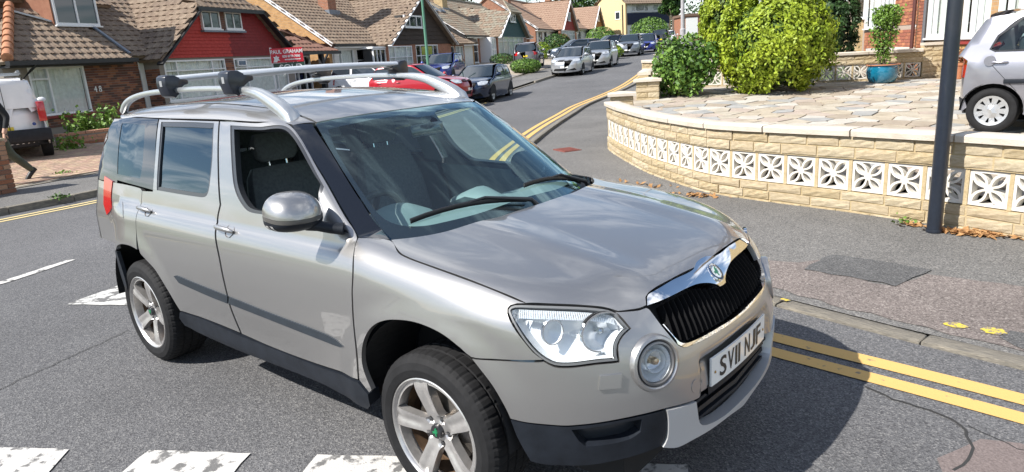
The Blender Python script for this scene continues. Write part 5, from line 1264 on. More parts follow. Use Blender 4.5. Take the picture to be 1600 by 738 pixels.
def bricks(root,x0,x1,z0,z1,y,m_list,holes=(),axis='x',name='brick',out=.012,lim=300,bw=.225,bh=.075):
    "real bricks on a wall face at y (axis x) or at x=y (axis y); front looks to -y / -x"
    if not hasattr(bricks,'me'): bricks.me={}
    n=0
    rows=int((z1-z0)/bh)
    for r in range(rows):
        x=x0-(bw/2 if r%2 else 0)
        while x<x1:
            a=max(x,x0); b=min(x+bw,x1); x+=bw
            if b-a<.03: continue
            cx,cz=(a+b)/2,z0+(r+.5)*bh
            if any(h[0]<cx<h[1] and h[2]<cz<h[3] for h in holes): continue
            m=m_list[RNG.integers(len(m_list))]
            if m.name not in bricks.me: mb=MB(); mb.box((-.5,-.5,-.5),(.5,.5,.5)); bricks.me[m.name]=mb.mesh('brick',m)
            if n>=lim: return
            o=link(name,bricks.me[m.name],root); n+=1; o['kind']='part' if False else 0
            del o['kind']
            d=.03; j=RNG.uniform(-.003,.003)
            if axis=='x': o.location=(cx,y-out+d/2+j,cz); o.scale=(b-a-.011,d,bh-.011)
            else: o.location=(y-out+d/2+j,cx,cz); o.scale=(d,b-a-.011,bh-.011)
def hung(root,poly,y,m,g=.115,wd=.17,name='tile_hanging',rows_only=False):
    "hung plain tiles on a vertical face (local x,z polygon at depth y, front to -y)"
    base=MB(); base.prism([(x,y,z) for x,z in poly],(0,.06,0)); bo=base.build(name,m,root)
    A=np.array(poly); lo,hi=A.min(0),A.max(0); mb=MB()
    for r in range(int((hi[1]-lo[1])/g)+1):
        z=lo[1]+r*g
        for k in range(int((hi[0]-lo[0])/wd)+2):
            x=lo[0]+(k-.5*(r%2))*wd
            if pip(np.array([(x+wd/2,z+g/2)]),A)[0]:
                j=RNG.uniform(0,.006); w2=.004
                mb.add([(x+w2,y-.026-j,z),(x+wd-w2,y-.026-j,z),(x+wd-w2,y-.004,z+g*1.05),(x+w2,y-.004,z+g*1.05),(x+w2,y,z),(x+wd-w2,y,z)],[(0,1,2,3),(4,5,1,0)])
    kind(mb.build('hung_tiles',m,bo),'stuff'); return bo
def window(root,x0,x1,z0,z1,y=0,cols=(.5,),trans=None,fw=.055,m=upvc,curtain=1,name='window',sill=True,glassm=None,depth=.07,tcols=None):
    "casement window in a wall face at y (front towards -y): frame > panes, curtain, sill"
    mb=MB(); y0=y-.012; y1=y+depth
    mb.box((x0,y0,z0),(x1,y1,z0+fw)); mb.box((x0,y0,z1-fw),(x1,y1,z1)); mb.box((x0,y0+.001,z0+fw),(x0+fw,y1,z1-fw)); mb.box((x1-fw,y0+.001,z0+fw),(x1,y1,z1-fw))
    W_=x1-x0; xs=[x0+fw]+[x0+W_*c for c in cols]+[x1-fw]
    for c in cols: mb.box((x0+W_*c-fw*.45,y0+.003,z0+fw),(x0+W_*c+fw*.45,y1-.002,z1-fw))
    zs=[z0+fw,z1-fw]
    if trans is not None:
        zt=z0+(z1-z0)*trans; zs=[z0+fw,zt,z1-fw]
        for i in range(len(xs)-1):
            if tcols is None or i in tcols: mb.box((xs[i]-(0 if i==0 else -fw*.45)+.001,y0+.005,zt-fw*.4),(xs[i+1]-(0 if i==len(xs)-2 else fw*.45)-.001,y1-.004,zt+fw*.4))
    fo=mb.build(name,m,root)
    g=glassm or pane_cl
    for i in range(len(xs)-1):
        zz=zs if (trans is not None and (tcols is None or i in tcols)) else [zs[0],zs[-1]]
        for a,b in zip(zz[:-1],zz[1:]): MB().add([(xs[i],y+.02,a),(xs[i+1],y+.02,a),(xs[i+1],y+.02,b),(xs[i],y+.02,b)],[(0,1,2,3)]).build('pane',g,fo)
    # room behind: dark box with net curtain folds
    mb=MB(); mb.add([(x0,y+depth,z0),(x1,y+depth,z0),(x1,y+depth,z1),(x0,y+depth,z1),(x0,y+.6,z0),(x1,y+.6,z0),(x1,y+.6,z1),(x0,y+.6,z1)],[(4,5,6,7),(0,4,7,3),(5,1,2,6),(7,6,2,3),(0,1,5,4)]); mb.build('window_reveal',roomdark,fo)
    if curtain:
        n=max(8,int(W_/.05)); V=[];F_=[]; full=curtain>=1
        for k in range(n+1):
            x=x0+fw+(W_-2*fw)*k/n; d=y+depth+.03+.018*math.sin(k*1.9)+.012*math.sin(k*.7+1)
            V+= [(x,d,z0+fw),(x,d,z1-fw*.5)]
        for k in range(n):
            if full or k<n*.22 or k>n*.78: F_.append((2*k,2*k+2,2*k+3,2*k+1))
        MB().add(V,F_).build('net_curtain' if full else 'curtain',net if full else curt,fo,True)
        if curtain>1:
            V=[];F_=[]
            for k in range(n+1):
                x=x0+fw+(W_-2*fw)*k/n; d=y+depth+.10+.02*math.sin(k*1.3); V+= [(x,d-.05,z0+fw),(x,d-.05,z1-fw*.5)]
            for k in range(n):
                if k<n*.2 or k>n*.8: F_.append((2*k,2*k+2,2*k+3,2*k+1))
            MB().add(V,F_).build('curtain',curt,fo,True)
    if sill: MB().box((x0-.05,y-.06,z0-.045),(x1+.05,y+.02,z0-.002)).build('sill',m if m is upvc else upvc,fo)
    return fo
def beam(root,name,p0,p1,w,h,m,up=(0,0,1)):
    p0,p1=Vector(p0),Vector(p1); d=(p1-p0); c=(p0+p1)/2; dn=d.normalized(); s=dn.cross(Vector(up)).normalized(); u=s.cross(dn).normalized()
    mb=MB(); mb.obox(c,d/2,s*w/2,u*h/2); return mb.build(name,m,root)
def pipe(root,name,path,r,m,seg=8): mb=MB(); mb.tube(path,r,seg); return mb.build(name,m,root,True)
def chimney(root,x,y,z0,z1,w,d,m,pots=2):
    c=MB(); c.box((x-w/2,y-d/2,z0),(x+w/2,y+d/2,z1)); c.box((x-w/2-.04,y-d/2-.04,z1-.22),(x+w/2+.04,y+d/2+.04,z1-.1)); o=c.build('chimney',m,root)
    MB().box((x-w/2-.12,y-d/2-.12,z0+.0),(x+w/2+.12,y+d/2+.12,z0+.42)).build('lead_apron',lead,o)
    for k in range(pots): MB().lathe([(.12,0),(.11,.1),(.10,.35),(.12,.38),(.09,.38),(.09,.1)],14,'z',(x-w/4+w/2*k,y,z1)).build('chimney_pot',mat('terracotta',(.45,.19,.10),.85,noise=.2),o,True)
    return o
def house_root(label,O,e,z,cat='house',group=None,name='house'): return thing(name,label,cat,(O[0],O[1],z),math.atan2(e[1],e[0]),group)
GR='brick chalet houses along the far side of the road'
# ---------------- number 48 and its attached neighbour
zA=.38; hA=house_root('semi detached brick house number 48 with dormer, red hung tile gable and white door',(-20.3,2.9),(-.4,.917),zA,group=GR)
Z=lambda z:z-zA
brk=[mat('brick_'+n,c,.9,noise=.3,nscale=20,bump=.3,bscale=60) for n,c in (('plum',(.15,.065,.05)),('red',(.23,.095,.06)),('brown',(.12,.065,.05)),('orange',(.30,.13,.075)))]
morA=mat('grey_mortar',(.26,.23,.20),.95)
# bay of no. 48: wall faces at y=0, window in it
def wall(root,x0,x1,y0,y1,z0,z1,m,name='wall'): return MB().box((x0,y0,z0),(x1,y1,z1)).build(name,m,root)
def pieced(root,x0,x1,z0,z1,y,th,holes,m,name='wall'):
    "front wall with rectangular openings, from boxes"
    mb=MB(); xs=sorted({x0,x1,*[h[0] for h in holes],*[h[1] for h in holes]})
    for a,b in zip(xs[:-1],xs[1:]):
        hs=sorted([h for h in holes if h[0]<=a+1e-6 and h[1]>=b-1e-6],key=lambda h:h[2]); z=z0
        for h in hs:
            if h[2]>z+1e-4: mb.box((a,y,z),(b,y+th,h[2]))
            z=h[3]
        if z<z1-1e-4: mb.box((a,y,z),(b,y+th,z1))
    return mb.build(name,m,root)
w48=(1.12,2.92,Z(.95),Z(2.28))
pieced(hA,.62,5.12,-.4,Z(2.40),0,.22,[w48,(5.0,5.12,-.4,Z(2.4))],morA)
wa=wall(hA,.42,.62,0,4,-.4,Z(2.4),morA); wall(hA,-3.5,.42,2.2,2.4,-.4,Z(2.4),bk_dark)
bw=wall(hA,2.93,5.0,.02,.1,-.3,.0,morA)
bricks(hA,2.93,5.0,Z(.62),Z(2.37),0,brk); bricks(hA,1.1,2.93,Z(.60),Z(.90),0,brk)
window(hA,*w48,y=0,cols=(.33,),trans=.76,tcols=(0,),curtain=2)
MB().box((1.05,-.07,Z(.86)),(2.99,0,Z(.94))).build('brick_sill',mat('red_sill',(.22,.03,.025),.6),hA)
# number plate 48
for i,chx in enumerate('48'):
    me=text_mesh(chx,.26,mat('white_numeral',(.82,.82,.8),.4),.006,.9); frame_to(me,(3.17+.17*i,-.022,Z(1.57)),(1,0,0),(0,0,1)); link('house_number',me,hA)
# recessed porch: dark side, white door
wall(hA,4.9,5.05,.22,1.8,-.3,Z(2.4),morA); wall(hA,5.05,7.4,1.8,2.0,-.3,Z(2.5),morA)
dr=MB().box((5.25,1.70,-.05),(6.10,1.77,Z(2.36))).build('door',upvc,hA)
mb=MB(); 
mb.box((5.16,1.66,-.05),(5.25,1.80,Z(2.40))); mb.box((6.10,1.66,-.05),(6.19,1.80,Z(2.40))); mb.box((5.16,1.66,Z(2.36)),(6.19,1.80,Z(2.44))); mb.build('door_frame',upvc,dr)
MB().box((5.42,1.685,1.05),(5.93,1.70,1.75)).build('door_glass',pane_m,dr); MB().box((5.42,1.69,.15),(5.93,1.70,.85)).build('door_panel',mat('door_panel_white',(.72,.72,.72),.4),dr); pipe(dr,'handle',[(5.33,1.66,1.0),(5.33,1.63,1.0),(5.33,1.63,1.18),(5.33,1.66,1.18)],.012,satin)
# white door post seen in front
mb=MB(); mb.box((5.03,-.02,-.3),(5.22,.14,Z(2.38))); mb.add([(4.78,0,Z(2.38)),(5.03,0,Z(2.38)),(5.03,0,Z(2.05)),(4.95,0,Z(2.2)),(4.78,.1,Z(2.38)),(5.03,.1,Z(2.38)),(5.03,.1,Z(2.05)),(4.95,.1,Z(2.2))],[(0,1,2,3)[::-1],(4,5,6,7),(0,3,7,4),(3,2,6,7)]); mb.build('porch_post',upvc,hA)
# gable block: ground floor
gx0,gx1=5.45,12.6
pieced(hA,5.45,12.9,-.4,Z(2.40),-.6,.2,[(5.46,8.5,Z(1.0),Z(2.33)),(9.0,12.4,Z(1.0),Z(2.33))],morA)
side=wall(hA,5.25,5.45,-.6,1.8,-.4,Z(2.45),morA); bricks(hA,-.6,1.7,-.1,Z(2.35),5.25,brk,axis='y',lim=260)
bricks(hA,8.52,8.98,.3,Z(2.36),-.6,brk)
window(hA,5.46,8.5,Z(1.0),Z(2.33),y=-.6,cols=(.19,.77),trans=.74,curtain=2); window(hA,9.0,12.4,Z(1.0),Z(2.33),y=-.6,cols=(.22,.78),trans=.74,curtain=2)
# open blue tinted vent light
MB().box((9.12,-.70,Z(2.04)),(9.62,-.655,Z(2.26))).build('vent_light',upvc,hA); MB().box((9.17,-.705,Z(2.075)),(9.57,-.70,Z(2.225))).build('vent_pane',mat('vent_blue',(.03,.09,.20),.05,spec=.8),hA)
redA=mat('red_hung_tile',(.40,.034,.026),.75,col2=(.50,.055,.042),nscale=9,bump=.2); redB=mat('dark_red_hung_tile',(.19,.014,.015),.7,col2=(.26,.022,.022),nscale=9,bump=.2)
cx=8.95
hung(hA,[(5.4,Z(2.4)),(cx,Z(2.4)),(cx,Z(4.06)),(7.3,Z(4.06))],-.62,redA); hung(hA,[(cx,Z(2.4)),(12.55,Z(2.4)),(10.6,Z(4.06)),(cx,Z(4.06))],-.62,redB)
for a,b in ((7.52,8.46),(8.76,9.68)): window(hA,a,b,Z(3.37),Z(3.99),y=-.72,cols=(.5,),fw=.05,curtain=0,depth=.09,glassm=pane_m)
MB().box((8.47,-.70,Z(3.37)),(8.75,-.6,Z(3.99))).build('brick_pier',bk_dark,hA)
MB().box((7.45,-.80,Z(3.26)),(9.78,-.63,Z(3.32))).build('lead_strip',lead,hA)
# gable roof slopes (ridge runs back into the plot)
tp=.69
def gslope(root,cx,zr_,hw,y0,y1,pitch,mats,mode='joined',left=True,right=True,zclip=None,over=.0,g=.30):
    c,s=math.cos(pitch),math.sin(pitch); L_=hw/c
    top=L_ if zclip is None else L_-zclip
    out=[]
    if left: out.append(slope(root,(cx-hw,y1,zr_-hw*math.tan(pitch)),(0,-1,0),(c,0,s),[(0,0),(y1-y0,0),(y1-y0,top),(0,L_)],mats,mode,g=g))
    if right: out.append(slope(root,(cx+hw,y0,zr_-hw*math.tan(pitch)),(0,1,0),(-c,0,s),[(0,0),(y1-y0,0),(y1-y0,L_),(0,top)],mats,mode,g=g))
    return out
pa=math.radians(38.5); hwA=3.95; zrA=Z(2.36)+hwA*math.tan(pa)
gslope(hA,cx,zrA,hwA,-.95,5.2,pa,t_brown,zclip=2.22)
# half hip over the two upper windows
zh=Z(4.07); hh=1.78
slope(hA,(cx-hh-.15,-1.0,zh),(1,0,0),(0,math.cos(.75),math.sin(.75)),[(0,0),(2*hh+.3,0),(hh+.15+.02,1.9),(hh+.15-.02,1.9)],t_brown)
MB().box((cx-hh-.1,-1.04,zh-.12),(cx+hh+.1,-.92,zh+.01)).build('gutter',gutterb,hA)
for s_ in (-1,1):
    beam(hA,'verge_board',(cx+s_*(hwA+.05),-.93,zrA-(hwA+.05)*math.tan(pa)-.12),(cx+s_*(hh-.02),-.93,zh-.10),.06,.24,timberblk,(0,1,0))
# main roof behind, and the hipped roof over the bay of no. 48
pb=math.radians(36)
slope(hA,(.25,-.45,Z(2.44)),(1,0,0),(0,math.cos(pb),math.sin(pb)),[(.05,0),(4.2,0),(4.2,1.45),(3.9,1.75),(3.3,2.62),(2.12,2.62)],t_brown,mode='parts')
slope(hA,(.22,4.5,Z(2.44)),(0,-1,0),(math.cos(pb),0,math.sin(pb)),[(0,0),(4.9,0),(2.85,2.62),(0,2.62)],t_brown)
for k in range(9):
    f_=k/8.6; c0=Vector((.24,-.50,Z(2.48))).lerp(Vector((2.38,1.66,Z(4.03))),f_); c1=Vector((.24,-.50,Z(2.48))).lerp(Vector((2.38,1.66,Z(4.03))),f_+.115)
    mb=MB(); mb.tube([c0+Vector((0,0,.05)),c1+Vector((0,0,.03))],[.14,.12],10); mb.build('hip_tile',mat('clay_hip_tile',(.42,.19,.10),.85,noise=.25,nscale=12),hA,True)
MB().box((.18,-.62,Z(2.33)),(4.45,-.46,Z(2.45))).build('gutter',gutterb,hA); MB().box((.3,-.44,Z(2.28)),(4.4,.0,Z(2.33))).build('soffit',timberblk,hA)
pipe(hA,'downpipe',[(1.0,-.55,Z(2.35)),(.98,-.3,Z(2.2)),(.75,-.10,Z(1.9)),(.75,-.08,-.1)],.035,gutterb)
slope(hA,(-2.2,1.9,Z(4.30)),(1,0,0),(0,math.cos(pb),math.sin(pb)),[(0,0),(8.5,0),(8.5,3.2),(0,3.2)],t_brown)
slope(hA,(4.45,-.30,Z(2.50)),(1,0,0),(0,math.cos(pb),math.sin(pb)),[(0,0),(1.2,0),(3.9,2.7),(3.9,5.0),(0,5.0)],t_brown)
beam(hA,'valley_flashing',(4.42,-.35,Z(2.60)),(4.42,1.35,Z(3.83)),.10,.05,lead)
beam(hA,'hip_flashing',(2.2,1.50,Z(3.96)),(3.35,.95,Z(3.55)),.10,.05,mat('pale_flashing',(.55,.56,.57),.5),(0,0,1))
# dormer of no. 48
dm=MB().box((3.1,.95,Z(3.46)),(4.75,3.4,Z(5.3))).build('dormer',tilemat('cheek',(.24,.10,.06),(.32,.15,.09)),hA)
window(hA,3.15,4.72,Z(3.52),Z(5.15),y=.90,cols=(.5,),curtain=0,fw=.07,glassm=pane_m,depth=.04)
MB().box((2.95,.75,Z(5.2)),(4.95,3.6,Z(5.35))).build('dormer_roof',lead,hA)
# neighbour's side: lean-to porch
slope(hA,(12.3,-1.0,Z(2.50)),(1,0,0),(0,math.cos(.55),math.sin(.55)),[(0,0),(3.9,0),(.5,2.1),(0,2.1)],[t_redb],g=.33)
slope(hA,(16.2,3.2,Z(2.50)),(0,-1,0),(-math.cos(.55),0,math.sin(.55)),[(0,0),(4.2,0),(2.4,2.1),(0,2.1)],[t_redb],g=.33)
MB().box((12.3,-1.06,Z(2.37)),(16.25,-.95,Z(2.5))).build('gutter',gutterb,hA)
pieced(hA,12.9,14.9,-.4,Z(2.40),-.2,.15,[(12.95,14.85,Z(.5),Z(2.36))],bk_dark); window(hA,12.95,14.85,Z(.5),Z(2.36),y=-.2,cols=(.3,.45,.75),trans=.78,curtain=0)
MB().box((15.0,-.75,-.4),(15.2,-.55,Z(2.4))).build('porch_post',timberblk,hA); beam(hA,'porch_brace',(15.1,-.65,Z(1.9)),(15.7,-.65,Z(2.38)),.08,.08,timberblk)
wall(hA,12.9,15.9,2.0,2.2,-.4,Z(3.2),bk_dark)
MB().box((-1.4,.3,-.4),(16,7.5,Z(2.38))).build('house_core',bk_dark,hA) if False else None
wall(hA,-1.3,16.0,7.2,7.4,-.4,Z(2.4),bk_dark); slope(hA,(-2.2,9.6,Z(2.44)),(1,0,0),(0,-math.cos(pb),math.sin(pb)),[(0,0),(18.4,0),(18.4,5.6),(0,5.6)],[t_brown[0]],g=.6,wd=.6)
slope(hA,(8.95,1.5,Z(4.02)),(1,0,0),(0,math.cos(pb),math.sin(pb)),[(0,0),(4.0,0),(5.5,3.6),(0,3.6)],t_brown)
# ---------------- the chalet houses further along
def chalet(label,O,e,zb,u0,u1,ze,wr,pitch,uc,hw,zgb,za,wallm,tiles,clad,cladm,g=.30,proj=1.0,board=upvc,clip=0,flankm=None,chim=None,wd=.30):
    h=house_root(label,O,e,zb,group=GR); Z=lambda z:z-zb; tp=math.tan(pitch); c,s=math.cos(pitch),math.sin(pitch)
    zr_=Z(ze)+(wr+.35)*tp
    fl=MB(); fl.prism([(u0,0,-.8),(u0,2*wr,-.8),(u0,2*wr,Z(ze)),(u0,wr,zr_-.1),(u0,0,Z(ze))],(.25,0,0)); fl.build('flank_wall',flankm or wallm,h)
    fl=MB(); fl.prism([(u1-.25,0,-.8),(u1-.25,2*wr,-.8),(u1-.25,2*wr,Z(ze)),(u1-.25,wr,zr_-.1),(u1-.25,0,Z(ze))],(.25,0,0)); fl.build('flank_wall',wallm,h)
    wall(h,u0+.25,u1-.25,2*wr-.2,2*wr,-.8,Z(ze),wallm)
    slope(h,(u0-.12,-.35,Z(ze)),(1,0,0),(0,c,s),[(0,0),(u1-u0+.24,0),(u1-u0+.24,(wr+.35)/c),(0,(wr+.35)/c)],tiles,g=g,wd=wd)
    slope(h,(u1+.12,2*wr+.35,Z(ze)),(-1,0,0),(0,-c,s),[(0,0),(u1-u0+.24,0),(u1-u0+.24,(wr+.35)/c),(0,(wr+.35)/c)],tiles[:1],g=.6,wd=.6)
    mb=MB(); mb.tube([(u0-.14,wr,zr_+.04),(u1+.14,wr,zr_+.04)],.12,8); mb.build('ridge_tiles',tiles[0],h)
    for q in (u0-.13,): beam(h,'verge_board',(q,-.35,Z(ze)-.02),(q,wr,zr_-.02),.05,.16,board if board is not timberblk else timberblk)
    MB().box((u0-.05,-.47,Z(ze)-.10),(uc-hw-.1,-.36,Z(ze)+.0)).build('gutter',gutterb,h); MB().box((u0,-.36,Z(ze)-.18),(u1,.0,Z(ze)-.11)).build('fascia',board,h)
    # cross gable
    pg=math.atan2(za-zgb,hw); zra=Z(za)
    y1=min(wr*1.05,(za-ze)/tp+.6)
    gslope(h,uc,zra,hw+.18,-proj-.30,y1,pg,tiles,g=g,zclip=clip if clip else None)
    zc=za-clip*math.sin(pg) if clip else za
    pol=[(uc-hw,Z(zgb)-.1),(uc+hw,Z(zgb)-.1)]+([(uc+hw*(za-zc)/(za-zgb),Z(zc)-.1),(uc-hw*(za-zc)/(za-zgb),Z(zc)-.1)] if clip else [(uc,zra-.1)])
    if clad=='hung': hung(h,pol,-proj,cladm,g=.18,wd=.26)
    else:
        bo=MB().add([(x,-proj,z) for x,z in pol]+[(x,-proj+.1,z) for x,z in pol],[tuple(range(len(pol)))[::-1],tuple(range(len(pol),2*len(pol)))]+[(i,(i+1)%len(pol),len(pol)+(i+1)%len(pol),len(pol)+i)[::-1] for i in range(len(pol))]).build('gable_panel',cladm,h)
        z=Z(zgb)-.1; k=0
        while z<zra-.35:   # waney-edged boards
            f_=max(.0,1-(z-Z(zgb)+.1)/(za-zgb)); w_=hw*f_-.05; n=14; V=[];F_=[]
            for i in range(n+1):
                x=uc-w_+2*w_*i/n; V+= [(x,-proj-.05,z+RNG.uniform(-.03,.03)),(x,-proj-.015,z+.27)]
            for i in range(n): F_.append((2*i,2*i+2,2*i+3,2*i+1))
            MB().add(V+[(a,b+.03,c_) for a,b,c_ in V],F_+[tuple(j+len(V) for j in f[::-1]) for f in F_]+[(2*i,2*i+2+0,len(V)+2*i+2,len(V)+2*i)[::-1] for i in range(n)]).build('weather_board',cladm,bo); z+=.24; k+=1
    for s_ in (-1,1):
        xe=uc if not clip else uc+s_*hw*(za-zc)/(za-zgb)
        beam(h,'barge_board',(uc+s_*(hw+.22),-proj-.32,Z(zgb)-.22*math.tan(pg)-.05),(xe,-proj-.32,(zra if not clip else Z(zc))-.05),.05,.24,board,(0,1,0))
    if clip:
        w_=hw*(za-zc)/(za-zgb); slope(h,(uc-w_-.25,-proj-.5,Z(zc)-.05),(1,0,0),(0,math.cos(.8),math.sin(.8)),[(0,0),(2*w_+.5,0),(w_+.27,1.5),(w_+.23,1.5)],tiles[:1],g=g)
    if chim: chimney(h,*chim)
    return h,Z
# house B: yellow brick flank, timber gable
ww=mat('dark_waney_timber',(.055,.035,.025),.8,col2=(.03,.02,.015),nscale=8,stretch=(1,1,6),bump=.4)
hB,Z=chalet('yellow brick chalet house with large brown roof and dark timber gable edged in white',(-25.7,15.5),(-.339,.941),.62,2.75,20.5,2.82,4.2,math.radians(34.5),10.55,4.0,2.84,5.45,bk_yel,t_brown,'board',ww,chim=(6.75,2.45,4.3-.62,7.2,.75,.6,bk_or,0))
zb=.62
window(hB,9.25-.75,11.3-.75,Z(3.62),Z(4.28),y=-1.14,cols=(.28,.68),fw=.08,curtain=0,glassm=pane_m)
wfl=MB().box((2.70,4.55,Z(3.6)),(2.76,5.15,Z(4.4))).build('window',upvc,hB); MB().box((2.685,4.62,Z(3.67)),(2.70,5.08,Z(4.33))).build('pane',pane_m,wfl)
pieced(hB,3.0,20.3,-.8,Z(2.72),.0,.2,[(3.5,4.9,Z(1.5),Z(2.6)),(5.15,6.4,Z(1.2),Z(2.6))],mat('render_white',(.68,.67,.63),.9,noise=.1))
window(hB,3.5,4.9,Z(1.5),Z(2.6),y=0,cols=(.2,),curtain=1); window(hB,5.15,6.4,Z(1.2),Z(2.6),y=0,cols=(),trans=.6,curtain=0)
pieced(hB,6.55,14.5,-.8,Z(2.76),-1.0,.2,[(6.7,9.3,Z(1.2),Z(2.66)),(9.75,12.6,Z(.7),Z(2.7))],bk_or)
window(hB,6.7,9.3,Z(1.2),Z(2.66),y=-1.0,cols=(.25,.75),trans=.6,curtain=1)
gd=window(hB,9.75,12.6,Z(.7),Z(2.7),y=-1.0,cols=(.22,.78),trans=.70,curtain=0,name='garage_door_frame'); MB().box((10.45,-.97,Z(.7)),(11.9,-.93,Z(2.05))).build('garage_door',mat('green_door',(.05,.09,.035),.5),gd); MB().box((10.5,-.985,Z(2.14)),(11.85,-.975,Z(2.6))).build('pane',mat('yellow_green_glass',(.30,.33,.02),.1,spec=.8),gd)
# glazed porch
pr=window(hB,6.2-.9,7.3-.75,Z(1.0),Z(2.55),y=-.9,cols=(.3,.6),curtain=0,name='glazed_porch'); MB().box((5.2,-.95,Z(2.56)),(6.6,0,Z(2.66))).build('porch_roof',upvc,pr)
pipe(hB,'downpipe',[(3.1,-.42,Z(2.72)),(3.0,-.1,Z(2.5)),(2.95,-.08,Z(1.0))],.04,upvc)
slope(hB,(14.4,-1.2,Z(2.72)),(1,0,0),(0,math.cos(.55),math.sin(.55)),[(0,0),(3.4,0),(2.2,2.2),(0,2.2)],t_brown)
pieced(hB,14.5,17.2,-.8,Z(2.70),-.7,.15,[(14.7,15.6,Z(.8),Z(2.6)),(15.8,17.0,Z(1.2),Z(2.6))],bk_or); window(hB,14.7,15.6,Z(.8),Z(2.6),y=-.7,cols=(),curtain=0,name='door',trans=.5); window(hB,15.8,17.0,Z(1.2),Z(2.6),y=-.7,cols=(.5,),curtain=1)
# house C: white upper flank, teal hung gable, skylights
teal=mat('teal_hung_tile',(.012,.055,.060),.65,col2=(.02,.085,.085),nscale=7)
hC,Z=chalet('chalet house with white gable end, skylights and a dark teal tile hung front gable',(-32.1,32.8),(-.394,.919),1.28,.2,18.5,3.33,4.6,math.radians(33),9.4,4.1,3.32,5.95,mat('white_render_flank',(.74,.73,.70),.9,noise=.08),[t_grey,t_brown[1]],'hung',teal,board=upvc,clip=1.55,g=.33,wd=.33,chim=(5.6,3.4,3.9,6.3,1.0,.7,bk_buff,2))
wall(hC,.13,.2,-.02,9.2,-.8,Z(3.15),bk_buff,'brick_plinth'); beam(hC,'flank_verge',(.05,-.4,Z(3.20)),(.05,4.6,Z(6.50)),.06,.2,timberblk)
for k,x in enumerate((2.0,3.5)):
    p=math.radians(33); y=2.9; z=Z(3.33)+(y+.35)*math.tan(p); mb=MB(); ux,uy,uz=(.48,0,0),(0,.62*math.cos(p),.62*math.sin(p)),(0,-.05*math.sin(p),.05*math.cos(p)); mb.obox((x,y,z+.08),ux,uy,uz); sk=mb.build('skylight',lead,hC); mb=MB(); mb.obox((x,y-.03,z+.14),(.40,0,0),(0,.52*math.cos(p),.52*math.sin(p)),(0,-.006,.008)); mb.build('pane',mat('sky_pane',(.35,.42,.5),.03,.6),sk)
window(hC,8.75,10.2,Z(4.35),Z(5.0),y=-1.14,cols=(.4,.6),fw=.09,curtain=0,glassm=pane_m)
pieced(hC,.4,18.4,-.8,Z(3.2),0,.2,[(.6,2.1,Z(1.9),Z(3.15)),(2.5,3.7,Z(1.5),Z(3.15))],bk_or)
window(hC,.6,2.1,Z(1.9),Z(3.15),y=0,cols=(.3,),curtain=1); window(hC,2.5,3.7,Z(1.45),Z(3.15),y=0,cols=(),trans=.45,curtain=0,name='door')
d2=window(hC,4.25,5.3,Z(1.45),Z(3.15),y=-.9,cols=(.5,),trans=.5,curtain=0,fw=.12,name='porch_door'); wall(hC,4.2,5.35,-.85,0,-.8,Z(3.2),upvc,'porch_side')
pieced(hC,5.4,13.6,-.8,Z(3.3),-1.0,.2,[(5.6,12.6,Z(1.85),Z(3.25))],bk_or); window(hC,5.6,12.6,Z(1.85),Z(3.25),y=-1.0,cols=(.2,.4,.6,.8),trans=.75,curtain=2)
window(hC,12.75,13.5,Z(1.85),Z(3.25),y=-1.01,cols=(),curtain=1)
pipe(hC,'downpipe',[(.4,-.4,Z(3.2)),(.3,-.1,Z(2.9)),(.3,-.08,Z(1.6))],.05,gutterb)
# house D: orange brick flank, red gable
hD,Z=chalet('orange brick chalet house with weathered red roof and small bright red front gable',(-40.1,51.7),(-.385,.923),1.9,-.2,17.5,4.1,4.6,math.radians(34),9.7,3.7,4.2,7.1,bk_or,[t_red],'hung',mat('bright_red_hung',(.32,.03,.02),.7),g=.36,wd=.36,chim=(4.5,4.2,4.5,7.0,1.0,.7,bk_or,2))
window(hD,9.2,10.5,Z(5.0),Z(5.9),y=-1.14,cols=(.5,),curtain=1,fw=.1)
pieced(hD,.2,17,-.8,Z(4.0),0,.2,[(.8,2.4,Z(2.4),Z(3.9)),(3.0,4.2,Z(2.0),Z(3.9))],mat('render_white',(.68,.67,.63),.9)); window(hD,.8,2.4,Z(2.4),Z(3.9),y=0,cols=(.5,),curtain=0); window(hD,3.0,4.2,Z(2.0),Z(3.9),y=0,cols=(),curtain=0,name='door')
pieced(hD,5.9,13.6,-.8,Z(4.2),-1,.2,[(6.4,12.9,Z(2.5),Z(4.0))],bk_or); window(hD,6.4,12.9,Z(2.5),Z(4.0),y=-1,cols=(.25,.5,.75),trans=.75,curtain=1)
# house E: further, brown gable
hE,Z=chalet('chalet house with red brown roof and orange boarded gable beyond the red gabled house',(-49.8,72.5),(-.365,.931),2.45,0,16,4.6,4.6,math.radians(34),8.8,3.6,4.7,7.6,bk_or,[t_red],'hung',mat('orange_brown_board',(.34,.17,.05),.8),g=.4,wd=.4,chim=(3.2,4.3,5,7.6,1.0,.7,bk_or,2))
window(hE,8.2,9.5,Z(5.6),Z(6.4),y=-1.14,cols=(.5,),curtain=0,fw=.1)
pieced(hE,.2,15.8,-.8,Z(4.5),0,.2,[(.8,2.6,Z(2.9),Z(4.3))],mat('render_white',(.68,.67,.63),.9)); window(hE,.8,2.6,Z(2.9),Z(4.3),y=0,cols=(.5,),curtain=0); pieced(hE,5.2,12.4,-.8,Z(4.7),-1,.2,[(5.6,12,Z(3.0),Z(4.5))],upvc); window(hE,5.6,12,Z(3.0),Z(4.5),y=-1,cols=(.25,.5,.75),curtain=1)
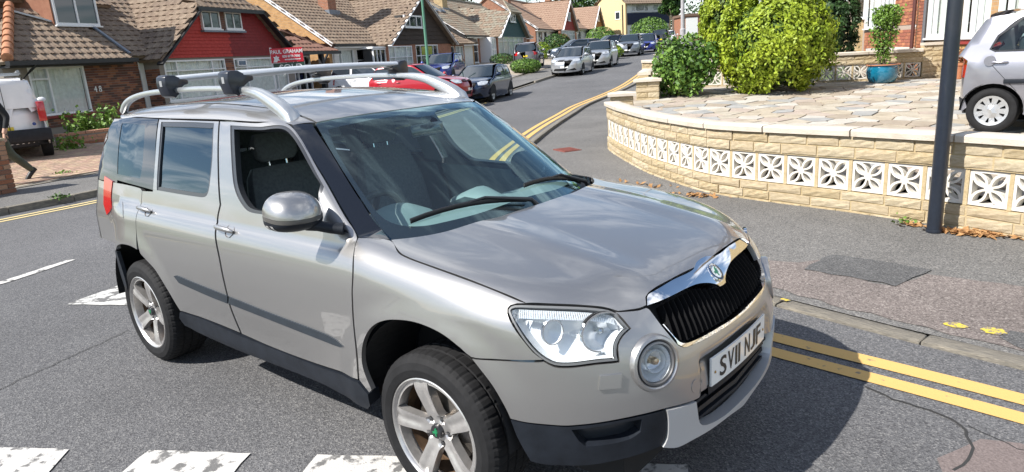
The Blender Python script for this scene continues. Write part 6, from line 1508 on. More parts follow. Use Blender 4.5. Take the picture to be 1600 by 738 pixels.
# house F: big house closing the view: cream flank, white and navy front
zF=3.1; hF=house_root('large cream house with white upper storey and navy blue band closing the road view',(-49.4,84.0),(.26,.966),zF)
cream=mat('cream_render',(.66,.50,.28),.9,noise=.10); navyb=mat('navy_boarding',(.012,.02,.055),.7); whitew=mat('white_boarding',(.78,.78,.76),.7)
for x in (0,8.7): MB().prism([(x,0,-1.5),(x,6,-1.5),(x,6,4.7),(x,3,7.0),(x,0,4.7)],(.3,0,0)).build('flank_wall',cream,hF)
wall(hF,.3,8.7,.1,.35,-1.5,4.65,whitew); MB().box((.3,-.05,1.8),(8.7,.1,3.35)).build('navy_band',navyb,hF)
slope(hF,(-.2,-.5,4.55),(1,0,0),(0,.80,.60),[(0,0),(9.4,0),(9.4,4.3),(0,4.3)],[t_brown[0]],g=.45,wd=.45); slope(hF,(9.2,6.5,4.55),(-1,0,0),(0,-.80,.60),[(0,0),(9.4,0),(9.4,4.3),(0,4.3)],[t_brown[0]],g=.6,wd=.6)
window(hF,1.2,4.6,3.5,4.5,y=.08,cols=(.25,.75),fw=.12,curtain=0); window(hF,5.4,7.8,3.5,4.5,y=.08,cols=(.5,),fw=.12,curtain=0); window(hF,1.2,4.5,-.2,1.4,y=.08,cols=(.3,.7),fw=.12,curtain=0)
wf=MB().box((-.06,1.0,2.6),(.0,2.0,3.7)).build('window',upvc,hF); MB().box((-.075,1.12,2.72),(-.06,1.88,3.58)).build('pane',pane_m,wf)
pipe(hF,'downpipe',[(-.1,.5,4.5),(-.1,.5,.0)],.06,gutterb)
# ---------------- right hand row
zR=.78; hR=house_root('brick house with tall white bay windows behind the crazy paving and lamp column',(-1.38,16.52),(.45,-.893),zR); Z=lambda z:z-zR
rb=[mat('brick_r_'+n,c,.88,noise=.25,nscale=22,bump=.3,bscale=60) for n,c in (('red',(.36,.13,.07)),('orange',(.46,.19,.09)),('rust',(.30,.10,.06)))]
morR=mat('pink_mortar',(.40,.32,.26),.95)
def bayw(x0,x1): return window(hR,x0,x1,Z(1.52),Z(3.4),y=-.02,cols=(.36,.62) if x1-x0<1.6 else (.22,.5,.78),trans=None,fw=.085,curtain=2)
pieced(hR,-.85,5.8,-.6,Z(5.4),0,.25,[(.02,1.88,Z(1.52),Z(3.4)),(2.12,3.35,Z(1.52),Z(3.4)),(3.75,5.6,Z(1.52),Z(3.4))],brick_mat('brick_honey_wall',(.50,.30,.14),(.42,.24,.11),(.44,.36,.26)))
bayw(.02,1.88); bayw(2.12,3.35); bayw(3.75,5.6)
bricks(hR,-.70,-.12,.0,Z(3.2),0,rb,lim=200)
MB().box((2.0,-.05,Z(1.38)),(3.5,.02,Z(1.48))).build('red_sill',mat('oxide_red_sill',(.30,.03,.03),.5),hR)
bricks(hR,2.05,3.4,-.1,Z(1.38),0,[mat('brick_yellow_'+n,c,.9,noise=.2,nscale=20) for n,c in (('a',(.56,.36,.15)),('b',(.62,.42,.20)),('c',(.48,.29,.11)))],lim=150)
pipe(hR,'downpipe',[(-.86,-.06,Z(4.5)),(-.86,-.06,.05)],.045,mat('brown_pipe',(.10,.035,.03),.5)); pipe(hR,'downpipe',[(-.06,-.06,Z(4.5)),(-.06,-.06,.05)],.04,mat('grey_pipe',(.12,.12,.13),.5))
wall(hR,5.55,5.8,.25,8,-.6,Z(5.4),bk_buff)
slope(hR,(-1,-.4,Z(5.4)),(1,0,0),(0,.82,.57),[(0,0),(7,0),(7,5),(0,5)],[t_brown[0]],g=.5,wd=.5)
wall(hR,-.85,-.6,0,8,-.6,Z(5.4),bk_or)
# low wrought scroll and small panel below the first window
zN=1.15; hN=house_root('red brick house with slim white casements set behind the dark round conifer',(-1.38-.45*.85,16.52+.893*.85),(.45,-.893),zN); Z=lambda z:z-zN
pieced(hN,-9,-.15,-.8,Z(5.6),.35,.25,[(-6.35,-3.15,Z(1.86),Z(3.3)),(-.95,-.18,Z(1.84),Z(3.3)),(-7.7,-6.5,Z(2.2),Z(3.4))],morR)
wn=window(hN,-6.3,-4.9,Z(1.86),Z(3.3),y=.33,cols=(.45,),curtain=1); window(hN,-4.86,-3.15,Z(1.86),Z(3.3),y=.33,cols=(.25,.5,.75),curtain=1); window(hN,-.95,-.18,Z(1.84),Z(3.3),y=.33,cols=(.5,),curtain=1); window(hN,-7.7,-6.5,Z(2.2),Z(3.4),y=.33,cols=(),curtain=0)
bricks(hN,-6.3,-.2,.0,Z(1.80),.35,rb,lim=300,bw=.24,bh=.085); bricks(hN,-3.1,-1.0,Z(1.86),Z(3.2),.35,rb,lim=200,bw=.24,bh=.085)
wall(hN,-9,-6.6,.2,.35,-.5,Z(2.1),bk_buff,'buff_plinth')
slope(hN,(-9.2,0,Z(5.6)),(1,0,0),(0,.82,.57),[(0,0),(9,0),(9,5),(0,5)],[t_brown[0]],g=.5,wd=.5); wall(hN,-9,-8.75,.6,8,-.8,Z(5.6),bk_or)
MB().box((-2.9,-.4,-.1),(-.2,.3,.14)).build('porch_step',mat('pale_step',(.6,.57,.52),.9),hN)
# garage further up on the right
zG=2.9; hG=house_root('small flat roofed brick garage with white door up the road',(-38.6,80.2),(.75,.66),zG,'garage',name='garage')
wall(hG,-.15,2.4,0,5,-1.5,2.2,bk_or); MB().box((-.3,-.15,2.2),(2.5,5.1,2.5)).build('flat_roof',mat('roof_felt_brown',(.16,.10,.07),.9),hG); MB().box((.0,-.05,-.3),(1.5,0,2.05)).build('garage_door',whitew,hG)
car=build_car()
# ================================================================ other vehicles (same surface method, simpler parts)
def wheel_meshes(r,rr,n,style='alloy'):
    k=('wheel',r,rr,n,style)
    if k in TILE: return TILE[k]
    w=.19
    ty=MB().lathe([(rr,.0),(rr+.01,-.012),((r+rr)/2,-.018),(r-.012,-.006),(r,.02),(r,w-.02),(r-.012,w),(rr,w)],32,'y').mesh('tyre',rubber,True)
    th=np.linspace(0,2*math.pi,37)[:-1]; out=np.c_[rr*np.cos(th),rr*np.sin(th)]; hs=[]
    for i in range(n):
        a=2*math.pi*i/n+.3; hw=math.pi/n*(.62 if style=='alloy' else .36); r0,r1=rr*(.34 if style=='alloy' else .52),rr*(.86 if style=='alloy' else .84)
        hs.append([(r0*math.cos(a-hw*.5),r0*math.sin(a-hw*.5))]+[(r1*math.cos(a+t),r1*math.sin(a+t)) for t in np.linspace(-hw,hw,5)]+[(r0*math.cos(a+hw*.5),r0*math.sin(a+hw*.5))])
    V2,T,bd=cdt(out,hs,rr*.25); q=np.hypot(V2[:,0],V2[:,1])/rr; V=[(a,-.006+.022*(1-(2*t-1)**2)*.6-(.012 if t<.2 else 0),b) for (a,b),t in zip(V2,q)]
    F_=[]
    for t in T:
        t=[int(i) for i in t]; A_,B_,C_=[np.array(V[i]) for i in t]
        if np.cross(B_-A_,C_-A_)[1]>0: t=t[::-1]
        F_.append(tuple(t))
    nb=len(V); V+= [(x*.97,y+.035,z*.97) for x,y,z in V]; F_+=[(a,b,nb+b,nb+a) for a,b in bd]
    ri=mesh_of('rim',V,F_,mat('trim_silver',(.50,.51,.52),.35,.6,noise=.1,nscale=20))
    bk=MB().lathe([(rr*.99,.05),(.001,.05)],24,'y').mesh('wheel_back',dark)
    TILE[k]=(ty,ri,bk); return TILE[k]
def make_car(name,label,paintm,pos,head,wb=2.5,fo=.80,ro=.68,hw=.86,H=1.45,zbelt=.90,zhood=.88,xc=-.25,xt=-1.05,xrt=None,xrb=None,r=.31,suv=0,spokes=5,style='alloy',plate='front',glassm=None,sill=.20,group='cars parked along the road and on the drives',detail=1,face=None,platetxt=None,win=None,tailz=(.72,.98),cat='car'):
    xr=-wb-ro; xrt=xrt if xrt is not None else xr+.42; xrb=xrb if xrb is not None else xr+.10
    def Wf(x,z): return hw*pw(z,[.1,.25,.4,.65,zbelt-.08,zbelt,zbelt+.15],[.90,.945,.975,1,.985,.955,.90])
    ze=H-.07
    def gl(P):
        x,y,z=P[...,0],P[...,1],P[...,2]; w_=Wf(x,z)
        A=fo*pw(z,[.1,.25,.35,.55,.70,zhood-.06,zhood+.05],[.90,.96,1.0,1.0,.965,.84,.60]); n=2.7
        q=((np.maximum(x,0)/A)**n+(np.maximum(-wb+.05-x,0)/(ro+.05)/pw(z,[.2,.4,.7,1.1],[.93,1,.99,.95]))**2.6+(np.abs(y)/w_)**n)**(1/n); side=hw*(q-1)
        zc=pw(x,[xr-.1,xc-.25,xc,xc*.3+fo*.25,fo*.62,fo*.86,fo*1.05],[zbelt+.07,zbelt+.05,zbelt+.04,zhood+.02,zhood-.06,zhood-.13,zhood-.25])
        return smax(side,z-(zc-.05*np.clip(np.abs(y)/hw,0,1.2)**2.4),.12)
    def wg(z): return hw*pw(z,[zbelt-.1,zbelt,zbelt+.2,ze,H+.05],[.96,.93,.875,.775,.68])
    def gg(P):
        x,y,z=P[...,0],P[...,1],P[...,2]; ay=np.abs(y)/hw
        tp=np.clip((xrb+.9-x)/1.2,0,1)
        side=np.abs(y)-wg(z)+.06*tp**2; dx,dz=xc-xt,H-.04-zbelt-.04
        ws=((x-xc)*dz+(z-zbelt-.04)*dx)/math.hypot(dx,dz)+.10*ay**2.2
        dx2,dz2=xrt-xrb,H-.06-zbelt-.02
        rw=(-(x-xrb)*dz2+(z-zbelt-.02)*dx2)/math.hypot(dx2,dz2)+.08*ay**2.2
        zt=pw(x,[xr,xrt,(xrt+xt)/2,xt,xt+.3],[H-.10,H-.05,H,H-.03,H-.10])
        return smax(smax(smax(side,z-(zt-.03*ay**2),.08),ws,.04),rw,.05)
    def ff(P): return np.minimum(gl(P),gg(P))
    t=thing(name,label,cat,(pos[0],pos[1],pos[2]),math.atan2(head[1],head[0]),group)
    off=-wb/2; t.location.x-=0
    def SX(x,z):
        y=float(np.where(z<zbelt,Wf(x,np.array(float(z))),wg(np.array(float(z))))); return (x,math.atan2(z-.55,y)*.85)
    ra=r+.055; gm=glassm or pane_m
    def arc(cx,a0,a1,n=9): return [SX(cx+ra*math.cos(a),r+ra*math.sin(a)) for a in np.linspace(a0,a1,n)]
    # side panel with wheel arches and windows
    zt=ze-.01
    A0=xc-.13; xb=(xt+xrt)/2+.02
    def pil(x0,z0,x1,z1,z): return x0+(x1-x0)*(z-z0)/(z1-z0)
    f0=(xc-.22,zbelt+.03); f1=(xt-.06,zt-.06); r1=(xrt-.02,zt-.07); r0=(xrb+.22,zbelt+.05)
    if win is None: wins=[[f0,f1,(xb+.05,zt-.04),(xb+.05,zbelt+.03)],[(xb-.07,zbelt+.03),(xb-.07,zt-.04),r1,r0]]
    else: wins=win
    wl=[[SX(*p) for p in w_] for w_ in wins]
    outline=[SX(fo*.45,sill+.10)]+[SX(fo*.45,.5)]+[SX(fo*.42,zhood-.10),SX(0,zhood-.01),SX(xc-.02,zbelt+.0),SX(xt-.02,zt),SX(xb,zt+.015),SX(xrt,zt-.02),SX(xrb+.03,zbelt+.05),SX(xr+.16,zbelt-.05),SX(xr+.14,.5),SX(xr+.20,sill+.10)]+[SX(-wb-ra*.98,r-.02)]+arc(-wb,math.pi,0)+[SX(-wb+ra*.98,r-.03),SX(-wb+ra+.06,sill),SX(-ra-.06,sill),SX(-ra*.98,r-.03)]+arc(0,math.pi,0)+[SX(ra*.98,r-.02)]
    objs=[]
    s1,s2=panel('side_panel',paintm,t,'sx',outline,wl,fn=ff,mirror=True,res=.10,step=.06,flange=.03,inset=0,corner=33)
    for w_ in wl:
        a,b=panel('side_window',gm,t,'sx',w_,fn=ff,mirror=True,res=.2,step=.1,flange=0,inset=-.004,off=-.008,corner=25)
        a2,b2=panel('window_seal',trim,t,'sx',[tuple(p) for p in offset_poly(spline(w_,.1,25),-.012)],[[tuple(p) for p in offset_poly(spline(w_,.1,25),.012)]],fn=ff,mirror=True,res=.3,step=.12,flange=0,inset=0,off=.002,corner=25); a2.parent=a; b2.parent=b
    kw=dict(flange=0,inset=0,res=.14,step=.08)
    panel('roof',paintm,t,'xy',[(xt+.02,0),(xt-.02,hw*.62),(xb,hw*.70),(xrt+.02,hw*.62),(xrt-.06,0)],fn=gg,sym=True,off=-.003,**kw)
    panel('bonnet',paintm,t,'xy',[(xc+.10,0),(xc-.02,hw*.72),(xc+.1,hw*.86),(.0,hw*.9),(fo*.5,hw*.80),(fo*.80,hw*.45),(fo*.86,0)],fn=gl,sym=True,off=-.002,**kw)
    panel('front_bumper',paintm,t,'fz',[(0,sill),(0,zhood-.10),(-.5,zhood-.10),(-.9,zhood-.07),(-1.02,.5),(-1.0,sill+.05),(-.5,sill)],fn=gl,sym=True,off=-.004,**kw)
    panel('tailgate',paintm,t,'rz',[(0,sill+.08),(0,zbelt+.04),(-.6,zbelt+.04),(-1.0,zbelt-.03),(-1.06,.5),(-1.0,sill+.12)],fn=gl,sym=True,off=-.004,**kw)
    # windscreens
    wsq=[(xc+.02,0),(xc-.05,hw*.5),(xc-.16,hw*.80),(xt+.03-.03,hw*.63),(xt+.03,hw*.3),(xt+.045,0)]
    a=panel('windscreen',gm,t,'xy',wsq,fn=gg,sym=True,off=.003,**kw); 
    def rzp(x,y,z): return (math.atan2(y,-(x+2.4))*.85,z)
    if xrt-xrb>.12: rq=[(xrb+.01,0),(xrb+.05,hw*.5),(xrb+.16,hw*.76),(xrt-.02,hw*.62),(xrt-.05,0)]; panel('rear_window',gm,t,'xy',rq,fn=gg,sym=True,off=.003,**kw)
    else:
        panel('rear_door_upper',paintm,t,'rz',[(0,zbelt),(0,H-.06),(-.62,H-.10),(-.98,zbelt)],fn=gg,sym=True,off=-.002,**kw)
        if cat!='van': panel('rear_window',gm,t,'rz',[(-.10,zbelt+.12),(-.10,H-.18),(-.52,H-.22),(-.72,zbelt+.12)],fn=gg,mirror=True,off=.004,**kw)
    # lights, grille, plates
    lens=mat('car_headlamp',(.66,.70,.74),.10,.45,noise=.25,nscale=30,coat=1); redl=MATS['red_lens']; pl_y=mat('plate_yellow',(.72,.55,.04),.4); pl_w=MATS['plate_white']
    zl=zhood-.13
    hl=(face or {}).get('lamp',[(-.50,zl-.09),(-.50,zl+.015),(-.80,zl+.06),(-.97,zl+.04),(-.78,zl-.08)])
    panel('headlight',lens,t,'fz',hl,fn=gl,mirror=True,off=.004,flange=.01,inset=0,res=.1,step=.05)
    panel('grille',dark,t,'fz',(face or {}).get('grille',[(0,zl-.06),(0,zl+.03),(-.40,zl+.03),(-.43,zl-.05)]),fn=gl,sym=True,off=.002,**kw)
    gi=panel('lower_intake',dark,t,'fz',[(0,.27),(0,.40),(-.55,.40),(-.66,.29)],fn=gl,sym=True,off=.002,**kw)
    if (face or {}).get('bars'): 
        for k in range(3): panel('grille_bar',chrome,t,'fz',[(0,zl-.05+.03*k),(0,zl-.04+.03*k),(-.40,zl-.04+.03*k),(-.41,zl-.05+.03*k)],fn=gl,sym=True,off=.006,**kw)
    panel('number_plate',pl_w,t,'fz',[(0,.42),(0,.515),(-.21,.515),(-.21,.42)],fn=gl,sym=True,off=.012,flange=.01,inset=0,res=.3,smooth_out=False)
    panel('rear_plate',pl_y,t,'rz',[(0,.62),(0,.73),(-.20,.73),(-.20,.62)],fn=gl,sym=True,off=.012,flange=.01,inset=0,res=.3,smooth_out=False)
    panel('tail_light',redl,t,'rz',[(-.70,tailz[0]),(-.70,tailz[1]-.04),(-.90,tailz[1]),(-1.08,tailz[1]-.03),(-1.04,tailz[0])],fn=gl,mirror=True,off=.004,flange=.01,inset=0,res=.12,step=.06)
    panel('rear_bumper_trim',trim,t,'rz',[(0,sill+.05),(0,sill+.2),(-1.0,sill+.2),(-.98,sill+.06)],fn=gl,sym=True,off=.003,**kw)
    if detail:
        for x0,x1 in ((xc+.02,xc-.02),(xb-.01,xb-.01),(xrb+.32,-wb+ra*.72)):
            zz=np.linspace(zbelt-.01,sill+.03 if x1!=-wb+ra*.72 else r+ra*.72,6); L_=[SX(pil(x0,zz[0],x1,zz[-1],z)-.004,z) for z in zz]; M_=[SX(pil(x0,zz[0],x1,zz[-1],z)+.004,z) for z in zz][::-1]
            a,b=panel('door_gap',dark,t,'sx',L_+M_,fn=ff,mirror=True,off=.0015,flange=0,inset=0,res=.5,smooth_out=False); a.parent=s1; b.parent=s2
        for hx in (xb+.16,xrb+.50):
            P,n=lift('sx',np.array([SX(hx,zbelt-.10)]),ff); c=Vector(P[0]); nn=Vector(n[0]); mb=MB(); mb.tube([c+Vector((-.08,0,0))+nn*.005,c+Vector((-.05,0,0))+nn*.025,c+Vector((.05,0,0))+nn*.025,c+Vector((.08,0,0))+nn*.005],.012,8); h=mb.build('door_handle',paintm,s1,True); mirror_obj(h,s2)
    mb=MB(); c=Vector((xc-.30,-(hw*.94+.12),zbelt+.10)); V=[];F_=[]
    for i in range(7):
        for k in range(10):
            th=2*math.pi*k/10; ph=math.pi*i/6-math.pi/2; V.append(c+Vector((.055*math.sin(ph)+.02*math.cos(th)*math.cos(ph),.105*math.cos(th)*math.cos(ph)**.6 if math.cos(ph)>0 else 0,.075*math.sin(th)*(math.cos(ph)**.6 if math.cos(ph)>0 else 0))))
    for i in range(6):
        for k in range(10): F_.append((i*10+k,i*10+(k+1)%10,(i+1)*10+(k+1)%10,(i+1)*10+k))
    mb.add(V,F_); mb.tube([c+Vector((0,.06,-.04)),(xc-.26,-hw*.90,zbelt+.04)],[.03,.03],8); m1=mb.build('door_mirror',paintm,t,True); mirror_obj(m1,t)
    # dark inside, wheels
    mb=MB(); mb.box((-wb-ro*.75,-hw*.70,sill+.02),(fo*.55,hw*.70,.50)); mb.box((xrb+.30,-hw*.74,.5),(xc-.2,hw*.74,zbelt-.05)); mb.build('chassis',dark,t)
    ty,ri,bk=wheel_meshes(r,r*.66,spokes,style)
    for cx in (0,-wb):
        for sg in (-1,1):
            lm=MB().lathe([(ra+.01,0),(ra+.01,.22),(.01,.22)],16,'y',(cx,-hw*.985 if sg<0 else hw*.985-.22,r),0,math.pi).build('arch_liner',dark,t) if detail else None
            wl_=link('wheel',ty,t,(cx,sg*(hw-.035),r),0 if sg<0 else math.pi); link('rim',ri,wl_); link('wheel_back',bk,wl_)
    return t
def flake(n,c,rough=.3,metal=.6,coat=1): return mat('paint_'+n,c,rough,metal,coat=coat,coat_rough=.03,noise=.05,nscale=300)
def at_ground(px,zf=None,off=0): 
    z=(zf or zleft)(np.array([px]))[0]; return (px[0],px[1],z+off)
def zroadp(p): return zr(np.array([p]))
RD=np.array([.42,-.907]); LFT=np.array([.907,.42])
def on_road(p): return (p[0],p[1],float(zr(np.array([p]))[0]))
SHARE='cars parked along the road and on the drives'
make_car('parked_car','dark navy blue hatchback with black wheels parked on the road behind the red car',flake('navy',(.010,.024,.06),.25,.4),on_road((-16.75,17.35)),RD,wb=2.56,fo=.82,ro=.65,hw=.87,H=1.43,zbelt=.93,zhood=.90,xc=-.30,xt=-1.15,r=.32,xrt=-2.85)
make_car('parked_car','bright red hatchback nosing out of a drive just beyond the silver roof bars',flake('red',(.42,.012,.025),.3,.1),at_ground((-16.15,15.55),off=.10),(.93,.37),wb=2.4,fo=.78,ro=.6,hw=.83,H=1.48,zbelt=.94,zhood=.92,r=.29)
make_car('parked_car','white hatchback with dark glass on the drive behind the red car',flake('white',(.70,.72,.74),.3,0),at_ground((-20.9,17.4)),(.93,.37),wb=2.5,H=1.55,zbelt=.98,zhood=.95,r=.31)
make_car('parked_car','royal blue hatchback on a drive below the white gabled house',flake('blue',(.015,.035,.22),.25,.4),at_ground((-24.1,22.7)),(.50,-.86),wb=2.5,H=1.5,zbelt=.95,zhood=.92)
make_car('parked_car','small grey hatchback seen from behind with yellow plate beside the round hedge',flake('grey',(.17,.165,.18),.3,.6),at_ground((-26.65,33.7)),(-.52,.85),wb=2.4,fo=.7,ro=.55,H=1.5,hw=.82)
make_car('parked_car','slate blue saloon parked side on in front of the orange brick house',flake('slate',(.10,.135,.19),.3,.6),at_ground((-29.2,40.3)),(-.55,-.83),wb=2.6,fo=.85,ro=.85,H=1.44)
make_car('parked_car','light silver three door hatchback first in the row parked up the hill',flake('silver',(.55,.57,.59),.3,.65),on_road((-19.75,28.0)),(.37,-.93),wb=2.45,fo=.80,ro=.60,H=1.48,hw=.85,zbelt=.95,zhood=.93,xc=-.15,r=.30)
make_car('parked_car','silver crossover parked behind the first silver hatchback in the uphill row',flake('silver2',(.50,.51,.52),.3,.65),on_road((-21.0,32.75)),(.40,-.915),wb=2.55,H=1.58,hw=.88,zbelt=1.02,zhood=1.0,r=.33,fo=.8)
make_car('parked_car','grey sport utility car with black grille facing downhill in the uphill row',flake('steel',(.20,.215,.24),.3,.65),on_road((-25.9,44.7)),(.41,-.91),wb=2.7,H=1.65,hw=.92,zbelt=1.08,zhood=1.06,r=.35,fo=.85,face={'grille':[(0,.78),(0,.96),(-.36,.95),(-.30,.78)]})
make_car('parked_car','bright blue car tucked in behind the grey sport utility car',flake('blue2',(.03,.045,.28),.25,.4),on_road((-27.6,50.4)),(.41,-.91),wb=2.6,H=1.55)
make_car('parked_car','dark grey sport utility car seen from behind with yellow plate on the brow',flake('dark',(.045,.04,.05),.25,.5),on_road((-33.6,64.5)),(-.42,.907),wb=2.6,H=1.66,hw=.92,zbelt=1.1,zhood=1.05,r=.35)
make_car('parked_car','small white car at the far end of the uphill row on the brow',flake('white',(.7,.72,.74)),on_road((-36.6,72.0)),(-.42,.907),wb=2.5,H=1.5)
make_car('parked_car','white coupe parked across a drive behind the silver crossover',flake('white',(.7,.72,.74)),at_ground((-37.0,62.0)),(-.80,-.60),wb=2.6,fo=.85,ro=.85,H=1.38)
make_car('parked_car','dark blue car parked on a drive by the clipped round hedge far up the road',flake('navy2',(.02,.035,.09)),at_ground((-34.2,53.2)),(-.45,-.89),wb=2.5,H=1.45)
# silver hatchback on the crazy paving at the right hand edge
sp=flake('lilac_silver',(.31,.31,.345),.34,.65)
pz=float(zpav([(.95,7.8)])[0])+.015
mz=make_car('parked_car','small lilac silver hatchback on the crazy paving at the right edge by the lamp column',sp,(3.26,8.19,pz),(.99,-.10),wb=2.34,fo=.68,ro=.46,hw=.745,H=1.48,zbelt=.94,zhood=.92,xc=-.05,xt=-.85,xrt=-2.52,xrb=-2.80,r=.27,spokes=9,style='cap',sill=.2,glassm=glass('tinted_glass',(.45,.55,.55),1.6),tailz=(.66,1.06),
 win=[[(-.32,.98),(-.86,1.37),(-1.32,1.39),(-1.32,.96)],[(-1.42,.96),(-1.42,1.39),(-2.12,1.36),(-2.36,1.15),(-2.42,1.0),(-2.36,.97)]])
def matiz_extra():
    for ch in mz.children:
        if ch.name.startswith('side_panel'):
            o=ch; break
    mb=MB(); mb.obox((-1.72,-.752,.62),(.52,0,0),(0,.014,0),(0,0,.028)); st=mb.build('rubbing_strip',trim,mz,False,.008)
    mb=MB(); mb.lathe([(.062,-.742),(.060,-.748),(.001,-.748)],20,'y',(-2.40,0,.86)); mb.build('fuel_flap',sp,mz,True)
    MB().box((-2.5,-.55,.5),(-.3,.55,.62)).build('cabin_floor',dark,mz)
    sm=mat('seat_cloth',(.05,.052,.055)); 
    for y in (-.33,.33):
        for x in (-1.15,-2.0):
            mb=MB(); mb.tube([(x,y,.7),(x-.12,y,1.0),(x-.16,y,1.12)],[.2,.19,.12],10,True,.4); mb.tube([(x-.16,y,1.16),(x-.19,y,1.30)],[.11,.10],10,True,.5); mb.build('seat',sm,mz,True)
matiz_extra()
# white panel van on the drive of number 48
vw=mat('van_white',(.76,.77,.79),.3,0,coat=1,noise=.04,nscale=4)
vx=np.array([-15.9,2.1]); vh=np.array([-.97,.22])
van=make_car('parked_van','white panel van with black rear bumper on the block paved drive of number 48',vw,at_ground((-19.0,2.57),off=-.10),(-.97,.24),wb=2.75,fo=.88,ro=.70,hw=.90,H=1.76,zbelt=1.10,zhood=1.05,xc=-.1,xt=-.85,xrt=-3.40,xrb=-3.43,r=.32,sill=.24,group=None,cat='van',tailz=(.80,1.22),
 win=[[(-.36,1.15),(-.86,1.62),(-1.32,1.66),(-1.32,1.15)]])
def van_extra():
    V=van
    mb=MB(); mb.box((-3.52,-.90,.40),(-3.36,.90,.66)); mb.build('rear_bumper',trim,V,False,.03)
    MB().box((-3.47,-.186,.66),(-3.452,-.174,1.62)).build('door_gap',dark,V)
    for y,z in ((.18,1.12),(.10,.80)): MB().box((-3.478,y-.13,z-.022),(-3.445,y+.07,z+.022)).build('door_handle',dark,V)
    for s_ in (-1,1):
        mb=MB(); mb.box((-3.47,s_*.80-.075,.80),(-3.30,s_*.80+.075,1.22)); mb.build('tail_light',MATS['red_lens'],V,False,.02)
    for c in list(V.children):
        if c.name.startswith('tail_light') and c.data.materials[0].name=='red_lens' and len(c.data.vertices)<30: pass
    mb=MB(); mb.box((-2.9,-.60,1.80),(-2.82,.60,1.84)); mb.box((-1.5,-.60,1.80),(-1.42,.60,1.84)); 
    for y in (-.62,.62): mb.tube([(-3.1,y*.9,1.86),(-1.2,y*.9,1.86)],.03,8)
    mb.build('roof_rack',mat('rack_grey',(.35,.36,.37),.4,.6),V)
    mb=MB(); mb.lathe([(.035,-.006),(.03,-.012),(.001,-.014)],16,'x',(-3.455,-.62,.76)); mb.build('badge',mat('oval_blue',(.02,.05,.22),.3),V)
van_extra()
# ================================================================ plants
leafm={}
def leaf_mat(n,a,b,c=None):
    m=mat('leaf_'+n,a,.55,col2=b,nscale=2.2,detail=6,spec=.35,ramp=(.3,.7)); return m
def foliage(name,parent,m,pts,size,nrm=None,jit=.5,seed=1,quad=True,aspect=1.6,droop=0):
    "many small leaf faces at the given points; one mesh"
    r=np.random.default_rng(seed); V=[];F_=[]
    P=np.asarray(pts); n=len(P)
    N_=np.asarray(nrm) if nrm is not None else r.normal(size=(n,3)); N_=N_+r.normal(0,jit,(n,3)); N_/=np.linalg.norm(N_,axis=1)[:,None]
    U=r.normal(size=(n,3)); U[:,2]-=droop; U-=N_*(U*N_).sum(1)[:,None]; U/=np.linalg.norm(U,axis=1)[:,None]; W_=np.cross(N_,U); s=size*r.uniform(.6,1.35,n)[:,None]
    a=P-U*s*.5*aspect; b=P+W_*s*.5; c=P+U*s*.5*aspect; d=P-W_*s*.5; b=b+N_*s*.12; d=d+N_*s*.12
    V=np.stack([a,b,c,d],1).reshape(-1,3); F_=np.arange(4*n).reshape(-1,4)
    me=bpy.data.meshes.new(name); me.vertices.add(len(V)); me.vertices.foreach_set('co',V.ravel()); me.loops.add(4*n); me.loops.foreach_set('vertex_index',F_.ravel()); me.polygons.add(n); me.polygons.foreach_set('loop_start',np.arange(0,4*n,4)); me.update(calc_edges=True)
    me.materials.append(m); return link(name,me,parent)
def blob_points(n,c,rad,seed,shell=.35,lumps=14,lump_amp=.16,zpow=1.0,flat_bottom=None):
    "points in a lumpy ellipsoid, denser near its surface; returns points and outward normals"
    r=np.random.default_rng(seed); d=r.normal(size=(n,3)); d/=np.linalg.norm(d,axis=1)[:,None]
    L=r.normal(size=(lumps,3)); L/=np.linalg.norm(L,axis=1)[:,None]; am=r.uniform(-.4,1,lumps); k=1+lump_amp*np.max(np.exp(-((1-d@L.T)/.10))*am,axis=1)
    t=1-shell*r.random(n)**1.6; p=d*(k*t)[:,None]*np.asarray(rad); p=p+np.asarray(c)
    nn=d/np.asarray(rad); nn/=np.linalg.norm(nn,axis=1)[:,None]
    if flat_bottom is not None: m=p[:,2]>flat_bottom; p,nn=p[m],nn[m]
    return p,nn
bark=mat('bark',(.10,.075,.055),.95,col2=(.17,.13,.10),nscale=12,bump=.8,bscale=30)
def shrub(name,label,cat,pos,rad,m,n,size,seed,group=None,lumps=16,amp=.18,trunk=True,m2=None,shell=.35,zc=None,jit=.5,extra=None):
    t=thing(name,label,cat,pos,0,group); zc=zc if zc is not None else rad[2]
    p,nn=blob_points(n,(0,0,zc),rad,seed,shell,lumps,amp,flat_bottom=.03)
    if m2 is None: foliage('crown',t,m,p,size,nn,jit,seed)
    else:
        r=np.random.default_rng(seed); k=r.random(len(p))<.5; foliage('crown',t,m,p[k],size,nn[k],jit,seed); foliage('crown',t,m2,p[~k],size,nn[~k],jit,seed+1)
    core=MB(); 
    if trunk:
        r=np.random.default_rng(seed+5)
        core.tube([(0,0,-.1),(.02,.01,zc*.5),(.0,.0,zc)],[.07*rad[0]/.7,.05*rad[0]/.7,.02],8)
        for k in range(7):
            a=r.uniform(0,6.28); q=r.uniform(.4,.8); core.tube([(0,0,zc*.35),(math.cos(a)*rad[0]*.35,math.sin(a)*rad[1]*.35,zc*.8),(math.cos(a)*rad[0]*q,math.sin(a)*rad[1]*q,zc*(1+.6*q-.2))],[.03,.02,.006],6)
        core.build('trunk',bark,t)
    return t
gold=leaf_mat('gold',(.14,.215,.012),(.34,.415,.03)); gold2=leaf_mat('gold_green',(.03,.07,.008),(.10,.16,.015)); dgreen=leaf_mat('dark_green',(.015,.04,.012),(.035,.085,.018)); mgreen=leaf_mat('mid_green',(.035,.085,.014),(.085,.17,.03)); lgreen=leaf_mat('light_green',(.08,.17,.02),(.17,.28,.045)); olive=leaf_mat('olive',(.06,.085,.03),(.13,.15,.055))
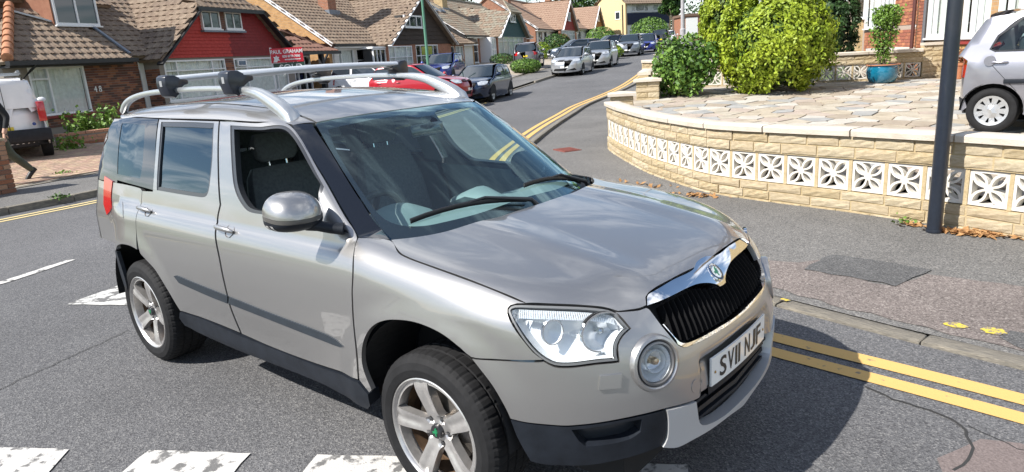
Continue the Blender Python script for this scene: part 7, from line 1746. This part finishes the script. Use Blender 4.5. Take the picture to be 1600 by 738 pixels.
def zp_(x,y): return float(zpav([(x,y)])[0])
# two golden conifers and the dark one behind
def conifer(label,pos,rad,mats,n,size,seed):
    t=thing('golden_conifer' if mats[0] is gold else 'conifer',label,'conifer',pos)
    r=np.random.default_rng(seed)
    # inner mass coloured dark as inner shade, then upright sprays over the surface
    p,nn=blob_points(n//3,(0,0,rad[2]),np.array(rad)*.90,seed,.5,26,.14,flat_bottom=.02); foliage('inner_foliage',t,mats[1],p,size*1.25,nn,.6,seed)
    cl=230; c,cn=blob_points(cl,(0,0,rad[2]),np.array(rad)*1.0,seed+1,.06,26,.16,flat_bottom=.08)
    P=[];Nn=[]
    for a,b in zip(c,cn):
        k=n//cl; s=r.uniform(.045,.105)*rad[0]/.9; q=r.normal(0,1,(k,3))*np.array([s*.65,s*.65,s*1.25]); q+=b*r.uniform(-.02,.05); P.append(a+q); Nn.append(np.tile(b,(k,1)))
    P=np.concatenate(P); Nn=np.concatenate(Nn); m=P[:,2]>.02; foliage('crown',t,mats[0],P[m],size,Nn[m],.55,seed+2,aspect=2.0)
    MB().tube([(0,0,-.1),(0,0,rad[2]*1.4)],[.09,.03],8).build('trunk',bark,t); return t
conifer('large rounded golden conifer on the crazy paving left of the blue pot',(-3.25,11.8,zp_(-3.25,11.8)),(1.0,1.0,.93),(gold,gold2),26000,.042,3)
conifer('second golden conifer, behind and left of the large rounded one',(-5.05,13.75,1.0),(.52,.60,1.12),(gold,gold2),14000,.042,4)
conifer('dark green egg shaped conifer behind the golden conifer and right of it',(-3.55,16.6,.95),(.62,.62,.95),(dgreen,leaf_mat('blackgreen',(.008,.02,.008),(.015,.04,.012))),10000,.045,5)
# rose bush by the road wall
rose=shrub('rose_bush','leafy green bush dotted with pale roses at the corner behind the taller stone pier','bush',(-4.80,11.0,zp_(-4.80,11.0)),(.60,.58,.52),mgreen,4200,.058,8,m2=lgreen,zc=.56,amp=.55,lumps=26,shell=.6,jit=1.0)
r=np.random.default_rng(5); rm=mat('rose_petals',(.80,.72,.62),.6)
pp,_=blob_points(26,(0,0,.58),(.68,.64,.56),77,.1,16,.25,flat_bottom=.3)
for q in pp:
    mb=MB(); 
    for k in range(5):
        a=2*math.pi*k/5; mb.add([(0,0,0),(.03*math.cos(a-.5),.03*math.sin(a-.5),.02),(.036*math.cos(a),.036*math.sin(a),.03),(.03*math.cos(a+.5),.03*math.sin(a+.5),.02)],[(0,1,2,3)])
    mb.build('rose',rm,rose,False,loc=tuple(q))
# blue glazed pot and its thin bush
px,py=-1.62,13.55; pz_=zp_(px,py); pot=thing('plant_pot','wide blue glazed plant pot on the crazy paving by the pierced wall','plant pot',(px,py,pz_+.01))
blg=mat('blue_glaze',(.006,.13,.22),.12,coat=1,noise=.25,nscale=5)
MB().lathe([(.01,0),(.20,.0),(.24,.02),(.29,.12),(.31,.22),(.295,.31),(.285,.33),(.30,.345),(.315,.36),(.30,.372),(.275,.36),(.265,.30),(.01,.30)],40).build('bowl',blg,pot,True); MB().lathe([(.27,.325),(.001,.335)],24).build('soil',mat('soil',(.06,.04,.03),.95,bump=.8,bscale=50),pot)
MB().lathe([(.29,.347),(.318,.352),(.318,.372),(.29,.374)],40,close=True).build('pot_rim',mat('terracotta_rim',(.40,.17,.09),.7),pot,True)
bu=thing('potted_shrub','tall wispy green shrub growing in the blue glazed pot','shrub',(px,py,pz_+.34))
r=np.random.default_rng(21); st=MB(); P=[]
for k in range(9):
    a=r.uniform(0,6.28); x1,y1=.16*math.cos(a),.16*math.sin(a); h=r.uniform(.75,1.15); pa_=[Vector((.04*math.cos(a),.04*math.sin(a),0)),Vector((x1*.6,y1*.6,h*.45)),Vector((x1*1.2,y1*1.2,h))]; st.tube(pa_,[.008,.006,.003],5)
    for q in range(170): t_=r.beta(2.2,1.5); c=pa_[0].lerp(pa_[2],t_); P.append(np.array(c)+r.normal(0,.035+.05*t_,3))
st.build('stems',bark,bu)
p2,n2=blob_points(1500,(0,0,.98),(.26,.26,.23),31,.6,10,.3); foliage('crown',bu,lgreen,np.r_[np.array(P),p2],.035,None,.5,9)
# clay pots near the house corner, bin
tp_=thing('clay_pot','terracotta pot with a small dry plant by the brick house corner','plant pot',(-.42,14.30,zp_(-.4,14.3)+.01)); MB().lathe([(.01,0),(.11,0),(.155,.27),(.17,.27),(.17,.32),(.15,.32),(.14,.26),(.01,.26)],24).build('pot',mat('terracotta',(.45,.19,.10)),tp_,True)
q,_=blob_points(160,(0,0,.45),(.10,.10,.22),61,.8); foliage('dry_leaves',tp_,mat('dry_leaf',(.22,.09,.05),.8),q,.04,None,.5,3)
bn=thing('dustbin','ribbed grey metal dustbin standing by the red brick house','bin',(-4.15,17.55,1.08)); MB().lathe([(.01,0),(.19,0),(.215,.08),(.21,.1),(.225,.3),(.22,.32),(.235,.52),(.245,.52),(.245,.56),(.22,.58),(.01,.6)],28).build('bin_body',mat('galvanised',(.30,.33,.36),.45,.6,noise=.2),bn,True)
# neighbour's grey forecourt
kind(sheet('forecourt',[(-9,17.2),(-4.9,13.0),(-3.6,13.6),(-1.2,14.85),(-2.0,16.4),(-6.5,23.5)],lambda P:np.zeros(len(P))+1.05+.035*((np.atleast_2d(P)-np.array([-3,14.2]))@np.array([-.42,.907])),0,mat('grey_forecourt',(.22,.22,.225),.9,noise=.15,nscale=40),1.0),'structure')
# ---------------- left side: drives, planting, gate pillar, person
bp=[mat('block_paving_'+n,c,.9,noise=.2,nscale=20) for n,c in (('buff',(.46,.34,.23)),('pink',(.42,.28,.21)),('brown',(.36,.26,.19)))]
kind(sheet('driveway',[(-12.25,.9),(-12.9,3.0),(-13.6,5.3),(-15.3,6.6),(-17.3,7.4),(-19.9,3.0),(-19.0,.2),(-16.5,-2.2),(-11.7,-1.6)],zleft,.006,mat('paving_sand',(.40,.31,.22),.95),.8),'structure')
drv=bpy.data.objects.new('block_paving',None); COL.objects.link(drv); drv['kind']='structure'
mbs=[MB() for _ in bp]; bx=MB(); bx.box((-.5,-.5,-.5),(.5,.5,.5)); bms=[bx.mesh('paving_block',m) for m in bp]
D0=np.array([-12.35,.9]); e1=np.array([-.22,.975]); e2=np.array([-.975,-.22]); cnt=0; cand=[]
W_=.105; Lb=.21
for i in range(-20,60):
    for j in range(0,40):
        # herringbone
        bx0=i*W_+j*W_; by0=j*W_-i*W_*0
        cand.append((i,j))
rows=[]
for j in range(0,46):
    for i in range(-6,20):
        # 45 degree-free running herringbone approximated by alternating pairs
        if (i+j)%2==0: rows.append((i*.21+.105,j*.105*2+.0525*2,0))
        else: rows.append((i*.21+.105,j*.21+.105,1))
for (a,b,o_) in rows:
    for s_ in (-.0525,.0525):
        c=D0+e1*(a+(s_ if o_ else 0))+e2*(b+(0 if o_ else s_))
        if c[0]>-12.3 or sdist([c],LK)[0]>8: continue
        k=RNG.integers(3); z=float(zleft([c])[0]); ang=math.atan2(e1[1],e1[0])+(math.pi/2 if o_ else 0); cnt+=1
        if cnt<=300:
            o=link('paving_block',bms[k],drv,(c[0],c[1],z-.006),ang); o.scale=(.204,.099,.06)
        else:
            ca,sa=math.cos(ang),math.sin(ang); mbs[k].obox((c[0],c[1],z-.006),(.102*ca,.102*sa,0),(-.0495*sa,.0495*ca,0),(0,0,.03))
for k,mb in enumerate(mbs):
    if mb.V: kind(mb.build('paving_blocks',bp[k],drv),'stuff')
concd=mat('pale_drive_concrete',(.36,.31,.25),.93,noise=.2,nscale=3,bump=.3)
kind(sheet('driveway',[(-17.4,13.4),(-16.9,11.3),(-19.9,9.9),(-23.6,11.4),(-26.5,17.5),(-29.5,25.5),(-33.5,35),(-29,39),(-24.2,31.0),(-20.9,23),(-18.8,17.2)],zleft,.008,mat('front_forecourt',(.26,.24,.22),.93,noise=.2,nscale=2),1.2),'structure')
kind(sheet('driveway',[(-22.9,27.5),(-24.1,31.5),(-27.8,40.0),(-33,52),(-39,64),(-43,61),(-38.5,50),(-33.5,36),(-28,30)],zleft,.012,concd,1.3),'structure')
# planter in front of number 48
plr=thing('brick_planter','low brick planter full of green weeds under the window of number 48','planter',(-17.9,4.3,float(zleft([(-17.9,4.3)])[0])),math.atan2(.97,-.1)); mb=MB(); mb.box((-.95,-.15,-.1),(1.0,.05,.26)); mb.build('mortar_bed',morA,plr)
bricks(plr,-.95,1.0,0,.27,-.15,[brk[3],mat('brick_salmon',(.42,.22,.14),.9,noise=.2,nscale=20)],out=.012,lim=60)
for k in range(9): MB().box((-.95+.217*k,-.17,.262),(-.745+.217*k,.06,.325)).build('brick',mat('brick_salmon',(.42,.22,.14)),plr)
wd=thing('weeds','tall flowering weeds growing in the brick planter below the window','weeds',(-18.6,4.6,float(zleft([(-18.6,4.6)])[0])+.1)); r=np.random.default_rng(3); P=[];sm=MB()
for k in range(60):
    x,y=r.normal(0,.16),r.uniform(-.75,.75); h=r.uniform(.3,.85); sm.tube([(x,y,0),(x+r.normal(0,.05),y+r.normal(0,.05),h)],[.006,.002],4)
    for q in range(14): P.append((x+r.normal(0,.05),y+r.normal(0,.05),h*r.uniform(.2,1)))
sm.build('stems',olive,wd); foliage('leaves',wd,lgreen,P,.07,None,.5,4)
def tuft(label,p,n,h,m,sz=.05,spread=.15,name='weed_tuft',cat='weeds',zf=zleft):
    t=thing(name,label,cat,(p[0],p[1],float(zf([p])[0]))); r=np.random.default_rng(int(abs(p[0]*100)))
    P=np.c_[r.normal(0,spread,n),r.normal(0,spread,n),np.abs(r.normal(0,h*.5,n))]; foliage('leaves',t,m,P,sz,None,.6,5); return t
tuft('bright green weed clump beside the brick planter and the van wheel',(-16.9,3.35),260,.32,lgreen,.06,.18); tuft('small green weed in the back edge of the left pavement',(-13.05,1.95),60,.07,lgreen,.035,.08); tuft('small weed sprouting from the left kerb beside the yellow lines',(-10.05,.95),60,.06,mgreen,.03,.07)
kind(sheet('verge_grass',[(-14.2,4.5),(-15.0,6.2),(-16.9,6.6),(-16.6,4.2)],zleft,.02,mat('patchy_grass',(.20,.19,.08),.95,col2=(.34,.29,.16),nscale=4,bump=.6),.5),'structure')
# gate pillar at the left edge
gp0=(-11.77,.42); gpl=thing('gate_pillar','weathered red brick gate pillar with flat top at the left edge of the pavement','gate pillar',(gp0[0],gp0[1],float(zleft([gp0])[0])),math.atan2(.97,-.22)); MB().box((-.33,-.215,-.1),(.33,.215,.86)).build('mortar_core',morA,gpl)
pb=[mat('brick_pillar_'+n,c,.92,noise=.35,nscale=25,bump=.5,bscale=60) for n,c in (('rust',(.34,.14,.075)),('brown',(.25,.12,.075)),('pale',(.42,.24,.15)))]
for k in range(11):
    for sd,(hwx,hwy) in enumerate(((.34,.225),(.225,.34),(.34,.225),(.225,.34))):
        a=sd*math.pi/2; nb=3 if (k+sd)%2 else 2; wx=hwx; xs=np.linspace(-wx,wx,4) if sd%2==0 else np.linspace(-wx,wx,3)
        if k%2: xs=np.r_[xs[0],(xs[:-1]+xs[1:])/2,xs[-1]]
        for x0,x1 in zip(xs[:-1],xs[1:]):
            m=pb[RNG.integers(3)]
            if m.name not in bricks.me: mb=MB(); mb.box((-.5,-.5,-.5),(.5,.5,.5)); bricks.me[m.name]=mb.mesh('brick',m)
            u=(x0+x1)/2; yy=hwy-.045; o=link('brick',bricks.me[m.name],gpl,(u*math.cos(a)+yy*math.sin(a),u*math.sin(a)-yy*math.cos(a),.0375+.077*k),a); o.scale=(x1-x0-.012,.10,.064)
MB().box((-.35,-.235,.847),(.35,.235,.885)).build('cap',mat('stone_cap',(.40,.33,.22),.9,noise=.3,nscale=10,bump=.4),gpl)
low=thing('garden_wall','low brick garden wall joining the gate pillar and running off to the left','garden wall',(gp0[0],gp0[1],float(zleft([gp0])[0])),math.atan2(-.97,.22)); MB().box((.34,-.10,-.1),(4.5,.10,.80)).build('mortar_core',bk_or,low)
bricks(low,.36,4.4,0,.78,-.10,pb,lim=200)
# estate agent's board
sg=thing('sale_board','red estate agent board lettered PAUL GRAHAM with SOLD sign below on a white post','sign',(-22.4,13.1,float(zleft([(-22.4,13.1)])[0])),math.atan2(.75,-.66)+math.pi)
sg.rotation_euler[2]=math.atan2(.77,.64)   # face the camera side of the road
bred=mat('board_red',(.55,.012,.035),.4); bwh=mat('board_white',(.78,.78,.78),.4); bgr=mat('board_dark_green',(.015,.05,.035),.4)
MB().box((-.62,-.02,.2),(-.55,.05,2.30)).build('post',bwh,sg)
b1=MB().box((-.60,-.045,1.72),(.60,-.02,2.26)).build('board',bred,sg)
b2=MB().box((-.55,-.045,1.36),(.60,-.02,1.70)).build('board',bgr,sg); b2['label']='dark green SOLD board'
for txt,sz,z,x,bd_,xs in (('PAUL GRAHAM',.20,2.12,0,b1,.88),('020 8773 7000',.115,1.94,.16,b1,.95),('www.paulgraham.co.uk',.07,1.83,.2,b1,.9),('SOLD',.30,1.53,.1,b2,1.15)):
    me=text_mesh(txt,sz,bwh,.003,xs,bold=.004); frame_to(me,(x,-.05,z),(1,0,0),(0,0,1)); link('lettering',me,bd_)
me=MB().prism([(x*.13-.40,-.048,1.86+z*.13) for x,z in ((-1,-.9),(-.6,.2),(-.9,.7),(-.3,.6),(0,1.1),(.35,.6),(.9,.6),(.5,.1),(1.0,-.5),(.3,-.4),(.1,-.9))],(0,-.004,0)).mesh('emblem',bwh); link('emblem',me,b1)
me=MB().prism([(x*.13-.40,-.048,1.50+z*.12) for x,z in ((-.9,.0),(-.5,.25),(-.2,-.35),(.7,1.0),(.95,.8),(-.1,-1))],(0,-.004,0)).mesh('emblem',bwh); link('emblem',me,b2)
# street furniture along the road
gl_=thing('lamp_column','slim green lamp column standing by the drive between the timber gable and the skylights','lamp post',(-22.3,20.4,float(zleft([(-22.3,20.4)])[0]))); MB().tube([(0,0,-.3),(0,0,1.2),(0,0,6.5)],[.075,.07,.045],12).build('shaft',mat('green_column',(.10,.25,.17),.5),gl_,True); MB().tube([(0,0,6.5),(.5,.2,6.8),(1.2,.5,6.85)],[.04,.035,.05],8).build('lantern_arm',mat('green_column',(.1,.25,.17)),gl_,True)
g2=thing('lamp_column','pale concrete lamp column on the right pavement beyond the rose bush','lamp post',(-17.9,37.5,float(zr([(-17.9,37.5)])[0]))); cm=mat('grey_column',(.36,.35,.36),.7,noise=.15); MB().tube([(0,0,-.3),(0,0,1.8),(0,0,1.85),(0,0,7)],[.19,.17,.12,.09],14).build('shaft',cm,g2,True); MB().tube([(0,0,7),(-.6,-.2,7.3),(-1.3,-.5,7.3)],[.06,.05,.07],8).build('lantern_arm',cm,g2,True)
# hedges and front garden shrubs up the road
def gz(x,y): return float(zleft([(x,y)])[0])
def hedge(label,p,rad,m,m2,n,sz,seed,name='shrub'): return shrub(name,label,'shrub',(p[0],p[1],gz(*p)-.05),rad,m,n,sz,seed,m2=m2,amp=.12,trunk=False)
hedge('low clipped bright green dome hedge at the pavement edge beside the grey hatchback',(-23.4,29.0),(.95,.80,.42),mgreen,lgreen,3500,.06,41,'hedge')
hedge('tall rounded clipped green hedge by the far orange house',(-36.5,57.5),(1.5,1.5,1.15),mgreen,lgreen,3500,.10,42,'hedge')
hedge('large leafy light green shrub in front of the cream house',(-38.0,70),(2.2,2.0,1.5),lgreen,mgreen,4000,.13,43)
hedge('yellow green bush between the silver cars and the white coupe',(-25.6,41.5),(1.0,.9,.55),lgreen,gold,1800,.09,44)
hedge('dark garden shrub with orange flowers in front of the red gabled house',(-33.2,45.5),(1.3,1.2,.95),dgreen,mgreen,2600,.10,45)
hedge('bush of orange red flowers beside the dark shrub',(-34.6,48.3),(.8,.8,.9),mat('orange_petals',(.42,.13,.02),.7,col2=(.30,.16,.03),nscale=3),olive,1500,.09,46)
hedge('bright yellow green bush below the orange brick flank wall',(-31.5,41.2),(.8,.8,.65),lgreen,gold,1500,.08,47)
hedge('small green bush by the door of the white gabled house',(-26.9,26.9),(.55,.5,.5),lgreen,mgreen,900,.07,48)
hedge('low green plants under the teal gable bay window',(-30.5,35.3),(1.1,.5,.4),mgreen,dgreen,1200,.07,49)
# trees behind
def tree(label,p,z,h,rad,m,m2,seed,n=5000,sz=.22,name='tree'):
    t=thing(name,label,'tree',(p[0],p[1],z)); r=np.random.default_rng(seed); tr_=MB(); tr_.tube([(0,0,-1),(.1,0,h*.35),(0,.1,h*.75)],[.28,.2,.08],10)
    P=[];Nn=[]
    for k in range(16):
        a=r.uniform(0,6.28); q=r.uniform(.25,.8); c=np.array([math.cos(a)*rad*q,math.sin(a)*rad*q,h*r.uniform(.45,.93)]); tr_.tube([(0,0,h*.3),tuple(c*.6+np.array([0,0,h*.12])),tuple(c)],[.10,.06,.02],6)
        p_,n_=blob_points(n//16,c,np.array([rad,rad,rad*.8])*r.uniform(.30,.5),seed*31+k,.6,8,.3); P.append(p_); Nn.append(n_)
    tr_.build('trunk',bark,t); P=np.concatenate(P); Nn=np.concatenate(Nn); k=r.random(len(P))<.5; foliage('crown',t,m,P[k],sz,Nn[k],.7,seed); foliage('crown',t,m2,P[~k],sz,Nn[~k],.7,seed+1); return t
tree('dark leafy tree rising behind the roof of the red gabled house',(-44,20),1.2,9,3.2,dgreen,mgreen,61)
tree('broad dark tree between the teal gabled house and the red gabled house',(-52,50),2,10,4,dgreen,mgreen,62)
tree('dense green tree standing right of the cream house at the top of the road',(-43.5,86.5),3.0,6.5,1.7,dgreen,mgreen,63)
tree('tall dark tree left of the cream house above the roofs',(-66,96),3,13,5.5,dgreen,mgreen,64,7000,.3)
tree('bright green tree above the brick garage beyond the concrete lamp column',(-33,96),3,10,4,mgreen,lgreen,65)
tree('spreading green tree behind the golden conifers at the top of the right pavement',(-20,62),2.4,9,4.5,mgreen,dgreen,66,6000)
hz=thing('hedgerow','','') if False else bpy.data.objects.new('far_wood',None); COL.objects.link(hz); hz['kind']='stuff'
P=[];Nn=[]; r=np.random.default_rng(9)
for k in range(70):
    a=-2.55+k*.046; d=r.uniform(120,150); c=np.array([-30+d*math.cos(math.pi/2-a*0+ (k-35)*.035)*-1*0+ (k-40)*5.0,150+r.uniform(-14,14)-.35*abs(k-40),r.uniform(6,11)])
    p_,n_=blob_points(900,c,(5.5,5.5,r.uniform(6,9)),700+k,.4,10,.3); P.append(p_); Nn.append(n_)
foliage('far_trees',hz,dgreen,np.concatenate(P),.42,np.concatenate(Nn),.7,70)
hz['kind']='stuff'
# dead leaves gathered at the foot of the curved wall
def litter(p,n,sx,sy,seed):
    r=np.random.default_rng(seed); P=np.c_[p[0]+r.normal(0,sx,n),p[1]+r.normal(0,sy,n)]; z=zrp(P)+.006+.01*r.random(n)
    return kind(foliage('leaf_litter',None,mat('dry_leaf_litter',(.28,.13,.05),.9,col2=(.40,.24,.10),nscale=30),np.c_[P,z],.035,np.tile((0,0,1),(n,1)),.35,seed,aspect=2.2),'stuff')
litter((1.20,4.17),260,.14,.04,1); litter((.72,4.28),40,.05,.03,2); litter((-1.55,4.78),60,.12,.04,3); litter((-2.3,5.2),20,.3,.08,4)
tuft('tiny yellow green weed at the foot of the curved wall left of the navy column',(.63,4.33),40,.05,lgreen,.02,.04,zf=zrp)
# person walking behind the gate pillar
def person():
    t=thing('person','person in dark jacket, olive trousers and black shoes walking behind the brick gate pillar','person',(-12.73,1.04,gz(-12.7,1.05)),math.atan2(-.99,.15))
    V=[];E=[];R=[]
    def v(p,r): V.append(p); R.append(r); return len(V)-1
    pel=v((0,0,.93),(.17,.125)); ch=[(v((.02,0,1.10),(.165,.12))),(v((.05,0,1.30),(.185,.13))),(v((.06,0,1.45),(.16,.11))),(v((.075,0,1.53),(.065,.065))),(v((.10,0,1.60),(.075,.085))),(v((.105,0,1.70),(.085,.10))),(v((.10,0,1.78),(.06,.07)))]
    E+= [(pel,ch[0])]+[(a,b) for a,b in zip(ch[:-1],ch[1:])]
    def limb(par,pts):
        for p,r_ in pts: k=v(p,r_); E.append((par,k)); par=k
        return par
    # leading leg (left), trailing leg (right): mid stride
    fl=limb(pel,[((.02,.10,.86),(.10,.10)),((.20,.10,.50),(.072,.072)),((.27,.10,.30),(.060,.062)),((.36,.10,.09),(.042,.045))]); fr=limb(pel,[((-.02,-.10,.86),(.10,.10)),((-.10,-.10,.52),(.085,.085)),((-.27,-.10,.33),(.07,.07)),((-.42,-.10,.15),(.055,.058))])
    al=limb(ch[2],[((.05,.20,1.43),(.065,.065)),((-.06,.25,1.17),(.052,.052)),((.02,.25,.95),(.038,.038)),((.05,.245,.88),(.030,.040))]); ar=limb(ch[2],[((.05,-.20,1.43),(.065,.065)),((.12,-.25,1.17),(.052,.052)),((.27,-.24,1.0),(.038,.038)),((.33,-.235,.96),(.030,.040))])
    me=bpy.data.meshes.new('body'); me.from_pydata(V,E,[]); o=link('body',me,t)
    md=o.modifiers.new('skin','SKIN'); 
    for k,r_ in enumerate(R): me.skin_vertices[0].data[k].radius=r_
    me.skin_vertices[0].data[0].use_root=True
    sb=o.modifiers.new('sub','SUBSURF'); sb.levels=2; sb.render_levels=2
    dg=bpy.context.evaluated_depsgraph_get(); m2=bpy.data.meshes.new_from_object(o.evaluated_get(dg)); bpy.data.objects.remove(o)
    jk=mat('dark_jacket',(.012,.013,.016),.8,noise=.2,nscale=20); trs=mat('olive_trousers',(.075,.085,.06),.85,noise=.2,nscale=14); skn=mat('skin',(.52,.32,.23),.5)
    m2.materials.clear(); [m2.materials.append(q) for q in (jk,trs,skn)]
    idx=[]
    for p in m2.polygons:
        c=p.center; idx.append(2 if c.z>1.535 or (c.z<.975 and abs(c.y)>.215 and c.z>.8) else (0 if c.z>.90 else 1))
    m2.polygons.foreach_set('material_index',idx); m2.polygons.foreach_set('use_smooth',[True]*len(idx)); b=link('body',m2,t)
    # head details
    hc=Vector((.105,0,1.69)); mb=MB()
    for y in (-.034,.034): mb.tube([hc+Vector((.086,y,.015)),hc+Vector((.096,y,.015))],[.011,.004],8)
    mb.build('eye',mat('eye_dark',(.03,.02,.02),.3),t); mb=MB(); mb.tube([hc+Vector((.09,0,.01)),hc+Vector((.112,0,-.03)),hc+Vector((.095,0,-.04))],[.010,.016,.010],8); mb.tube([hc+Vector((.085,-.025,-.07)),hc+Vector((.094,0,-.072)),hc+Vector((.085,.025,-.07))],.006,6)
    for y in (-.098,.098): mb.tube([hc+Vector((0,y*.9,.03)),hc+Vector((-.005,y*1.05,.0)),hc+Vector((0,y*.92,-.035))],.012,6)
    mb.build('face',skn,t,True)
    V_=[];F_=[]
    for i in range(7):
        for k in range(16):
            th=2*math.pi*k/16; ph=math.pi/2*i/6; rr=math.cos(ph*.98); V_.append(hc+Vector((-.012+.106*rr*math.cos(th),.099*rr*math.sin(th),.025+.105*math.sin(ph)-(.06 if math.cos(th)<0 and i==0 else 0))))
    for i in range(6):
        for k in range(16): F_.append((i*16+k,i*16+(k+1)%16,(i+1)*16+(k+1)%16,(i+1)*16+k))
    MB().add(V_,F_).build('hair',mat('dark_hair',(.02,.015,.012),.7),t,True)
    # shoes
    for (c,tilt) in (((.40,.10,.0),0.15),((-.42,-.10,.10),-.75)):
        mb=MB(); ca,sa=math.cos(tilt),math.sin(tilt)
        def S(x,z): return (c[0]+x*ca-z*sa,c[1],c[2]+x*sa+z*ca)
        pts=[S(-.09,.05),S(-.03,.055),S(.06,.05),S(.15,.035),S(.19,.03)]; mb.tube(pts,[.045,.05,.046,.04,.02],12,True,.9); mb.build('shoe',mat('black_shoe',(.01,.01,.01),.5),t,True)
    # hands with fingers
    for (w_,dirn) in ((Vector((.05,.245,.88)),Vector((.12,0,-1))),(Vector((.33,-.235,.96)),Vector((.7,0,-.5)))):
        d=dirn.normalized(); s=Vector((0,1,0)); u=s.cross(d).normalized(); mb=MB(); mb.tube([w_-d*.01,w_+d*.03,w_+d*.08],[.028,.036,.034],10,True,.5)
        for k,(off_,ln) in enumerate(((-.026,.062),(-.009,.072),(.009,.068),(.026,.052))): q=w_+d*.075+u*off_; mb.tube([q,q+d*ln*.5+s*.006,q+d*ln*.85+s*.022],[.009,.0085,.006],8)
        q=w_+d*.02+u*.03; mb.tube([q,q+d*.03+u*.025,q+d*.06+u*.028],[.011,.010,.007],8); mb.build('hand',skn,t,True)
    return t
person()
